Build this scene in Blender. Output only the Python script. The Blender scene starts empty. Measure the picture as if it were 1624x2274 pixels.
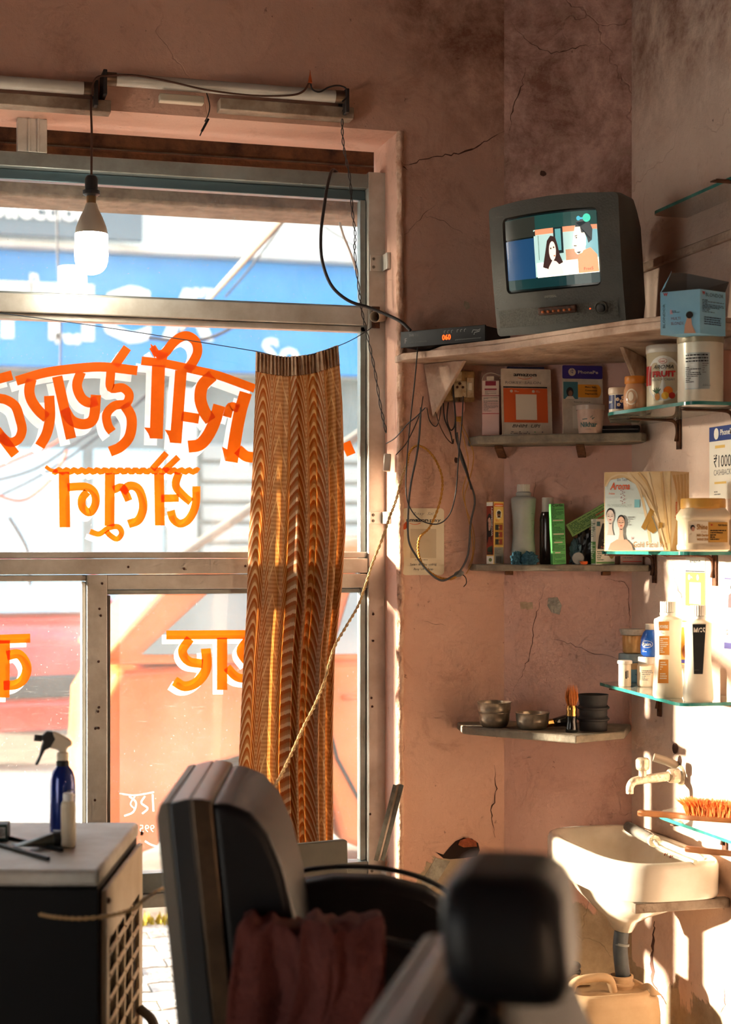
import bpy, math, random
from mathutils import Vector, Matrix
random.seed(7)
SC = bpy.context.scene
COL = SC.collection
# ------------------------------------------------------------------ camera
F, CX, HY = 3600.0, 812.0, 1215.0          # focal length in pixels of the 1624x2274 frame
TH = math.atan(1012 / F); C, S = math.cos(TH), math.sin(TH); H = 1.45
cd = bpy.data.cameras.new('camera'); cam = bpy.data.objects.new('camera', cd); COL.objects.link(cam)
cd.sensor_fit = 'HORIZONTAL'; cd.sensor_width = 24; cd.lens = 24 * F / 1624
cd.shift_y = (HY - 1137) / 1624
cd.clip_start = 0.05; cd.clip_end = 200
cam.location = (0, 0, H); cam.rotation_euler = (math.pi / 2, 0, -TH)
cd.dof.use_dof = True; cd.dof.focus_distance = 4.15; cd.dof.aperture_fstop = 2.8
SC.camera = cam
# ------------------------------------------------------------------ light
SUN_E, SKY_E, FILL_E, EXPO = 34.0, 2.9, 4.0, 0.38
w = bpy.data.worlds.new('world'); SC.world = w; w.use_nodes = True
nt = w.node_tree; bg = nt.nodes['Background']
tc = nt.nodes.new('ShaderNodeTexCoord'); sx = nt.nodes.new('ShaderNodeSeparateXYZ'); cr = nt.nodes.new('ShaderNodeValToRGB')
nt.links.new(tc.outputs['Generated'], sx.inputs[0]); nt.links.new(sx.outputs['Z'], cr.inputs[0]); nt.links.new(cr.outputs[0], bg.inputs[0])
cr.color_ramp.elements[0].position = 0.0; cr.color_ramp.elements[0].color = (1.0, .93, .80, 1)
cr.color_ramp.elements[1].position = .5; cr.color_ramp.elements[1].color = (.62, .80, 1.0, 1)
bg.inputs[1].default_value = SKY_E
sd = bpy.data.lights.new('sun', 'SUN'); sun = bpy.data.objects.new('sun', sd); COL.objects.link(sun)
sd.energy = SUN_E; sd.angle = math.radians(2.4); sd.color = (1.0, .86, .66)
SUN_AZ, SUN_EL = math.radians(68), math.radians(6)
sdir = Vector((math.sin(SUN_AZ) * math.cos(SUN_EL), -math.cos(SUN_AZ) * math.cos(SUN_EL), -math.sin(SUN_EL)))
sun.rotation_euler = sdir.to_track_quat('-Z', 'Y').to_euler(); sun.location = (-6, 10, 4)
ad = bpy.data.lights.new('room_fill_lamp', 'AREA'); al = bpy.data.objects.new('room_fill_lamp', ad); COL.objects.link(al)  # added fill lamp that brightens the room from an unseen opening
ad.shape = 'RECTANGLE'; ad.size = 1.3; ad.size_y = 2.0; ad.energy = FILL_E; ad.color = (1.0, .90, .80)
al.location = (-2.62, .9, 1.1); al.rotation_euler = (0, -math.pi / 2, 0)
vs = SC.view_settings; vs.view_transform = 'Standard'; vs.look = 'None'; vs.gamma = 1; vs.exposure = EXPO; vs.use_curve_mapping = False
SC.cycles.max_bounces = 6; SC.cycles.diffuse_bounces = 4; SC.cycles.glossy_bounces = 2; SC.cycles.transmission_bounces = 4; SC.cycles.transparent_max_bounces = 12
SC.cycles.use_adaptive_sampling = True; SC.cycles.adaptive_threshold = .12; SC.cycles.adaptive_min_samples = 12
SC.cycles.sample_clamp_indirect = 6; SC.cycles.caustics_reflective = False; SC.cycles.caustics_refractive = False
# ------------------------------------------------------------------ pixel helpers (frame 1624x2274)
def ray(px, py):
    t = (px - CX) / F; return (t * C + S, -t * S + C, -(py - HY) / F)
def onY(px, py, Y): r = ray(px, py); k = Y / r[1]; return Vector((r[0] * k, Y, H + r[2] * k))
def onX(px, py, X): r = ray(px, py); k = X / r[0]; return Vector((X, r[1] * k, H + r[2] * k))
def onZ(px, py, Z): r = ray(px, py); k = (Z - H) / r[2]; return Vector((r[0] * k, r[1] * k, Z))
def at(px, py, d): r = ray(px, py); return Vector((r[0] * d, r[1] * d, H + r[2] * d))
YW = 4.2; XJ = 1.273; XR = 1.88; EA = (1.578, 4.2); EB = (1.88, 4.026)   # window wall, jamb, right wall, angled wall ends
def wb(px, py, off):            # on the angled corner wall, off metres in front of it
    n = (-.5, -.866); p = (EA[0] + n[0] * off, EA[1] + n[1] * off); r = ray(px, py)
    k = (p[0] * n[0] + p[1] * n[1]) / (r[0] * n[0] + r[1] * n[1]); return Vector((r[0] * k, r[1] * k, H + r[2] * k))
def dep(v): return v[0] * S + v[1] * C
# ------------------------------------------------------------------ materials
def lin(c):
    return tuple(((v / 255) / 12.92 if v <= 10 else (((v / 255) + .055) / 1.055) ** 2.4) for v in c) + (1,)
MATS = {}
def N(t, k, **kw):
    n = t.nodes.new(k)
    for a, b in kw.items():
        if a.startswith('i_'): n.inputs[a[2:].replace('_', ' ')].default_value = b
        else: setattr(n, a, b)
    return n
def M(name, col, rough=.6, metal=0, var=None, vs=12, bump=0, bs=60, emit=0, trans=0, spec=.4, coat=0, alpha=1):
    if name in MATS: return MATS[name]
    m = bpy.data.materials.new(name); m.use_nodes = True; MATS[name] = m
    t = m.node_tree; b = t.nodes['Principled BSDF']
    b.inputs['Base Color'].default_value = lin(col); b.inputs['Roughness'].default_value = rough
    b.inputs['Metallic'].default_value = metal; b.inputs['Specular IOR Level'].default_value = spec
    b.inputs['Coat Weight'].default_value = coat
    m.diffuse_color = lin(col)
    tcn = N(t, 'ShaderNodeTexCoord')
    if var:
        nz = N(t, 'ShaderNodeTexNoise', i_Scale=vs, i_Detail=6, i_Roughness=.65)
        rp = N(t, 'ShaderNodeValToRGB'); mx = N(t, 'ShaderNodeMix', data_type='RGBA')
        rp.color_ramp.elements[0].position = .38; rp.color_ramp.elements[1].position = .68
        t.links.new(tcn.outputs['Object'], nz.inputs['Vector']); t.links.new(nz.outputs[0], rp.inputs[0]); t.links.new(rp.outputs[0], mx.inputs[0])
        mx.inputs[6].default_value = lin(col); mx.inputs[7].default_value = lin(var); t.links.new(mx.outputs[2], b.inputs['Base Color'])
    if bump:
        n2 = N(t, 'ShaderNodeTexNoise', i_Scale=bs, i_Detail=5); bp = N(t, 'ShaderNodeBump', i_Strength=bump, i_Distance=.01)
        t.links.new(tcn.outputs['Object'], n2.inputs['Vector']); t.links.new(n2.outputs[0], bp.inputs['Height']); t.links.new(bp.outputs[0], b.inputs['Normal'])
    if emit:
        b.inputs['Emission Color'].default_value = lin(col); b.inputs['Emission Strength'].default_value = emit
    if alpha < 1: b.inputs['Alpha'].default_value = alpha
    if trans:
        o = t.nodes['Material Output']; tr = N(t, 'ShaderNodeBsdfTranslucent'); ms = N(t, 'ShaderNodeMixShader'); ms.inputs[0].default_value = trans
        src = b.inputs['Base Color']
        if src.is_linked: t.links.new(src.links[0].from_socket, tr.inputs[0])
        else: tr.inputs[0].default_value = lin(col)
        t.links.new(b.outputs[0], ms.inputs[1]); t.links.new(tr.outputs[0], ms.inputs[2]); t.links.new(ms.outputs[0], o.inputs[0])
    return m
# ------------------------------------------------------------------ objects
def fin(o, name, parent):
    COL.objects.link(o)
    if parent is not None: o.parent = parent
    return o
def props(o, label=None, cat=None, group=None, kind=None):
    for k, v in (('label', label), ('category', cat), ('group', group), ('kind', kind)):
        if v: o[k] = v
    return o
def thing(name, label, cat, loc=(0, 0, 0), rz=0, group=None, rot=None):
    o = bpy.data.objects.new(name, None); COL.objects.link(o); o.empty_display_size = .05
    o.location = loc; o.rotation_euler = rot if rot else (0, 0, rz)
    return props(o, label, cat, group)
def crs(pts, n=6):
    P = [Vector(p) for p in pts]
    if len(P) < 3 or n <= 1: return P
    P = [P[0] * 2 - P[1]] + P + [P[-1] * 2 - P[-2]]; out = []
    for i in range(1, len(P) - 2):
        a, b, c, d = P[i - 1:i + 3]
        for k in range(n):
            t = k / n; out.append(.5 * ((2 * b) + (c - a) * t + (2 * a - 5 * b + 4 * c - d) * t * t + (3 * b - a - 3 * c + d) * t ** 3))
    out.append(P[-2]); return out
class MB:
    def __init__(s): s.v = []; s.f = []; s.uv = None
    def add(s, V, Fc):
        k = len(s.v); s.v += [tuple(v) for v in V]; s.f += [tuple(i + k for i in f) for f in Fc]; return s
    def box(s, x0, x1, y0, y1, z0, z1):
        V = [(x, y, z) for z in (z0, z1) for y in (y0, y1) for x in (x0, x1)]
        return s.add(V, [(0, 2, 3, 1), (4, 5, 7, 6), (0, 1, 5, 4), (2, 6, 7, 3), (0, 4, 6, 2), (1, 3, 7, 5)])
    def obox(s, a, b, w, h, up=(0, 0, 1)):      # bar from a to b
        a, b = Vector(a), Vector(b); d = (b - a).normalized(); u = Vector(up); x = d.cross(u)
        if x.length < 1e-4: x = d.cross(Vector((0, 1, 0)))
        x.normalize(); u = x.cross(d); V = []
        for p in (a, b):
            for i, j in ((-1, -1), (1, -1), (1, 1), (-1, 1)): V.append(p + x * w / 2 * i + u * h / 2 * j)
        return s.add(V, [(0, 1, 2, 3), (7, 6, 5, 4), (0, 4, 5, 1), (1, 5, 6, 2), (2, 6, 7, 3), (3, 7, 4, 0)])
    def lathe(s, prof, n=28, c=(0, 0, 0), caps=True, sx=1, sy=1, sq=None):
        V = []; m = len(prof)
        for r, z in prof:
            for k in range(n):
                a = 2 * math.pi * k / n; ca, sa = math.cos(a), math.sin(a)
                if sq: q = (abs(ca) ** sq + abs(sa) ** sq) ** (-1 / sq)
                else: q = 1
                V.append((c[0] + r * ca * q * sx, c[1] + r * sa * q * sy, c[2] + z))
        Fc = [(i * n + k, i * n + (k + 1) % n, (i + 1) * n + (k + 1) % n, (i + 1) * n + k) for i in range(m - 1) for k in range(n)]
        if caps: Fc += [tuple(range(n - 1, -1, -1)), tuple(range((m - 1) * n, m * n))]
        return s.add(V, Fc)
    def tube(s, pts, r, n=8, sm=6, caps=True):
        P = crs(pts, sm); R = r if callable(r) else (lambda t: r); V = []; prev = None
        for i, p in enumerate(P):
            d = (P[min(i + 1, len(P) - 1)] - P[max(i - 1, 0)]).normalized()
            if prev is None:
                x = d.orthogonal().normalized()
            else:
                x = (prev - d * prev.dot(d)); x = x.normalized() if x.length > 1e-5 else d.orthogonal().normalized()
            prev = x; y = d.cross(x); rr = R(i / (len(P) - 1))
            for k in range(n):
                a = 2 * math.pi * k / n; V.append(p + (x * math.cos(a) + y * math.sin(a)) * rr)
        Fc = [(i * n + k, i * n + (k + 1) % n, (i + 1) * n + (k + 1) % n, (i + 1) * n + k) for i in range(len(P) - 1) for k in range(n)]
        if caps: Fc += [tuple(range(n - 1, -1, -1)), tuple(range((len(P) - 1) * n, len(P) * n))]
        return s.add(V, Fc)
    def prism(s, poly, z0, z1, mp=None):         # poly in xy, extruded in z; mp maps (x,y,z)
        n = len(poly); mp = mp or (lambda x, y, z: (x, y, z))
        V = [mp(x, y, z0) for x, y in poly] + [mp(x, y, z1) for x, y in poly]
        return s.add(V, [tuple(range(n - 1, -1, -1)), tuple(range(n, 2 * n))] + [(i, (i + 1) % n, n + (i + 1) % n, n + i) for i in range(n)])
    def grid(s, fn, nu, nv):
        k = len(s.v)
        s.v += [tuple(fn(i / nu, j / nv)) for j in range(nv + 1) for i in range(nu + 1)]
        s.f += [(k + j * (nu + 1) + i, k + j * (nu + 1) + i + 1, k + (j + 1) * (nu + 1) + i + 1, k + (j + 1) * (nu + 1) + i) for j in range(nv) for i in range(nu)]
        return s
    def build(s, name, mat, parent=None, smooth=35, bev=0, seg=2, solid=0, sub=0, loc=None):
        me = bpy.data.meshes.new(name); me.from_pydata(s.v, [], s.f)
        if s.uv:
            ul = me.uv_layers.new(name='UVMap')
            for l in me.loops: ul.data[l.index].uv = s.uv[l.vertex_index]
        me.materials.append(mat); me.update()
        if smooth:
            me.shade_smooth(); me.set_sharp_from_angle(angle=math.radians(smooth))
        o = fin(bpy.data.objects.new(name, me), name, parent)
        if loc: o.location = loc
        if solid: md = o.modifiers.new('solid', 'SOLIDIFY'); md.thickness = solid; md.offset = 0
        if bev:
            md = o.modifiers.new('bevel', 'BEVEL'); md.width = bev; md.segments = seg; md.limit_method = 'ANGLE'; md.angle_limit = math.radians(40)
        if sub: md = o.modifiers.new('sub', 'SUBSURF'); md.levels = md.render_levels = sub
        return o
# ------------------------------------------------------------------ text and flat print
TXT = {}
def textmesh(st, bold=0, shear=0):
    k = (st, bold, shear)
    if k not in TXT:
        cu = bpy.data.curves.new('t', 'FONT'); cu.body = st; cu.size = 1; cu.resolution_u = 2; cu.offset = bold; cu.shear = shear
        o = bpy.data.objects.new('t', cu); COL.objects.link(o); bpy.context.view_layer.update()
        me = o.evaluated_get(bpy.context.evaluated_depsgraph_get()).to_mesh()
        V = [(v.co.x, v.co.y) for v in me.vertices]; Fc = [tuple(p.vertices) for p in me.polygons]
        o.to_mesh_clear(); bpy.data.objects.remove(o); bpy.data.curves.remove(cu)
        xs = [v[0] for v in V] or [0, 1]; ys = [v[1] for v in V] or [0, 1]
        TXT[k] = (V, Fc, min(xs), max(xs), min(ys), max(ys))
    return TXT[k]
def planar(o, ux, uy):
    o, ux, uy = Vector(o), Vector(ux).normalized(), Vector(uy).normalized(); n = ux.cross(uy)
    return lambda x, y, k: o + ux * x + uy * y + n * k
def cylm(R, z0=0, a0=-90, sy=1):        # x metres round the surface, y up; centred on angle a0
    Rf = R if callable(R) else (lambda z: R)
    def f(x, y, k):
        z = z0 + y; r = Rf(z) + k; a = math.radians(a0) + x / Rf(z); return Vector((r * math.cos(a), r * math.sin(a) * sy, z))
    return f
class Label:
    def __init__(s, mp, base=.0004): s.mp = mp; s.b = base; s.m = {}
    def _mb(s, mat, nm): return s.m.setdefault((mat.name, nm), (MB(), mat, nm))[0]
    def rect(s, mat, x0, y0, x1, y1, L=0, nm='label_print', n=None):
        n = n or max(1, int(abs(x1 - x0) / .006)); b = s._mb(mat, nm)
        b.grid(lambda u, v: s.mp(x0 + (x1 - x0) * u, y0 + (y1 - y0) * v, s.b * (L + 1)), min(n, 24), 1); return s
    def poly(s, mat, pts, L=0, nm='label_print'):
        s._mb(mat, nm).add([s.mp(x, y, s.b * (L + 1)) for x, y in pts], [tuple(range(len(pts)))]); return s
    def disc(s, mat, x, y, rx, ry=None, L=0, n=20, nm='label_print', a0=0, a1=360):
        ry = ry or rx; cx = s.mp(x, y, s.b * (L + 1)); V = [cx]; 
        for k in range(n + 1):
            a = math.radians(a0 + (a1 - a0) * k / n); V.append(s.mp(x + rx * math.cos(a), y + ry * math.sin(a), s.b * (L + 1)))
        s._mb(mat, nm).add(V, [(0, k + 1, k + 2) for k in range(n)]); return s
    def line(s, mat, pts, w, L=0, nm='label_print', sm=1):
        ribbon(s._mb(mat, nm), pts, w, lambda x, y: s.mp(x, y, s.b * (L + 1)), sm); return s
    def text(s, mat, st, x, y, h, w=None, al='l', L=1, nm='lettering', bold=0, shear=0, mir=False, rot=0):
        V, Fc, a, b, c, d = textmesh(st, bold, shear); ky = h / .72; kx = ky if w is None else w / max(b - a, 1e-6); W = (b - a) * kx
        ox = {'l': 0, 'c': -W / 2, 'r': -W}[al]; cr_, sr_ = math.cos(rot), math.sin(rot); P = []
        for vx, vy in V:
            X = ox + (vx - a) * kx; Y = vy * ky
            if mir: X = -X
            P.append(s.mp(x + X * cr_ - Y * sr_, y + X * sr_ + Y * cr_, s.b * (L + 1)))
        s._mb(mat, nm).add(P, Fc); return s
    def fine(s, mat, x0, y0, x1, y1, rows, L=1, seed=1, frac=.45):       # rows of tiny print
        r = random.Random(seed); dy = (y1 - y0) / rows
        for i in range(rows):
            x = x0
            while x < x1 - .001:
                l = r.uniform(.04, .16) * (x1 - x0); e = min(x + l, x1)
                s.rect(mat, x, y0 + dy * (i + .3), e, y0 + dy * (i + .3 + frac), L, 'fine_print', 1); x = e + .025 * (x1 - x0)
                if r.random() < .08: break
        return s
    def build(s, parent):
        return [b.build(nm, mat, parent, smooth=0) for b, mat, nm in s.m.values()]
def ribbon(mb, pts, w, mp, sm=6, caps=True):
    P = crs([(p[0], p[1], 0) for p in pts], sm)
    d0 = (P[1] - P[0]).normalized() * w * .0; V = []
    for i, p in enumerate(P):
        d = (P[min(i + 1, len(P) - 1)] - P[max(i - 1, 0)]).normalized(); nrm = Vector((-d.y, d.x, 0)) * w / 2
        V += [mp(p.x + nrm.x, p.y + nrm.y), mp(p.x - nrm.x, p.y - nrm.y)]
    mb.add(V, [(2 * i, 2 * i + 1, 2 * i + 3, 2 * i + 2) for i in range(len(P) - 1)])
def yw(pts, Y): return [onY(x, y, Y) for x, y in pts]
def wire(name, pts, r, mat, parent=None, label=None, cat=None, group=None, n=8, sm=6, twist=0, turns=14):
    """pts are (px, py, distance along the view axis); a cable hanging through those points"""
    W = [at(*p) for p in pts] if len(pts[0]) == 3 and not isinstance(pts[0], Vector) else pts
    b = MB(); o0 = Vector(W[0]); W = [Vector(p) - o0 for p in W]
    if parent is not None: o0 = Vector((0, 0, 0)); W = [Vector(p) + Vector(at(*pts[0]) if not isinstance(pts[0], Vector) else pts[0]) - parent.location for p in W]
    if twist:
        P = crs(W, 14); tot = len(P)
        for ph in (0, math.pi):
            Q = []; px = None
            for i, p in enumerate(P):
                d = (P[min(i + 1, tot - 1)] - P[max(i - 1, 0)]).normalized()
                x = d.orthogonal().normalized() if px is None else (px - d * px.dot(d)).normalized(); px = x; y = d.cross(x)
                a = ph + 2 * math.pi * turns * i / tot; Q.append(p + (x * math.cos(a) + y * math.sin(a)) * twist)
            b.tube(Q, r, 6, 1)
    else: b.tube(W, r, n, sm)
    o = b.build(name, mat, parent, smooth=60)
    if parent is None: o.location = o0
    return props(o, label, cat, group)
def copy_tree(o, parent=None):
    c = o.copy(); COL.objects.link(c); c.parent = parent
    for ch in o.children: copy_tree(ch, c)
    return c
# common materials
WHITE = M('white print', (238, 234, 224), .6); BLACK = M('black print', (24, 22, 22), .6); GREYP = M('grey print', (120, 116, 112), .6)
ORANGE = M('orange print', (222, 96, 30), .5); NAVY = M('navy print', (40, 34, 92), .5); RED = M('red print', (190, 40, 34), .5)
ALU = M('worn aluminium', (214, 212, 204), .42, .4, (176, 168, 154), 5, .12, 14)
IRON = M('rusty iron', (104, 66, 44), .8, .3, (52, 36, 28), 30, .5)
# ================================================================== walls
def plaster(name, base, alt, stain, dado=0.0, seed=0.0, spots=1.0, stainpos=None, rough=.9, damp=None):
    m = bpy.data.materials.new(name); m.use_nodes = True; t = m.node_tree; b = t.nodes['Principled BSDF']; L = t.links.new
    b.inputs['Roughness'].default_value = rough; b.inputs['Specular IOR Level'].default_value = .15
    g = N(t, 'ShaderNodeNewGeometry'); mp = N(t, 'ShaderNodeMapping'); mp.inputs['Location'].default_value = (seed, seed * 1.7, seed * .6); L(g.outputs['Position'], mp.inputs[0])
    def noise(sc, det=5, ro=.6, dist=0): n = N(t, 'ShaderNodeTexNoise', i_Scale=sc, i_Detail=det, i_Roughness=ro, i_Distortion=dist); L(mp.outputs[0], n.inputs['Vector']); return n.outputs[0]
    def ramp(s, a, c): r = N(t, 'ShaderNodeMapRange', clamp=True); L(s, r.inputs[0]); r.inputs[1].default_value = a; r.inputs[2].default_value = c; return r.outputs[0]
    def mix(f, a, c):
        x = N(t, 'ShaderNodeMix', data_type='RGBA'); L(f, x.inputs[0]) if not isinstance(f, float) else None
        for i, q in ((6, a), (7, c)):
            if isinstance(q, tuple): x.inputs[i].default_value = q
            else: L(q, x.inputs[i])
        return x.outputs[2]
    def math_(op, a, c):
        x = N(t, 'ShaderNodeMath', operation=op)
        for i, q in ((0, a), (1, c)):
            if isinstance(q, (int, float)): x.inputs[i].default_value = q
            else: L(q, x.inputs[i])
        return x.outputs[0]
    col = mix(ramp(noise(2.2, 6, .6), .35, .65), lin(base), lin(alt))
    col = mix(math_('MULTIPLY', ramp(noise(7, 8, .72, .6), .54, .78), .75), col, lin(stain))
    col = mix(math_('MULTIPLY', ramp(noise(46, 4, .7), .68, .73), .55 * spots), col, lin((96, 66, 52)))
    if damp:                                                     # brown damp stain high in the corner
        x0, z0, rad = damp; sp = N(t, 'ShaderNodeSeparateXYZ'); L(g.outputs['Position'], sp.inputs[0])
        q = math_('SUBTRACT', ramp(sp.outputs[2], z0 - .25, z0 + .35), math_('MULTIPLY', math_('ABSOLUTE', math_('SUBTRACT', sp.outputs[0], x0), 0), 1 / rad))
        q = math_('MULTIPLY', ramp(q, 0, .5), ramp(noise(5.5, 9, .75, .25), .38, .62)); col = mix(math_('MULTIPLY', q, .8), col, lin((112, 62, 44)))
        q2 = math_('MULTIPLY', ramp(noise(15, 8, .8, .2), .52, .66), q); col = mix(math_('MULTIPLY', q2, .8), col, lin((190, 160, 140)))
    hgt = noise(30, 6, .7)
    if dado:
        sp = N(t, 'ShaderNodeSeparateXYZ'); L(g.outputs['Position'], sp.inputs[0])
        q = math_('ADD', sp.outputs[2], math_('MULTIPLY', math_('SUBTRACT', noise(2.6, 7, .6, .4), .5), .75)); q = ramp(q, dado + .006, dado - .006)
        cem = mix(ramp(noise(9, 8, .7), .35, .7), lin((184, 166, 142)), lin((142, 126, 106))); col = mix(q, col, cem)
        hgt = math_('SUBTRACT', hgt, math_('MULTIPLY', q, .8))
    L(col, b.inputs['Base Color'])
    vo = N(t, 'ShaderNodeTexVoronoi', feature='DISTANCE_TO_EDGE', i_Scale=1.6); 
    wn = N(t, 'ShaderNodeTexNoise', i_Scale=5, i_Detail=4); L(mp.outputs[0], wn.inputs['Vector']); ad_ = N(t, 'ShaderNodeMixRGB', blend_type='ADD'); ad_.inputs[0].default_value = .35
    L(mp.outputs[0], ad_.inputs[1]); L(wn.outputs[1], ad_.inputs[2]); L(ad_.outputs[0], vo.inputs['Vector'])
    crk = math_('MULTIPLY', ramp(vo.outputs[0], .006, 0), ramp(noise(1.3, 3, .5), .5, .62)); hgt = math_('SUBTRACT', hgt, math_('MULTIPLY', crk, .9))
    b2 = N(t, 'ShaderNodeBump', i_Strength=.55, i_Distance=.006); L(hgt, b2.inputs['Height']); L(b2.outputs[0], b.inputs['Normal'])
    return m
PW = plaster('pink plaster window wall', (222, 180, 160), (210, 166, 146), (170, 126, 106), .50, 0, 1, damp=(1.62, 2.55, .55))
PB = plaster('pink plaster angled wall', (224, 182, 168), (212, 168, 154), (174, 130, 116), .52, 3.1, 1.2, damp=(1.7, 2.25, .9))
PR = plaster('pale plaster right wall', (228, 204, 188), (216, 186, 168), (186, 148, 126), .3, 6.2, 1, damp=(1.88, 2.7, .6))
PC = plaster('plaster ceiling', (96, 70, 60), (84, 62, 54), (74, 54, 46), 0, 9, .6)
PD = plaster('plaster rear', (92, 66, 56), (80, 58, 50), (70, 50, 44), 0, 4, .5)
ZT = 2.575; ZC = 3.35; XL = -2.6; YB = -1.6
def struct(b, name, mat, **k): return props(b.build(name, mat, None, **k), kind='structure')
b = MB()                                                      # the front wall with its wide opening
b.box(XL - .2, EA[0] + .6, YW, YW + .24, ZT, ZC + .2).box(XJ, EA[0] + .6, YW, YW + .24, -.1, ZT).box(XL - .2, -1.75, YW, YW + .24, -.1, ZT)
struct(b, 'wall_front', PW, smooth=0)
b = MB(); b.prism([EA, (EB[0] + .3, EB[1] - .173), (EB[0] + .3, 4.6), (EA[0], 4.6)], -.1, ZC + .1)
wa = struct(b, 'wall_corner', PB, smooth=0)
b = MB(); b.box(XR, XR + .2, YB, 4.5, -.1, ZC + .1)
struct(b, 'wall_right', PR, smooth=0)
b = MB(); b.box(XL - .2, XL, 1.7, 4.4, -.1, ZC).box(XL - .2, XL, YB, .1, -.1, ZC).box(XL - .2, XL, .1, 1.7, 2.2, ZC)  # wall gap added to hold the fill lamp
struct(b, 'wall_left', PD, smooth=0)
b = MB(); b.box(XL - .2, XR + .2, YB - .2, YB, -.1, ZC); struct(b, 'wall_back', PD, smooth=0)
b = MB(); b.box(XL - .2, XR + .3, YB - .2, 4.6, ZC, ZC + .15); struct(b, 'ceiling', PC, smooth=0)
b = MB(); b.box(XL - .2, XR + .2, YB - .2, YW + .2, -.12, 0)
struct(b, 'floor', M('cement floor', (168, 150, 132), .7, 0, (130, 112, 96), 6, .3, 30), smooth=0)
# cracks in the plaster: flat ribbons with the recess shade painted dark, children of their walls
CRK = M('crack shadow gap', (84, 56, 46), .95)
def crack(parent, f, pts, w0):
    r = random.Random(len(pts) * 31 + int(pts[0][0])); b = MB(); P = []
    for (x0, y0), (x1, y1) in zip(pts, pts[1:]):
        k = max(2, int(math.hypot(x1 - x0, y1 - y0) / 9))
        for i in range(k): P.append((x0 + (x1 - x0) * i / k + r.uniform(-3, 3), y0 + (y1 - y0) * i / k + r.uniform(-3, 3)))
    P.append(pts[-1]); V = []; n = len(P)
    for i, (x, y) in enumerate(P):
        ww = .55 * w0 * r.uniform(.3, 1.1) * (.15 + .85 * math.sin(math.pi * min(max(i / (n - 1), .04), .96)))
        a, c = P[max(i - 1, 0)], P[min(i + 1, n - 1)]; dx, dy = c[0] - a[0], c[1] - a[1]; l = math.hypot(dx, dy) or 1
        V += [f(x - dy / l * ww / 2, y + dx / l * ww / 2), f(x + dy / l * ww / 2, y - dx / l * ww / 2)]
    b.add(V, [(2 * i, 2 * i + 1, 2 * i + 3, 2 * i + 2) for i in range(n - 1)])
    b.build('crack', CRK, parent, smooth=0)
wf = bpy.data.objects['wall_front']; wr = bpy.data.objects['wall_right']
fY = lambda x, y: onY(x, y, YW - .0008); fB = lambda x, y: wb(x, y, .0008); fR = lambda x, y: onX(x, y, XR - .0008)
for p, wd in (([(884, 372), (915, 362), (960, 350), (1010, 342), (1045, 334), (1085, 312), (1125, 288)], 7), ([(888, 365), (905, 378)], 9),
              ([(890, 530), (925, 495), (945, 470), (968, 455)], 2), ([(940, 478), (985, 492), (1030, 520)], 2),
              ([(1098, 1700), (1103, 1760), (1092, 1800), (1100, 1860)], 5), ([(880, 1500), (905, 1506)], 3), ([(900, 1650), (892, 1700), (896, 1760)], 2),
              ([(1100, 1610), (1104, 1640)], 3), ([(940, 1380), (990, 1390)], 1.5)): crack(wf, fY, p, wd)
for p, wd in (([(1168, 150), (1158, 195), (1140, 235), (1132, 290)], 6), ([(1136, 50), (1160, 78), (1190, 105), (1225, 118), (1290, 104), (1335, 98)], 5),
              ([(1210, 1300), (1190, 1370), (1180, 1440), (1160, 1500), (1140, 1535)], 2.5), ([(1224, 1420), (1270, 1430), (1310, 1450), (1380, 1462)], 2.5),
              ([(1345, 1285), (1385, 1290), (1398, 1310), (1396, 1345), (1400, 1400)], 3), ([(1190, 1060), (1185, 1120)], 1.5)): crack(wa, fB, p, wd)
for p, wd in (([(1494, 1265), (1500, 1290), (1512, 1320), (1519, 1352)], 2.5), ([(1455, 2045), (1452, 2090), (1447, 2130), (1450, 2180), (1480, 2230)], 14),
              ([(1605, 2190), (1612, 2230), (1600, 2250)], 4), ([(1460, 740), (1468, 800)], 2)): crack(wr, fR, p, wd)
# broken-out hole in the plaster low on the window wall, its shade painted as a flat dark patch, brick on top
hole = [(968, 1892), (985, 1898), (1000, 1880), (1012, 1868), (1030, 1860), (1048, 1862), (1062, 1872), (1066, 1888), (1060, 1902), (1030, 1906), (1000, 1908), (985, 1906)]
b = MB(); b.add([onY(x, y, YW - .0012) for x, y in hole], [tuple(range(len(hole)))]); b.build('plaster_hole', M('painted hole shade', (38, 22, 16), .95), wf, smooth=0)
bk = [(1022, 1866), (1040, 1860), (1058, 1868), (1060, 1880), (1030, 1882), (1018, 1876)]
b = MB(); b.prism([(x, y) for x, y in bk], 0, 1, lambda x, y, z: onY(x, y, YW - .0013 - .006 * z)); b.build('exposed_brick', M('old brick', (176, 92, 58), .9, 0, (120, 60, 40), 40, .5), wf)
def flake(parent, f, pts, mat, nm='paint_flake'):
    b = MB(); b.add([f(x, y) for x, y in pts], [tuple(range(len(pts)))]); b.build(nm, mat, parent, smooth=0, solid=.0012)
CEM = M('bared cement', (176, 172, 160), .9, 0, (130, 124, 112), 30, .4); CRM = M('old cream undercoat', (206, 182, 154), .85, 0, (170, 146, 120), 40)
flake(wf, fY, [(940, 1950), (968, 1905), (985, 1910), (1000, 1912), (970, 1960), (945, 1985), (935, 1970)], CEM)
flake(wa, fB, [(1218, 1328), (1238, 1326), (1248, 1345), (1243, 1365), (1225, 1360), (1216, 1345)], CEM)
flake(wf, fY, [(1032, 668), (1042, 672), (1044, 684), (1036, 688), (1030, 678)], CRM)
flake(wa, fB, [(1290, 1905), (1312, 1880), (1322, 1900), (1360, 1920), (1340, 1960), (1290, 1950)], CEM)
for x, y in ((1163, 1345), (1176, 1346)):
    flake(wa, fB, [(x - 8, y - 8), (x + 7, y - 9), (x + 8, y + 6), (x - 6, y + 8)], CRM)
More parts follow.
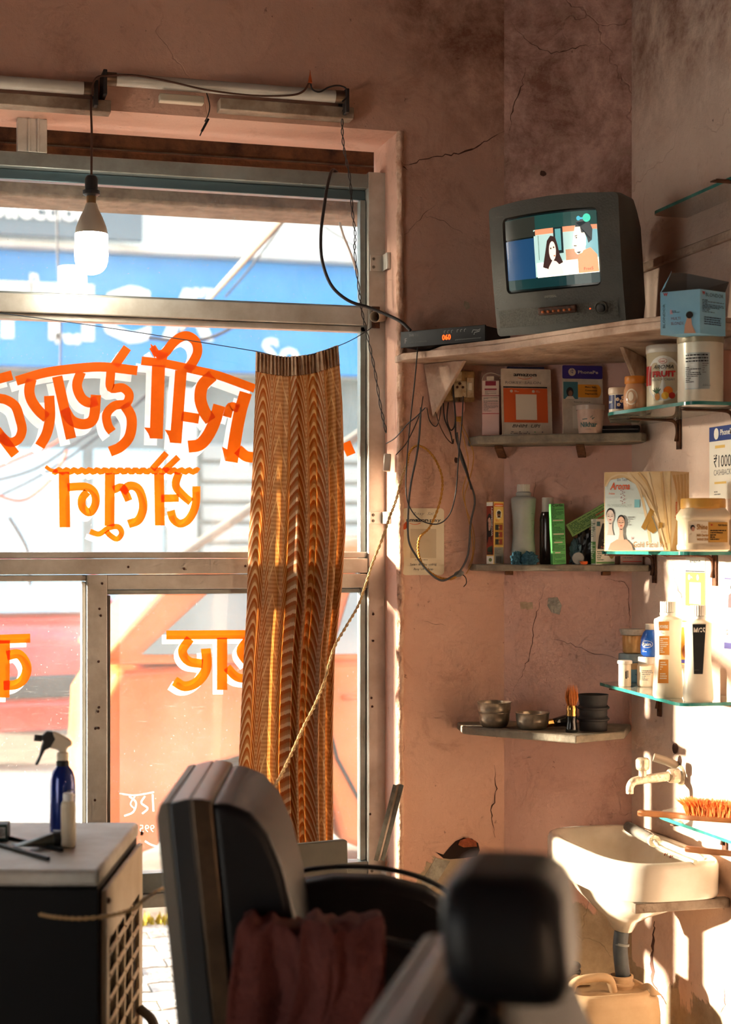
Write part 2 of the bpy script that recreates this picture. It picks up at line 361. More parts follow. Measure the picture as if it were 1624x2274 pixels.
for x, y, rr in ((1014, 1022, 7), (1206, 385, 8), (1292, 1240, 4)):    # old plug holes with dark centres
    b = MB(); P = [(x + rr * math.cos(k) * random.uniform(.7, 1.2), y + rr * math.sin(k) * random.uniform(.7, 1.2)) for k in [i * .7 for i in range(9)]]
    f = fB if x > 1130 else fY; b.add([f(*q) for q in P], [tuple(range(9))]); b.build('screw_hole', CRK, wa if x > 1130 else wf, smooth=0)
# rough plaster lip down the jamb edge
b = MB(); r = random.Random(5); P = []
def lip(u, v):
    z = .3 + v * (ZT - .3); a = u * math.pi; rr = .010 + .008 * r.random(); return (XJ + .004 + rr * math.cos(a) * .7, YW - rr * math.sin(a), z)
b.grid(lip, 6, 110); struct(b, 'trim_1', M('flaking lime edge', (224, 188, 164), .9, 0, (196, 146, 120), 30, .6, 80), smooth=80)
# ledge on the right wall
b = MB(); z = 2.193; b.box(XR - .014, XR, 2.6, 3.98, z - .014, z + .010); struct(b, 'trim_2', M('painted ledge', (216, 190, 168), .85, 0, (170, 140, 120), 12, .4), bev=.004)
# ================================================================== window frame
YF, YG = 4.33, 4.368
win = thing('window_1', 'large aluminium shop window painted with orange lettering, curtain at its right', 'window', (0, YF, 0)); win['kind'] = 'structure'; del win['category']
GB = M('blue grey aluminium', (168, 178, 176), .35, .6, (128, 128, 120), 4, .1, 12)
def zz(px, py, Y=YF): return onY(px, py, Y).z
def rail(nm, x0, x1, z0, z1, y0=-.0, y1=.05, mat=ALU, bev=.002):
    b = MB(); b.box(x0, x1, y0, y1, z0, z1); return b.build(nm, mat, win, bev=bev)
XL2 = -1.72; xm0, xm1 = onY(193, 1500, YF).x, onY(238, 1500, YF).x; xj0, xj1 = onY(818, 900, YF).x, onY(857, 900, YF).x
zh1, zh0 = zz(820, 387), zz(820, 418); zr1, zr0 = zz(810, 683), zz(810, 722)
zb1, zb0, zc0 = zz(700, 1240), zz(700, 1273), zz(700, 1306)
zs1, zs0 = zz(800, 1914), zz(800, 1962)
rail('header_rail', XL2, xj0, zh0, zh1, mat=GB); rail('header_lip', XL2, xj0, zh0 - .028, zh0 - .001, .03, .06, mat=M('dark blue aluminium', (96, 118, 126), .35, .6))
rail('transom_rail', XL2, xj0, zr0, zr1); rail('transom_bead', XL2, xj0, zr0 - .017, zr0 - .001, .018, .05); rail('transom_cap', XL2, xj0, zr1 + .001, zr1 + .008, .02, .05, mat=GB)
rail('middle_rail', XL2, xj0, zb0, zb1); rail('middle_cap', XL2, xj0, zb1 + .001, zb1 + .018, .012, .045); rail('door_head_rail', xm1, xj0, zc0, zb0 - .002, .002, .048)
rail('door_head_bead', xm1, xj0, zc0 - .014, zc0 - .001, .02, .05, mat=GB); rail('sash_head', XL2, xm0, zb0 - .018, zb0 - .002, .008, .05)
rail('jamb_post', xj0, xj1, .02, zh1 + .006, -.004, .055); rail('jamb_bead', xj0 - .018, xj0 - .001, zs1, zh0 - .03, .018, .05, mat=GB)
rail('mullion_post', xm0, xm1, .02, zb0 - .002, -.002, .05); rail('mullion_bead', xm0 - .012, xm0 - .001, .06, zb0 - .02, .014, .05, mat=M('bright bead', (230, 228, 220), .3, .4))
rail('mullion_gasket', xm1 + .001, xm1 + .010, zs1, zc0 - .016, .01, .05, mat=M('dark gasket', (90, 84, 78), .6))
rail('bottom_rail', xm1 + .012, xj0 - .001, zs0 + .006, zs1, mat=GB); rail('bottom_sill', xm1 + .012, xj0 - .001, zs0 - .03, zs0 + .005, -.012, .055)
rail('sash_post', XL2, XL2 + .05, .02, zh1); rail('sash_mullion', -.9, -.86, zb1 + .02, zh0 - .03); rail('sash_mullion', -.62, -.57, .02, zb0 - .02)
rail('sash_bottom', XL2, xm0 - .013, .05, .11)
BR = M('rivet steel', (120, 112, 100), .4, .8)
for px, py in ((285, 1259), (409, 1263), (545, 1257), (227, 1296), (221, 1352), (224, 1367), (219, 1469), (220, 1571), (218, 1580), (212, 1618), (219, 1617), (211, 1777), (829, 1364), (829, 1423), (825, 1550), (827, 1569), (822, 1808)):
    p = onY(px, py, YF - .004); b = MB(); b.lathe([(.0012, -.002), (.0035, 0), (.0028, .003), (.0006, .004)], 8)
    o = b.build('rivet', CRK, win); o.location = (p.x, -.0045, p.z); o.rotation_euler = (math.pi / 2, 0, 0)
# corner brackets screwed to the jamb
def bracket(px, py, hpx):
    p0 = onY(px, py, YF - .006); k = 4.5 / 3600; b = MB()
    b.box(0, .034, -.002, 0, -hpx * k, 0).box(.034, .036, -.05, 0, -hpx * k, 0).box(.036, .05, -.052, -.05, -hpx * k, 0)
    o = b.build('corner_bracket', M('zinc bracket', (205, 200, 190), .4, .6), win, bev=.0006); o.location = (p0.x, -.007, p0.z)
    for dz in (.25, .75):
        s_ = MB(); s_.lathe([(.0045, 0), (.004, .002), (.002, .0028), (.0004, .002)], 10); q = s_.build('screw', BR, o); q.location = (.010, -.002, -hpx * k * dz); q.rotation_euler = (math.pi / 2, 0, 0)
bracket(822, 566, 36); bracket(821, 1137, 26); bracket(818, 1925, 36)
b = MB(); p = onY(72, 290, YF - .002); ks = 4.4 / 3600        # aluminium stub above the header
b.box(-.038, .038, 0, .05, zh1 + .001 - 0, ZT); b.box(-.012, -.006, -.004, 0, zh1 + .001, ZT).box(.012, .018, -.004, 0, zh1 + .001, ZT)
o = b.build('stub_post', ALU, win, bev=.0015); o.location = (p.x, 0, 0)
# glass
gm = bpy.data.materials.new('dusty glass'); gm.use_nodes = True; t = gm.node_tree; t.nodes.remove(t.nodes['Principled BSDF']); L = t.links.new
tr = N(t, 'ShaderNodeBsdfTransparent'); tr.inputs[0].default_value = (.93, .96, .96, 1); gl = N(t, 'ShaderNodeBsdfGlossy', i_Roughness=.02); fr = N(t, 'ShaderNodeFresnel', i_IOR=1.5)
m1 = N(t, 'ShaderNodeMixShader'); L(fr.outputs[0], m1.inputs[0]); L(tr.outputs[0], m1.inputs[1]); L(gl.outputs[0], m1.inputs[2])
df = N(t, 'ShaderNodeBsdfDiffuse'); tl = N(t, 'ShaderNodeBsdfTranslucent'); m2 = N(t, 'ShaderNodeMixShader'); m2.inputs[0].default_value = .6; L(df.outputs[0], m2.inputs[1]); L(tl.outputs[0], m2.inputs[2])
for q in (df, tl): q.inputs[0].default_value = (.92, .90, .86, 1)
tcn = N(t, 'ShaderNodeTexCoord'); n1 = N(t, 'ShaderNodeTexNoise', i_Scale=190, i_Detail=2); n2 = N(t, 'ShaderNodeTexNoise', i_Scale=3, i_Detail=5)
r1 = N(t, 'ShaderNodeMapRange'); r1.inputs[1].default_value = .66; r1.inputs[2].default_value = .74; r1.inputs[3].default_value = 0; r1.inputs[4].default_value = .4
r2 = N(t, 'ShaderNodeMapRange'); r2.inputs[1].default_value = .3; r2.inputs[2].default_value = .75; r2.inputs[3].default_value = .04; r2.inputs[4].default_value = .14
mpn = N(t, 'ShaderNodeMapping'); mpn.inputs['Rotation'].default_value = (0, .6, 0); mpn.inputs['Scale'].default_value = (6, 1, 90); n3 = N(t, 'ShaderNodeTexNoise', i_Scale=3, i_Detail=3)
r3 = N(t, 'ShaderNodeMapRange'); r3.inputs[1].default_value = .64; r3.inputs[2].default_value = .72; r3.inputs[3].default_value = 0; r3.inputs[4].default_value = .10
L(tcn.outputs['Object'], n1.inputs['Vector']); L(tcn.outputs['Object'], n2.inputs['Vector']); L(tcn.outputs['Object'], mpn.inputs[0]); L(mpn.outputs[0], n3.inputs['Vector'])
L(n1.outputs[0], r1.inputs[0]); L(n2.outputs[0], r2.inputs[0]); L(n3.outputs[0], r3.inputs[0])
a1 = N(t, 'ShaderNodeMath', operation='MULTIPLY_ADD'); L(r1.outputs[0], a1.inputs[0]); L(n2.outputs[0], a1.inputs[1]); L(r2.outputs[0], a1.inputs[2])
a2 = N(t, 'ShaderNodeMath', operation='ADD'); L(a1.outputs[0], a2.inputs[0]); L(r3.outputs[0], a2.inputs[1])
m3 = N(t, 'ShaderNodeMixShader'); L(a2.outputs[0], m3.inputs[0]); L(m1.outputs[0], m3.inputs[1]); L(m2.outputs[0], m3.inputs[2]); L(m3.outputs[0], t.nodes['Material Output'].inputs[0])
def pane(x0, x1, z0, z1):
    b = MB(); g = YG - YF; b.add([(x0, g, z0), (x1, g, z0), (x1, g, z1), (x0, g, z1)], [(0, 1, 2, 3)]); return b.build('glass_pane', gm, win, smooth=0)
pane(XL2 + .05, xj0 - .002, zr1 + .002, zh0 - .002); big = pane(XL2 + .05, xj0 - .002, zb1 + .002, zr0 - .002)
pane(xm1 + .005, xj0 - .002, zs1, zc0 - .002); pane(XL2 + .05, xm0 - .002, .1, zb0 - .004)
# hand-painted lettering (reads from the street side)
def paint_mat(name, col, tint, k, tw_=.6):
    m = bpy.data.materials.new(name); m.use_nodes = True; t = m.node_tree; L = t.links.new; b_ = t.nodes['Principled BSDF']; b_.inputs['Base Color'].default_value = lin(col); b_.inputs['Roughness'].default_value = .5
    tl_ = N(t, 'ShaderNodeBsdfTranslucent'); tl_.inputs[0].default_value = lin(col); tp_ = N(t, 'ShaderNodeBsdfTransparent'); tp_.inputs[0].default_value = lin(tint)
    nz = N(t, 'ShaderNodeTexNoise', i_Scale=14, i_Detail=4); rr_ = N(t, 'ShaderNodeMapRange'); rr_.inputs[1].default_value = .35; rr_.inputs[2].default_value = .7; rr_.inputs[3].default_value = max(0, k - .12); rr_.inputs[4].default_value = k + .12
    tcq = N(t, 'ShaderNodeTexCoord'); L(tcq.outputs['Object'], nz.inputs['Vector']); L(nz.outputs[0], rr_.inputs[0])
    a_ = N(t, 'ShaderNodeMixShader'); a_.inputs[0].default_value = tw_; L(b_.outputs[0], a_.inputs[1]); L(tl_.outputs[0], a_.inputs[2])
    c_ = N(t, 'ShaderNodeMixShader'); L(rr_.outputs[0], c_.inputs[0]); L(a_.outputs[0], c_.inputs[1]); L(tp_.outputs[0], c_.inputs[2]); L(c_.outputs[0], t.nodes['Material Output'].inputs[0]); return m
PO = paint_mat('orange sign paint', (244, 104, 12), (240, 90, 6), .04, .45); PWH = paint_mat('white sign paint', (250, 248, 240), (250, 250, 244), .3, .9)
R1 = [([(-20, 846), (27, 833)], 22), ([(-6, 884), (14, 888), (34, 902), (44, 930), (49, 955), (40, 976), (20, 982), (0, 966)], 21), ([(-8, 955), (34, 1010)], 22),
      ([(36, 846), (103, 827), (181, 817), (233, 815), (305, 823)], 21), ([(70, 842), (65, 866), (70, 889), (86, 912), (104, 928)], 23), ([(109, 879), (111, 925), (104, 962), (88, 991)], 23),
      ([(127, 836), (158, 974)], 23), ([(180, 826), (171, 855), (180, 882), (197, 894), (216, 890)], 22), ([(143, 908), (160, 934), (188, 942), (208, 928), (213, 877)], 23),
      ([(246, 826), (246, 861), (272, 861), (287, 876), (280, 896), (254, 901), (237, 920), (240, 945), (249, 959)], 20), ([(276, 898), (292, 928), (288, 968), (268, 992), (244, 1003)], 23), ([(283, 772), (255, 812)], 20),
      ([(314, 801), (371, 808), (440, 823), (486, 834), (566, 863)], 19), ([(346, 790), (366, 784), (382, 764), (399, 750), (417, 746), (434, 758), (439, 780), (430, 802), (415, 822)], 21), ([(338, 770), (350, 786), (372, 792)], 16),
      ([(352, 811), (347, 974)], 29), ([(402, 823), (390, 984)], 26), ([(403, 924), (442, 930)], 22), ([(472, 834), (450, 856), (445, 885), (453, 912), (468, 934)], 27), ([(487, 900), (476, 938), (460, 970), (442, 988), (418, 992)], 27),
      ([(546, 872), (531, 926), (514, 1026)], 28), ([(530, 908), (512, 903), (504, 926)], 19), ([(528, 998), (546, 1013), (566, 1016)], 24), ([(768, 982), (780, 1010)], 21)]
SER = [[(320, 949), (334, 950), (334, 974), (329, 962)], [(366, 954), (380, 956), (378, 983), (374, 968)], [(493, 992), (505, 998), (500, 1024)], [(334, 763), (346, 772), (344, 796), (338, 786)]]
R2 = [([(101, 1036), (113, 1044), (128, 1047)], 8)]
wav = [(118 + i * 4.2, 1046 + 2.6 * math.sin(i * 4.2 / 17 * 2 * math.pi)) for i in range(78)]
R2 += [(wav, 13), ([(370, 1006), (338, 1042)], 14), ([(396, 1015), (364, 1046)], 14), ([(142, 1048), (144, 1171)], 24), ([(150, 1082), (190, 1081), (209, 1094), (212, 1118), (200, 1138), (184, 1128), (182, 1108), (194, 1092)], 18),
       ([(244, 1051), (243, 1168)], 22), ([(252, 1088), (270, 1082), (280, 1098), (286, 1112)], 17), ([(272, 1094), (287, 1079), (308, 1087), (318, 1123), (308, 1154), (285, 1164)], 19),
       ([(200, 1180), (220, 1186), (240, 1173), (262, 1170), (270, 1184), (260, 1197), (246, 1190), (236, 1180)], 12), ([(353, 1051), (355, 1167)], 22), ([(358, 1107), (397, 1106)], 17), ([(397, 1050), (390, 1077), (403, 1097), (424, 1115)], 18),
       ([(436, 1080), (434, 1122), (420, 1152), (401, 1163), (385, 1153), (379, 1134)], 18)]
R3 = [([(-20, 1420), (67, 1417)], 20), ([(10, 1422), (9, 1549)], 24), ([(15, 1456), (42, 1453), (59, 1478), (54, 1505), (35, 1520), (8, 1522)], 21), ([(369, 1410), (560, 1409)], 20), ([(422, 1418), (405, 1445), (418, 1468), (450, 1474)], 20),
      ([(457, 1440), (458, 1484), (438, 1514), (410, 1524), (387, 1512)], 22), ([(493, 1416), (493, 1532)], 23), ([(504, 1482), (525, 1503), (550, 1508)], 19), ([(550, 1420), (534, 1446), (550, 1472)], 19)]
TH2 = [([(265, 1762), (300, 1766), (342, 1759)], 3.5), ([(287, 1768), (302, 1782), (296, 1803), (276, 1812)], 4), ([(300, 1768), (290, 1785), (300, 1797)], 3), ([(322, 1768), (314, 1783), (328, 1795), (316, 1807)], 4), ([(339, 1764), (341, 1802)], 4), ([(322, 1868), (336, 1876), (352, 1881)], 4)]
def strokes(name, rows, mat, Y, dx=0, dy=0, dw=0, polys=()):
    b = MB(); f = lambda x, y: onY(x + dx, y + dy, Y) - Vector((0, YF, 0))
    for k, (pts, wd) in enumerate(rows): ribbon(b, pts, wd + dw, lambda x, y: f(x, y) + Vector((0, -.00006 * k, 0)), 5 if len(pts) < 30 else 1)
    for P in polys: b.add([f(x, y) for x, y in P], [tuple(range(len(P)))])
    return b.build(name, mat, win, smooth=0)
strokes('painted_lettering', R1 + R2 + R3, PO, YG - .0060, polys=SER)
strokes('white_letter_shadow', R1[:-1], PWH, YG - .0040, -13, 15, 0)
strokes('white_letter_shadow', R2, PWH, YG - .0038, -9, 11, 0); strokes('white_letter_shadow', R3, PWH, YG - .0036, -9, 10, 0).name = 'white_letter_shadow'
strokes('thin_white_lettering', TH2, PWH, YG - .0034)
lb = Label(lambda x, y, k: onY(x, -y, YG - .0034 - k) - Vector((0, YF, 0))); lb.text(PWH, '995', 343, -1848, 17, al='l', mir=True, L=0, bold=-.01, nm='thin_white_lettering'); lb.build(win)
# rusty roller-shutter box outside, above the glass
RU = M('rusty shutter steel', (128, 84, 52), .85, .2, (60, 38, 26), 14, .6, 40); RU2 = M('weathered concrete beam', (150, 132, 112), .9, 0, (110, 92, 76), 14, .6, 50)
sh = thing('roller_shutter', 'rusty rolled-up steel shutter above the shop window', 'shutter', (0, 4.66, 2.72))
b = MB(); b.tube([(-2.4, .07, .04), (XJ + .1, .07, .04)], .13, 24, 1); b.build('shutter_roll', RU, sh, smooth=60)
b = MB()
for k in range(2): b.box(-2.4, XJ + .1, -.13, -.115, -.215 + k * .055, -.215 + k * .055 + .05)
b.box(-2.4, XJ + .1, -.10, -.085, -.1, 0)
b.build('shutter_slat', RU, sh, bev=.006)
b = MB(); b.box(-2.4, XJ + .1, -.14, -.11, -.235, -.217); b.build('shutter_bottom_bar', M('dark rust', (70, 46, 34), .8, .3), sh, bev=.003)
b = MB(); zl = onY(800, 478, 4.62).z; b.box(-2.6, XJ + .5, 4.62, 4.8, zl, 2.9); struct(b, 'trim_3', RU2, bev=.01)
# ================================================================== outside
GR = M('street dust ground', (196, 188, 172), .9, 0, (160, 152, 138), 3, .3, 20)
b = MB(); b.box(-30, 30, YW + .21, 60, -.14, -.012); gnd = props(b.build('street_ground', GR, None, smooth=0), kind='structure')
# interlocking pavers seen under the bottom rail and through the door glass
pv = [M('paver grey %d' % i, c, .85, 0, d, 20, .5, 60) for i, (c, d) in enumerate([((206, 200, 188), (170, 162, 150)), ((190, 182, 168), (150, 142, 130)), ((214, 206, 190), (180, 172, 158))])]
def paver_mesh(k):
    z = [(-.098, -.048), (-.05, -.036), (0, -.05), (.05, -.036), (.098, -.048), (.098, .048), (.05, .06), (0, .046), (-.05, .06), (-.098, .048)]
    bb = MB(); bb.prism(z, 0, .045); o = bb.build('paver', pv[k], None, smooth=0); me = o.data; bpy.data.objects.remove(o); return me
pm = [paver_mesh(k) for k in range(3)]; r = random.Random(3)
for j in range(17):
    for i in range(16):
        x = .05 + i * .203 + (j % 2) * .1; y = 4.50 + j * .104
        if x > 2.3 + (y - 4.5): continue
        o = bpy.data.objects.new('paver', pm[r.randrange(3)]); COL.objects.link(o); o.parent = gnd; o.location = (x, y, -.05 + r.uniform(0, .006)); o.rotation_euler = (r.uniform(-.01, .01), r.uniform(-.01, .01), 0)
# moss
b = MB(); r = random.Random(9)
for k in range(420):
    x, y = r.uniform(.2, 1.2), 6.28 + r.gauss(0, .045); h = r.uniform(.008, .03); a = r.random() * 3
    b.add([(x - .01 * math.cos(a), y - .01 * math.sin(a), -.02), (x + .01 * math.cos(a), y + .01 * math.sin(a), -.02), (x + r.uniform(-.01, .01), y, h)], [(0, 1, 2)])
props(b.build('moss', M('dry moss', (176, 160, 60), .9), None, smooth=0), 'yellow green moss growing along the joint of the outside paving', 'moss', kind='stuff')
# cars
def car(name, label, loc, rz, body, bodyd, sc=1):
    c = thing(name, label, 'car', loc, rz); bm_ = M(body[0], body[1], .28, .1, bodyd, 2, 0, coat=.4, spec=.6); gl_ = M('car glass', (150, 170, 176), .08, .2, spec=.8); tk = M('tyre rubber', (34, 33, 34), .85); dk = M('dark plastic trim', (54, 54, 56), .6)
    W = .82
    low = [(-1.92, .32), (-1.95, .62), (-1.88, .86), (-1.2, .98), (-.95, 1.0), (.9, 1.02), (1.75, .98), (1.86, .8), (1.88, .42), (1.8, .28), (1.62, .27)]
    def arch(cx): return [(cx + .36 * math.cos(a), .30 + .36 * math.sin(a)) for a in [math.radians(q) for q in (0, 30, 60, 90, 120, 150, 180)]]
    low = [p for p in low[:9]] + [(1.75, .25)] + arch(1.25) + [(.7, .22), (-.7, .22)] + arch(-1.28) + [(-1.8, .26)]
    def tum(x, y, z):            # y = height, narrower towards the top
        k = W * (1 - .10 * max(0, y - .7)) * (1 - .06 * abs(x) ** 2 / 3.6); return (x, z * k, y)
    b = MB(); n = len(low); rows = (-1, -.96, .96, 1)
    V = []; 
    for z in rows: V += [tum(x * (1 if abs(z) < 1 else .985), y if abs(z) < 1 else .28 + (y - .28) * .97, z) for x, y in low]
    Fc = [tuple(range(n)), tuple(range(4 * n - 1, 3 * n - 1, -1))]
    for q in range(3): Fc += [(q * n + (i + 1) % n, q * n + i, (q + 1) * n + i, (q + 1) * n + (i + 1) % n) for i in range(n)]
    b.add(V, Fc); b.build('body', bm_, c, smooth=50, bev=.02, seg=3)
    cab = [(-1.05, .99), (-.42, 1.42), (-.1, 1.49), (.7, 1.50), (1.48, 1.39), (1.84, 1.0)]
    def tum2(x, y, z): k = (W - .03) * (1 - .30 * max(0, y - .98)); return (x, z * k, y)
    b = MB(); n = len(cab); V = [tum2(x, y, -1) for x, y in cab] + [tum2(x, y, 1) for x, y in cab]
    b.add(V, [tuple(range(n)), tuple(range(2 * n - 1, n - 1, -1))] + [((i + 1) % n, i, n + i, n + (i + 1) % n) for i in range(n)]); b.build('cabin', bm_, c, smooth=50, bev=.03, seg=3)
    for s in (-1, 1):
        for P in ([(-.88, 1.03), (-.36, 1.37), (.12, 1.42), (.14, 1.03)], [(.22, 1.03), (.20, 1.42), (.78, 1.42), (.92, 1.03)], [(1.0, 1.03), (.88, 1.40), (1.32, 1.34), (1.66, 1.04)]):
            b = MB(); V = [Vector(tum2(x, y, s)) + Vector((0, s * .012, 0)) for x, y in P]; b.add(V, [tuple(range(len(P)))] ); b.build('side_window', gl_, c, smooth=0, solid=.012)
        for P in ([(.18, .95), (.19, .32)], [(-.80, .95), (-.86, .7), (-.75, .32)], [(.98, .95), (.9, .62), (.75, .34)]):
            b = MB()
            for p, q in zip(P, P[1:]): b.obox(Vector(tum(p[0], p[1], s)) + Vector((0, s * .004, 0)), Vector(tum(q[0], q[1], s)) + Vector((0, s * .004, 0)), .012, .012)
            b.build('door_seam', dk, c)
        for x in (-.02, .78):
            b = MB(); y0 = tum(x, .86, s)[1]; b.tube([(x - .09, y0, .86), (x - .06, y0 + s * .035, .865), (x + .06, y0 + s * .035, .865), (x + .09, y0, .86)], .012, 8, 4); b.build('door_handle', bm_, c)
        b = MB(); b.lathe([(.005, -.07), (.05, -.06), (.075, 0), (.06, .05), (.01, .06)], 16, sx=.8, sy=1.4); o = b.build('wing_mirror', bm_, c); o.location = (-.78, s * (W + .10), 1.02); o.rotation_euler = (0, math.pi / 2, 0)
        for x in (-1.28, 1.25):
            b = MB(); b.lathe([(.20, -.10), (.29, -.10), (.315, -.06), (.315, .06), (.29, .10), (.20, .10)], 28, caps=False); o = b.build('tyre', tk, c, smooth=50); o.location = (x, s * (W - .10), .305); o.rotation_euler = (math.pi / 2, 0, 0)
            b = MB(); b.lathe([(.20, -.08), (.19, .0), (.05, -.02), (.04, -.06), (.02, -.07)], 20, caps=False)
            for k in range(6):
                a = k * math.pi / 3; b.obox((.04 * math.cos(a), .04 * math.sin(a), -.05 * s), (.19 * math.cos(a), .19 * math.sin(a), -.06 * s), .04, .02)
            o2 = b.build('wheel_rim', M('wheel cover', (190, 188, 184), .4, .5), c); o2.location = (x, s * (W - .07), .305); o2.rotation_euler = (math.pi / 2, 0, 0)
        b = MB(); b.lathe([(.01, -.04), (.13, -.03), (.16, .0), (.10, .04), (.01, .05)], 18, sx=.55, sy=1); o = b.build('headlight', M('headlamp lens', (232, 232, 226), .1, .1, spec=.8), c); o.location = (-1.84, s * .58, .76); o.rotation_euler = (0, -math.pi / 2, 0)
    b = MB(); b.add([(-1.00, -.66, 1.045), (-1.00, .66, 1.045), (-.45, .60, 1.42), (-.45, -.60, 1.42)], [(0, 1, 2, 3)]); o = b.build('windscreen', gl_, c, smooth=0, solid=.01); o.location = (-.022, 0, .01)
    b = MB(); b.box(-1.97, -1.9, -.5, .5, .5, .66); b.build('grille', dk, c, bev=.02)
    b = MB(); b.box(-1.99, -1.86, -.74, .74, .28, .48); b.build('bumper', bm_, c, bev=.03, seg=3)
    c.scale = (sc,) * 3; return c
car('parked_car', 'pale orange hatchback parked right outside the door glass', (2.55, 6.9, 0), math.pi - .05, ('pale orange car paint', (222, 116, 60)), (228, 138, 84), 1.0)
car('parked_car', 'red hatchback parked farther back behind the pale orange car', (.62, 12.5, 0), math.pi / 2 + .12, ('red car paint', (196, 30, 12)), (206, 48, 22), .94)
# opposite buildings and signs
bl = thing('shop_building', 'pale shop building across the street with blue and grey sign boards', 'building', (2, 15.8, 0))
CW = M('pale limewash', (232, 230, 222), .9, 0, (206, 202, 192), 1.5); GW = M('grey shopfront', (150, 156, 152), .8, 0, (120, 128, 126), 2); BLU = M('blue sign sheet', (70, 140, 205), .6, 0, (84, 156, 214), 1.2); GSG = M('grey sign sheet', (112, 124, 130), .7)
b = MB(); b.box(-5.5, 12, 0, 6, 0, 3.14); b.build('shopfront_wall', GW, bl); b = MB(); b.box(-5.5, 12, -.1, 6, 3.14, 7.5); b.build('upper_wall', CW, bl)
b = MB(); b.box(-5.5, 12, -.5, -.1, 4.24, 4.30); b.build('canopy_slab', CW, bl, bev=.02)
o = MB().box(-5.5, 6.0, -.32, -.12, 3.15, 4.23).build('blue_sign', BLU, bl)
lb = Label(lambda x, y, k: Vector((x, -.325 - k, y)), .004)
for st, x, y, h in (('TTIC', -1.35, 3.42, .52), ('A', .32, 3.46, .48), ('res', -.68, 3.37, .14), ('n', -.92, 3.93, .13), ('am', .62, 3.86, .13), ('So', 1.30, 3.22, .27)): lb.text(WHITE, st, x, y, h, bold=.03)
for q in lb.build(o): pass
o = MB().box(-5.5, .10, -.62, -.52, 4.32, 5.0).build('grey_sign', GSG, bl)
lb = Label(lambda x, y, k: Vector((x, -.63 - k, y)), .004); lb.text(WHITE, 'collection', -1.42, 4.47, .19, bold=.03).text(WHITE, 'TW', -1.0, 4.74, .17, bold=.02); lb.build(o)
for x in (-3.6, -1.75, .55, 2.7, 4.9): MB().box(x - .14, x + .14, -.16, 0, 0, 3.0).build('pillar', CW, bl, bev=.02)
for x0, x1 in ((-1.5, -.4), (-.3, .4)): MB().box(x0, x1, -.05, -.0, .1, 2.4).build('shop_door', M('pale blue doors', (190, 214, 220), .5), bl, bev=.02)
for k in range(11): MB().box(.75, 2.5, -.06, -.02, .3 + k * .2, .3 + k * .2 + .17).build('shutter_slat', M('grey steel shutter', (170, 172, 168), .5, .4), bl, bev=.02)
MB().box(-5.5, 12, -1.2, -.3, 0, .16).build('plinth', CW, bl)
POL = M('grey street pole', (118, 112, 104), .7, .2)
def pole(nm, lab, a, b_, r, cat='pole'):
    a, b_ = Vector(a), Vector(b_); q = MB(); q.tube([(0, 0, 0), b_ - a], r, 12, 1); o = q.build(nm, POL, None); o.location = a; return props(o, lab, cat)
pole('steel_strut', 'diagonal steel strut crossing the street view behind the upper pane', at(380, 760, 15.6), at(690, 415, 4.95), .016, 'strut')
o = pole('steel_strut', 'thick diagonal strut low in the big pane beside the curtain', at(380, 1250, 8.6), at(920, 880, 8.6), .026, 'strut')
b = MB(); b.tube([(0, 0, 0), (0, 0, -1.5)], .03, 12, 1); b.build('strut_post', POL, o)
CB = M('street cable', (70, 70, 74), .7)
wl = [('thin cable running beside the diagonal strut in the upper pane', [(500, 660), (560, 590), (650, 465)], 9, .006), ('slack cable crossing the big pane above the painted letters', [(560, 700), (480, 745), (410, 757), (330, 750)], 9, .010),
      ('slack cable behind the first painted word', [(-20, 1070), (80, 1040), (180, 975), (300, 900), (420, 800)], 10, .008), ('cable behind the second painted word', [(-20, 1110), (100, 1050), (230, 960), (330, 870)], 10, .007),
      ('drooping cable low at the left of the big pane', [(20, 1150), (45, 1190), (62, 1230), (66, 1300)], 9, .010), ('vertical cable hanging left across the upper panes', [(126, 400), (128, 560), (134, 700), (134, 830)], 9, .006),
      ('thin cable sloping at the top right of the upper pane', [(640, 440), (700, 490), (810, 560)], 9, .005)]
for lab, p, d, rr in wl: wire('street_cable', [(x, y, d) for x, y in p], rr, CB, None, lab, 'cable')
RC = M('red cable sheath', (214, 110, 90), .7)
wire('street_cable', [(-20, 1095, 9.5), (40, 1112, 9.5), (80, 1095, 9.5), (125, 1050, 9.5), (150, 1000, 9.5)], .009, RC, None, 'reddish cable looping low behind the first painted letter', 'cable')
wire('street_cable', [(-20, 1045, 9.5), (60, 1010, 9.5), (120, 985, 9.5), (170, 940, 9.5)], .008, RC, None, 'reddish cable running higher behind the painted letters', 'cable')
# unseen cloth on posts, added to keep the low sun off the window top
am = bpy.data.materials.new('thin shade cloth'); am.use_nodes = True; t = am.node_tree; L = t.links.new; bs = t.nodes['Principled BSDF']; bs.inputs['Base Color'].default_value = lin((200, 190, 170)); bs.inputs['Roughness'].default_value = .9
tp = N(t, 'ShaderNodeBsdfTransparent'); mm = N(t, 'ShaderNodeMixShader'); mm.inputs[0].default_value = .05; L(bs.outputs[0], mm.inputs[1]); L(tp.outputs[0], mm.inputs[2]); L(mm.outputs[0], t.nodes['Material Output'].inputs[0])
aw = thing('sun_shade_cloth', 'unseen thin cloth added to shade the top of the window', 'sun blocker', (-2.6, 5.7, 0))
MB().grid(lambda u, v: (-2.4 + 4.7 * u, .03 * math.sin(u * 30), 2.06 + 1.3 * v + .02 * math.sin(u * 9)), 60, 4).build('shade_cloth', am, aw)
for x in (-2.35, 2.25): MB().tube([(x, .05, -.02), (x, .05, 3.4)], .02, 10, 1).build('shade_post', POL, aw)
MB().tube([(-2.45, .03, 3.37), (2.35, .03, 3.37)], .018, 10, 1).build('shade_rail', POL, aw)

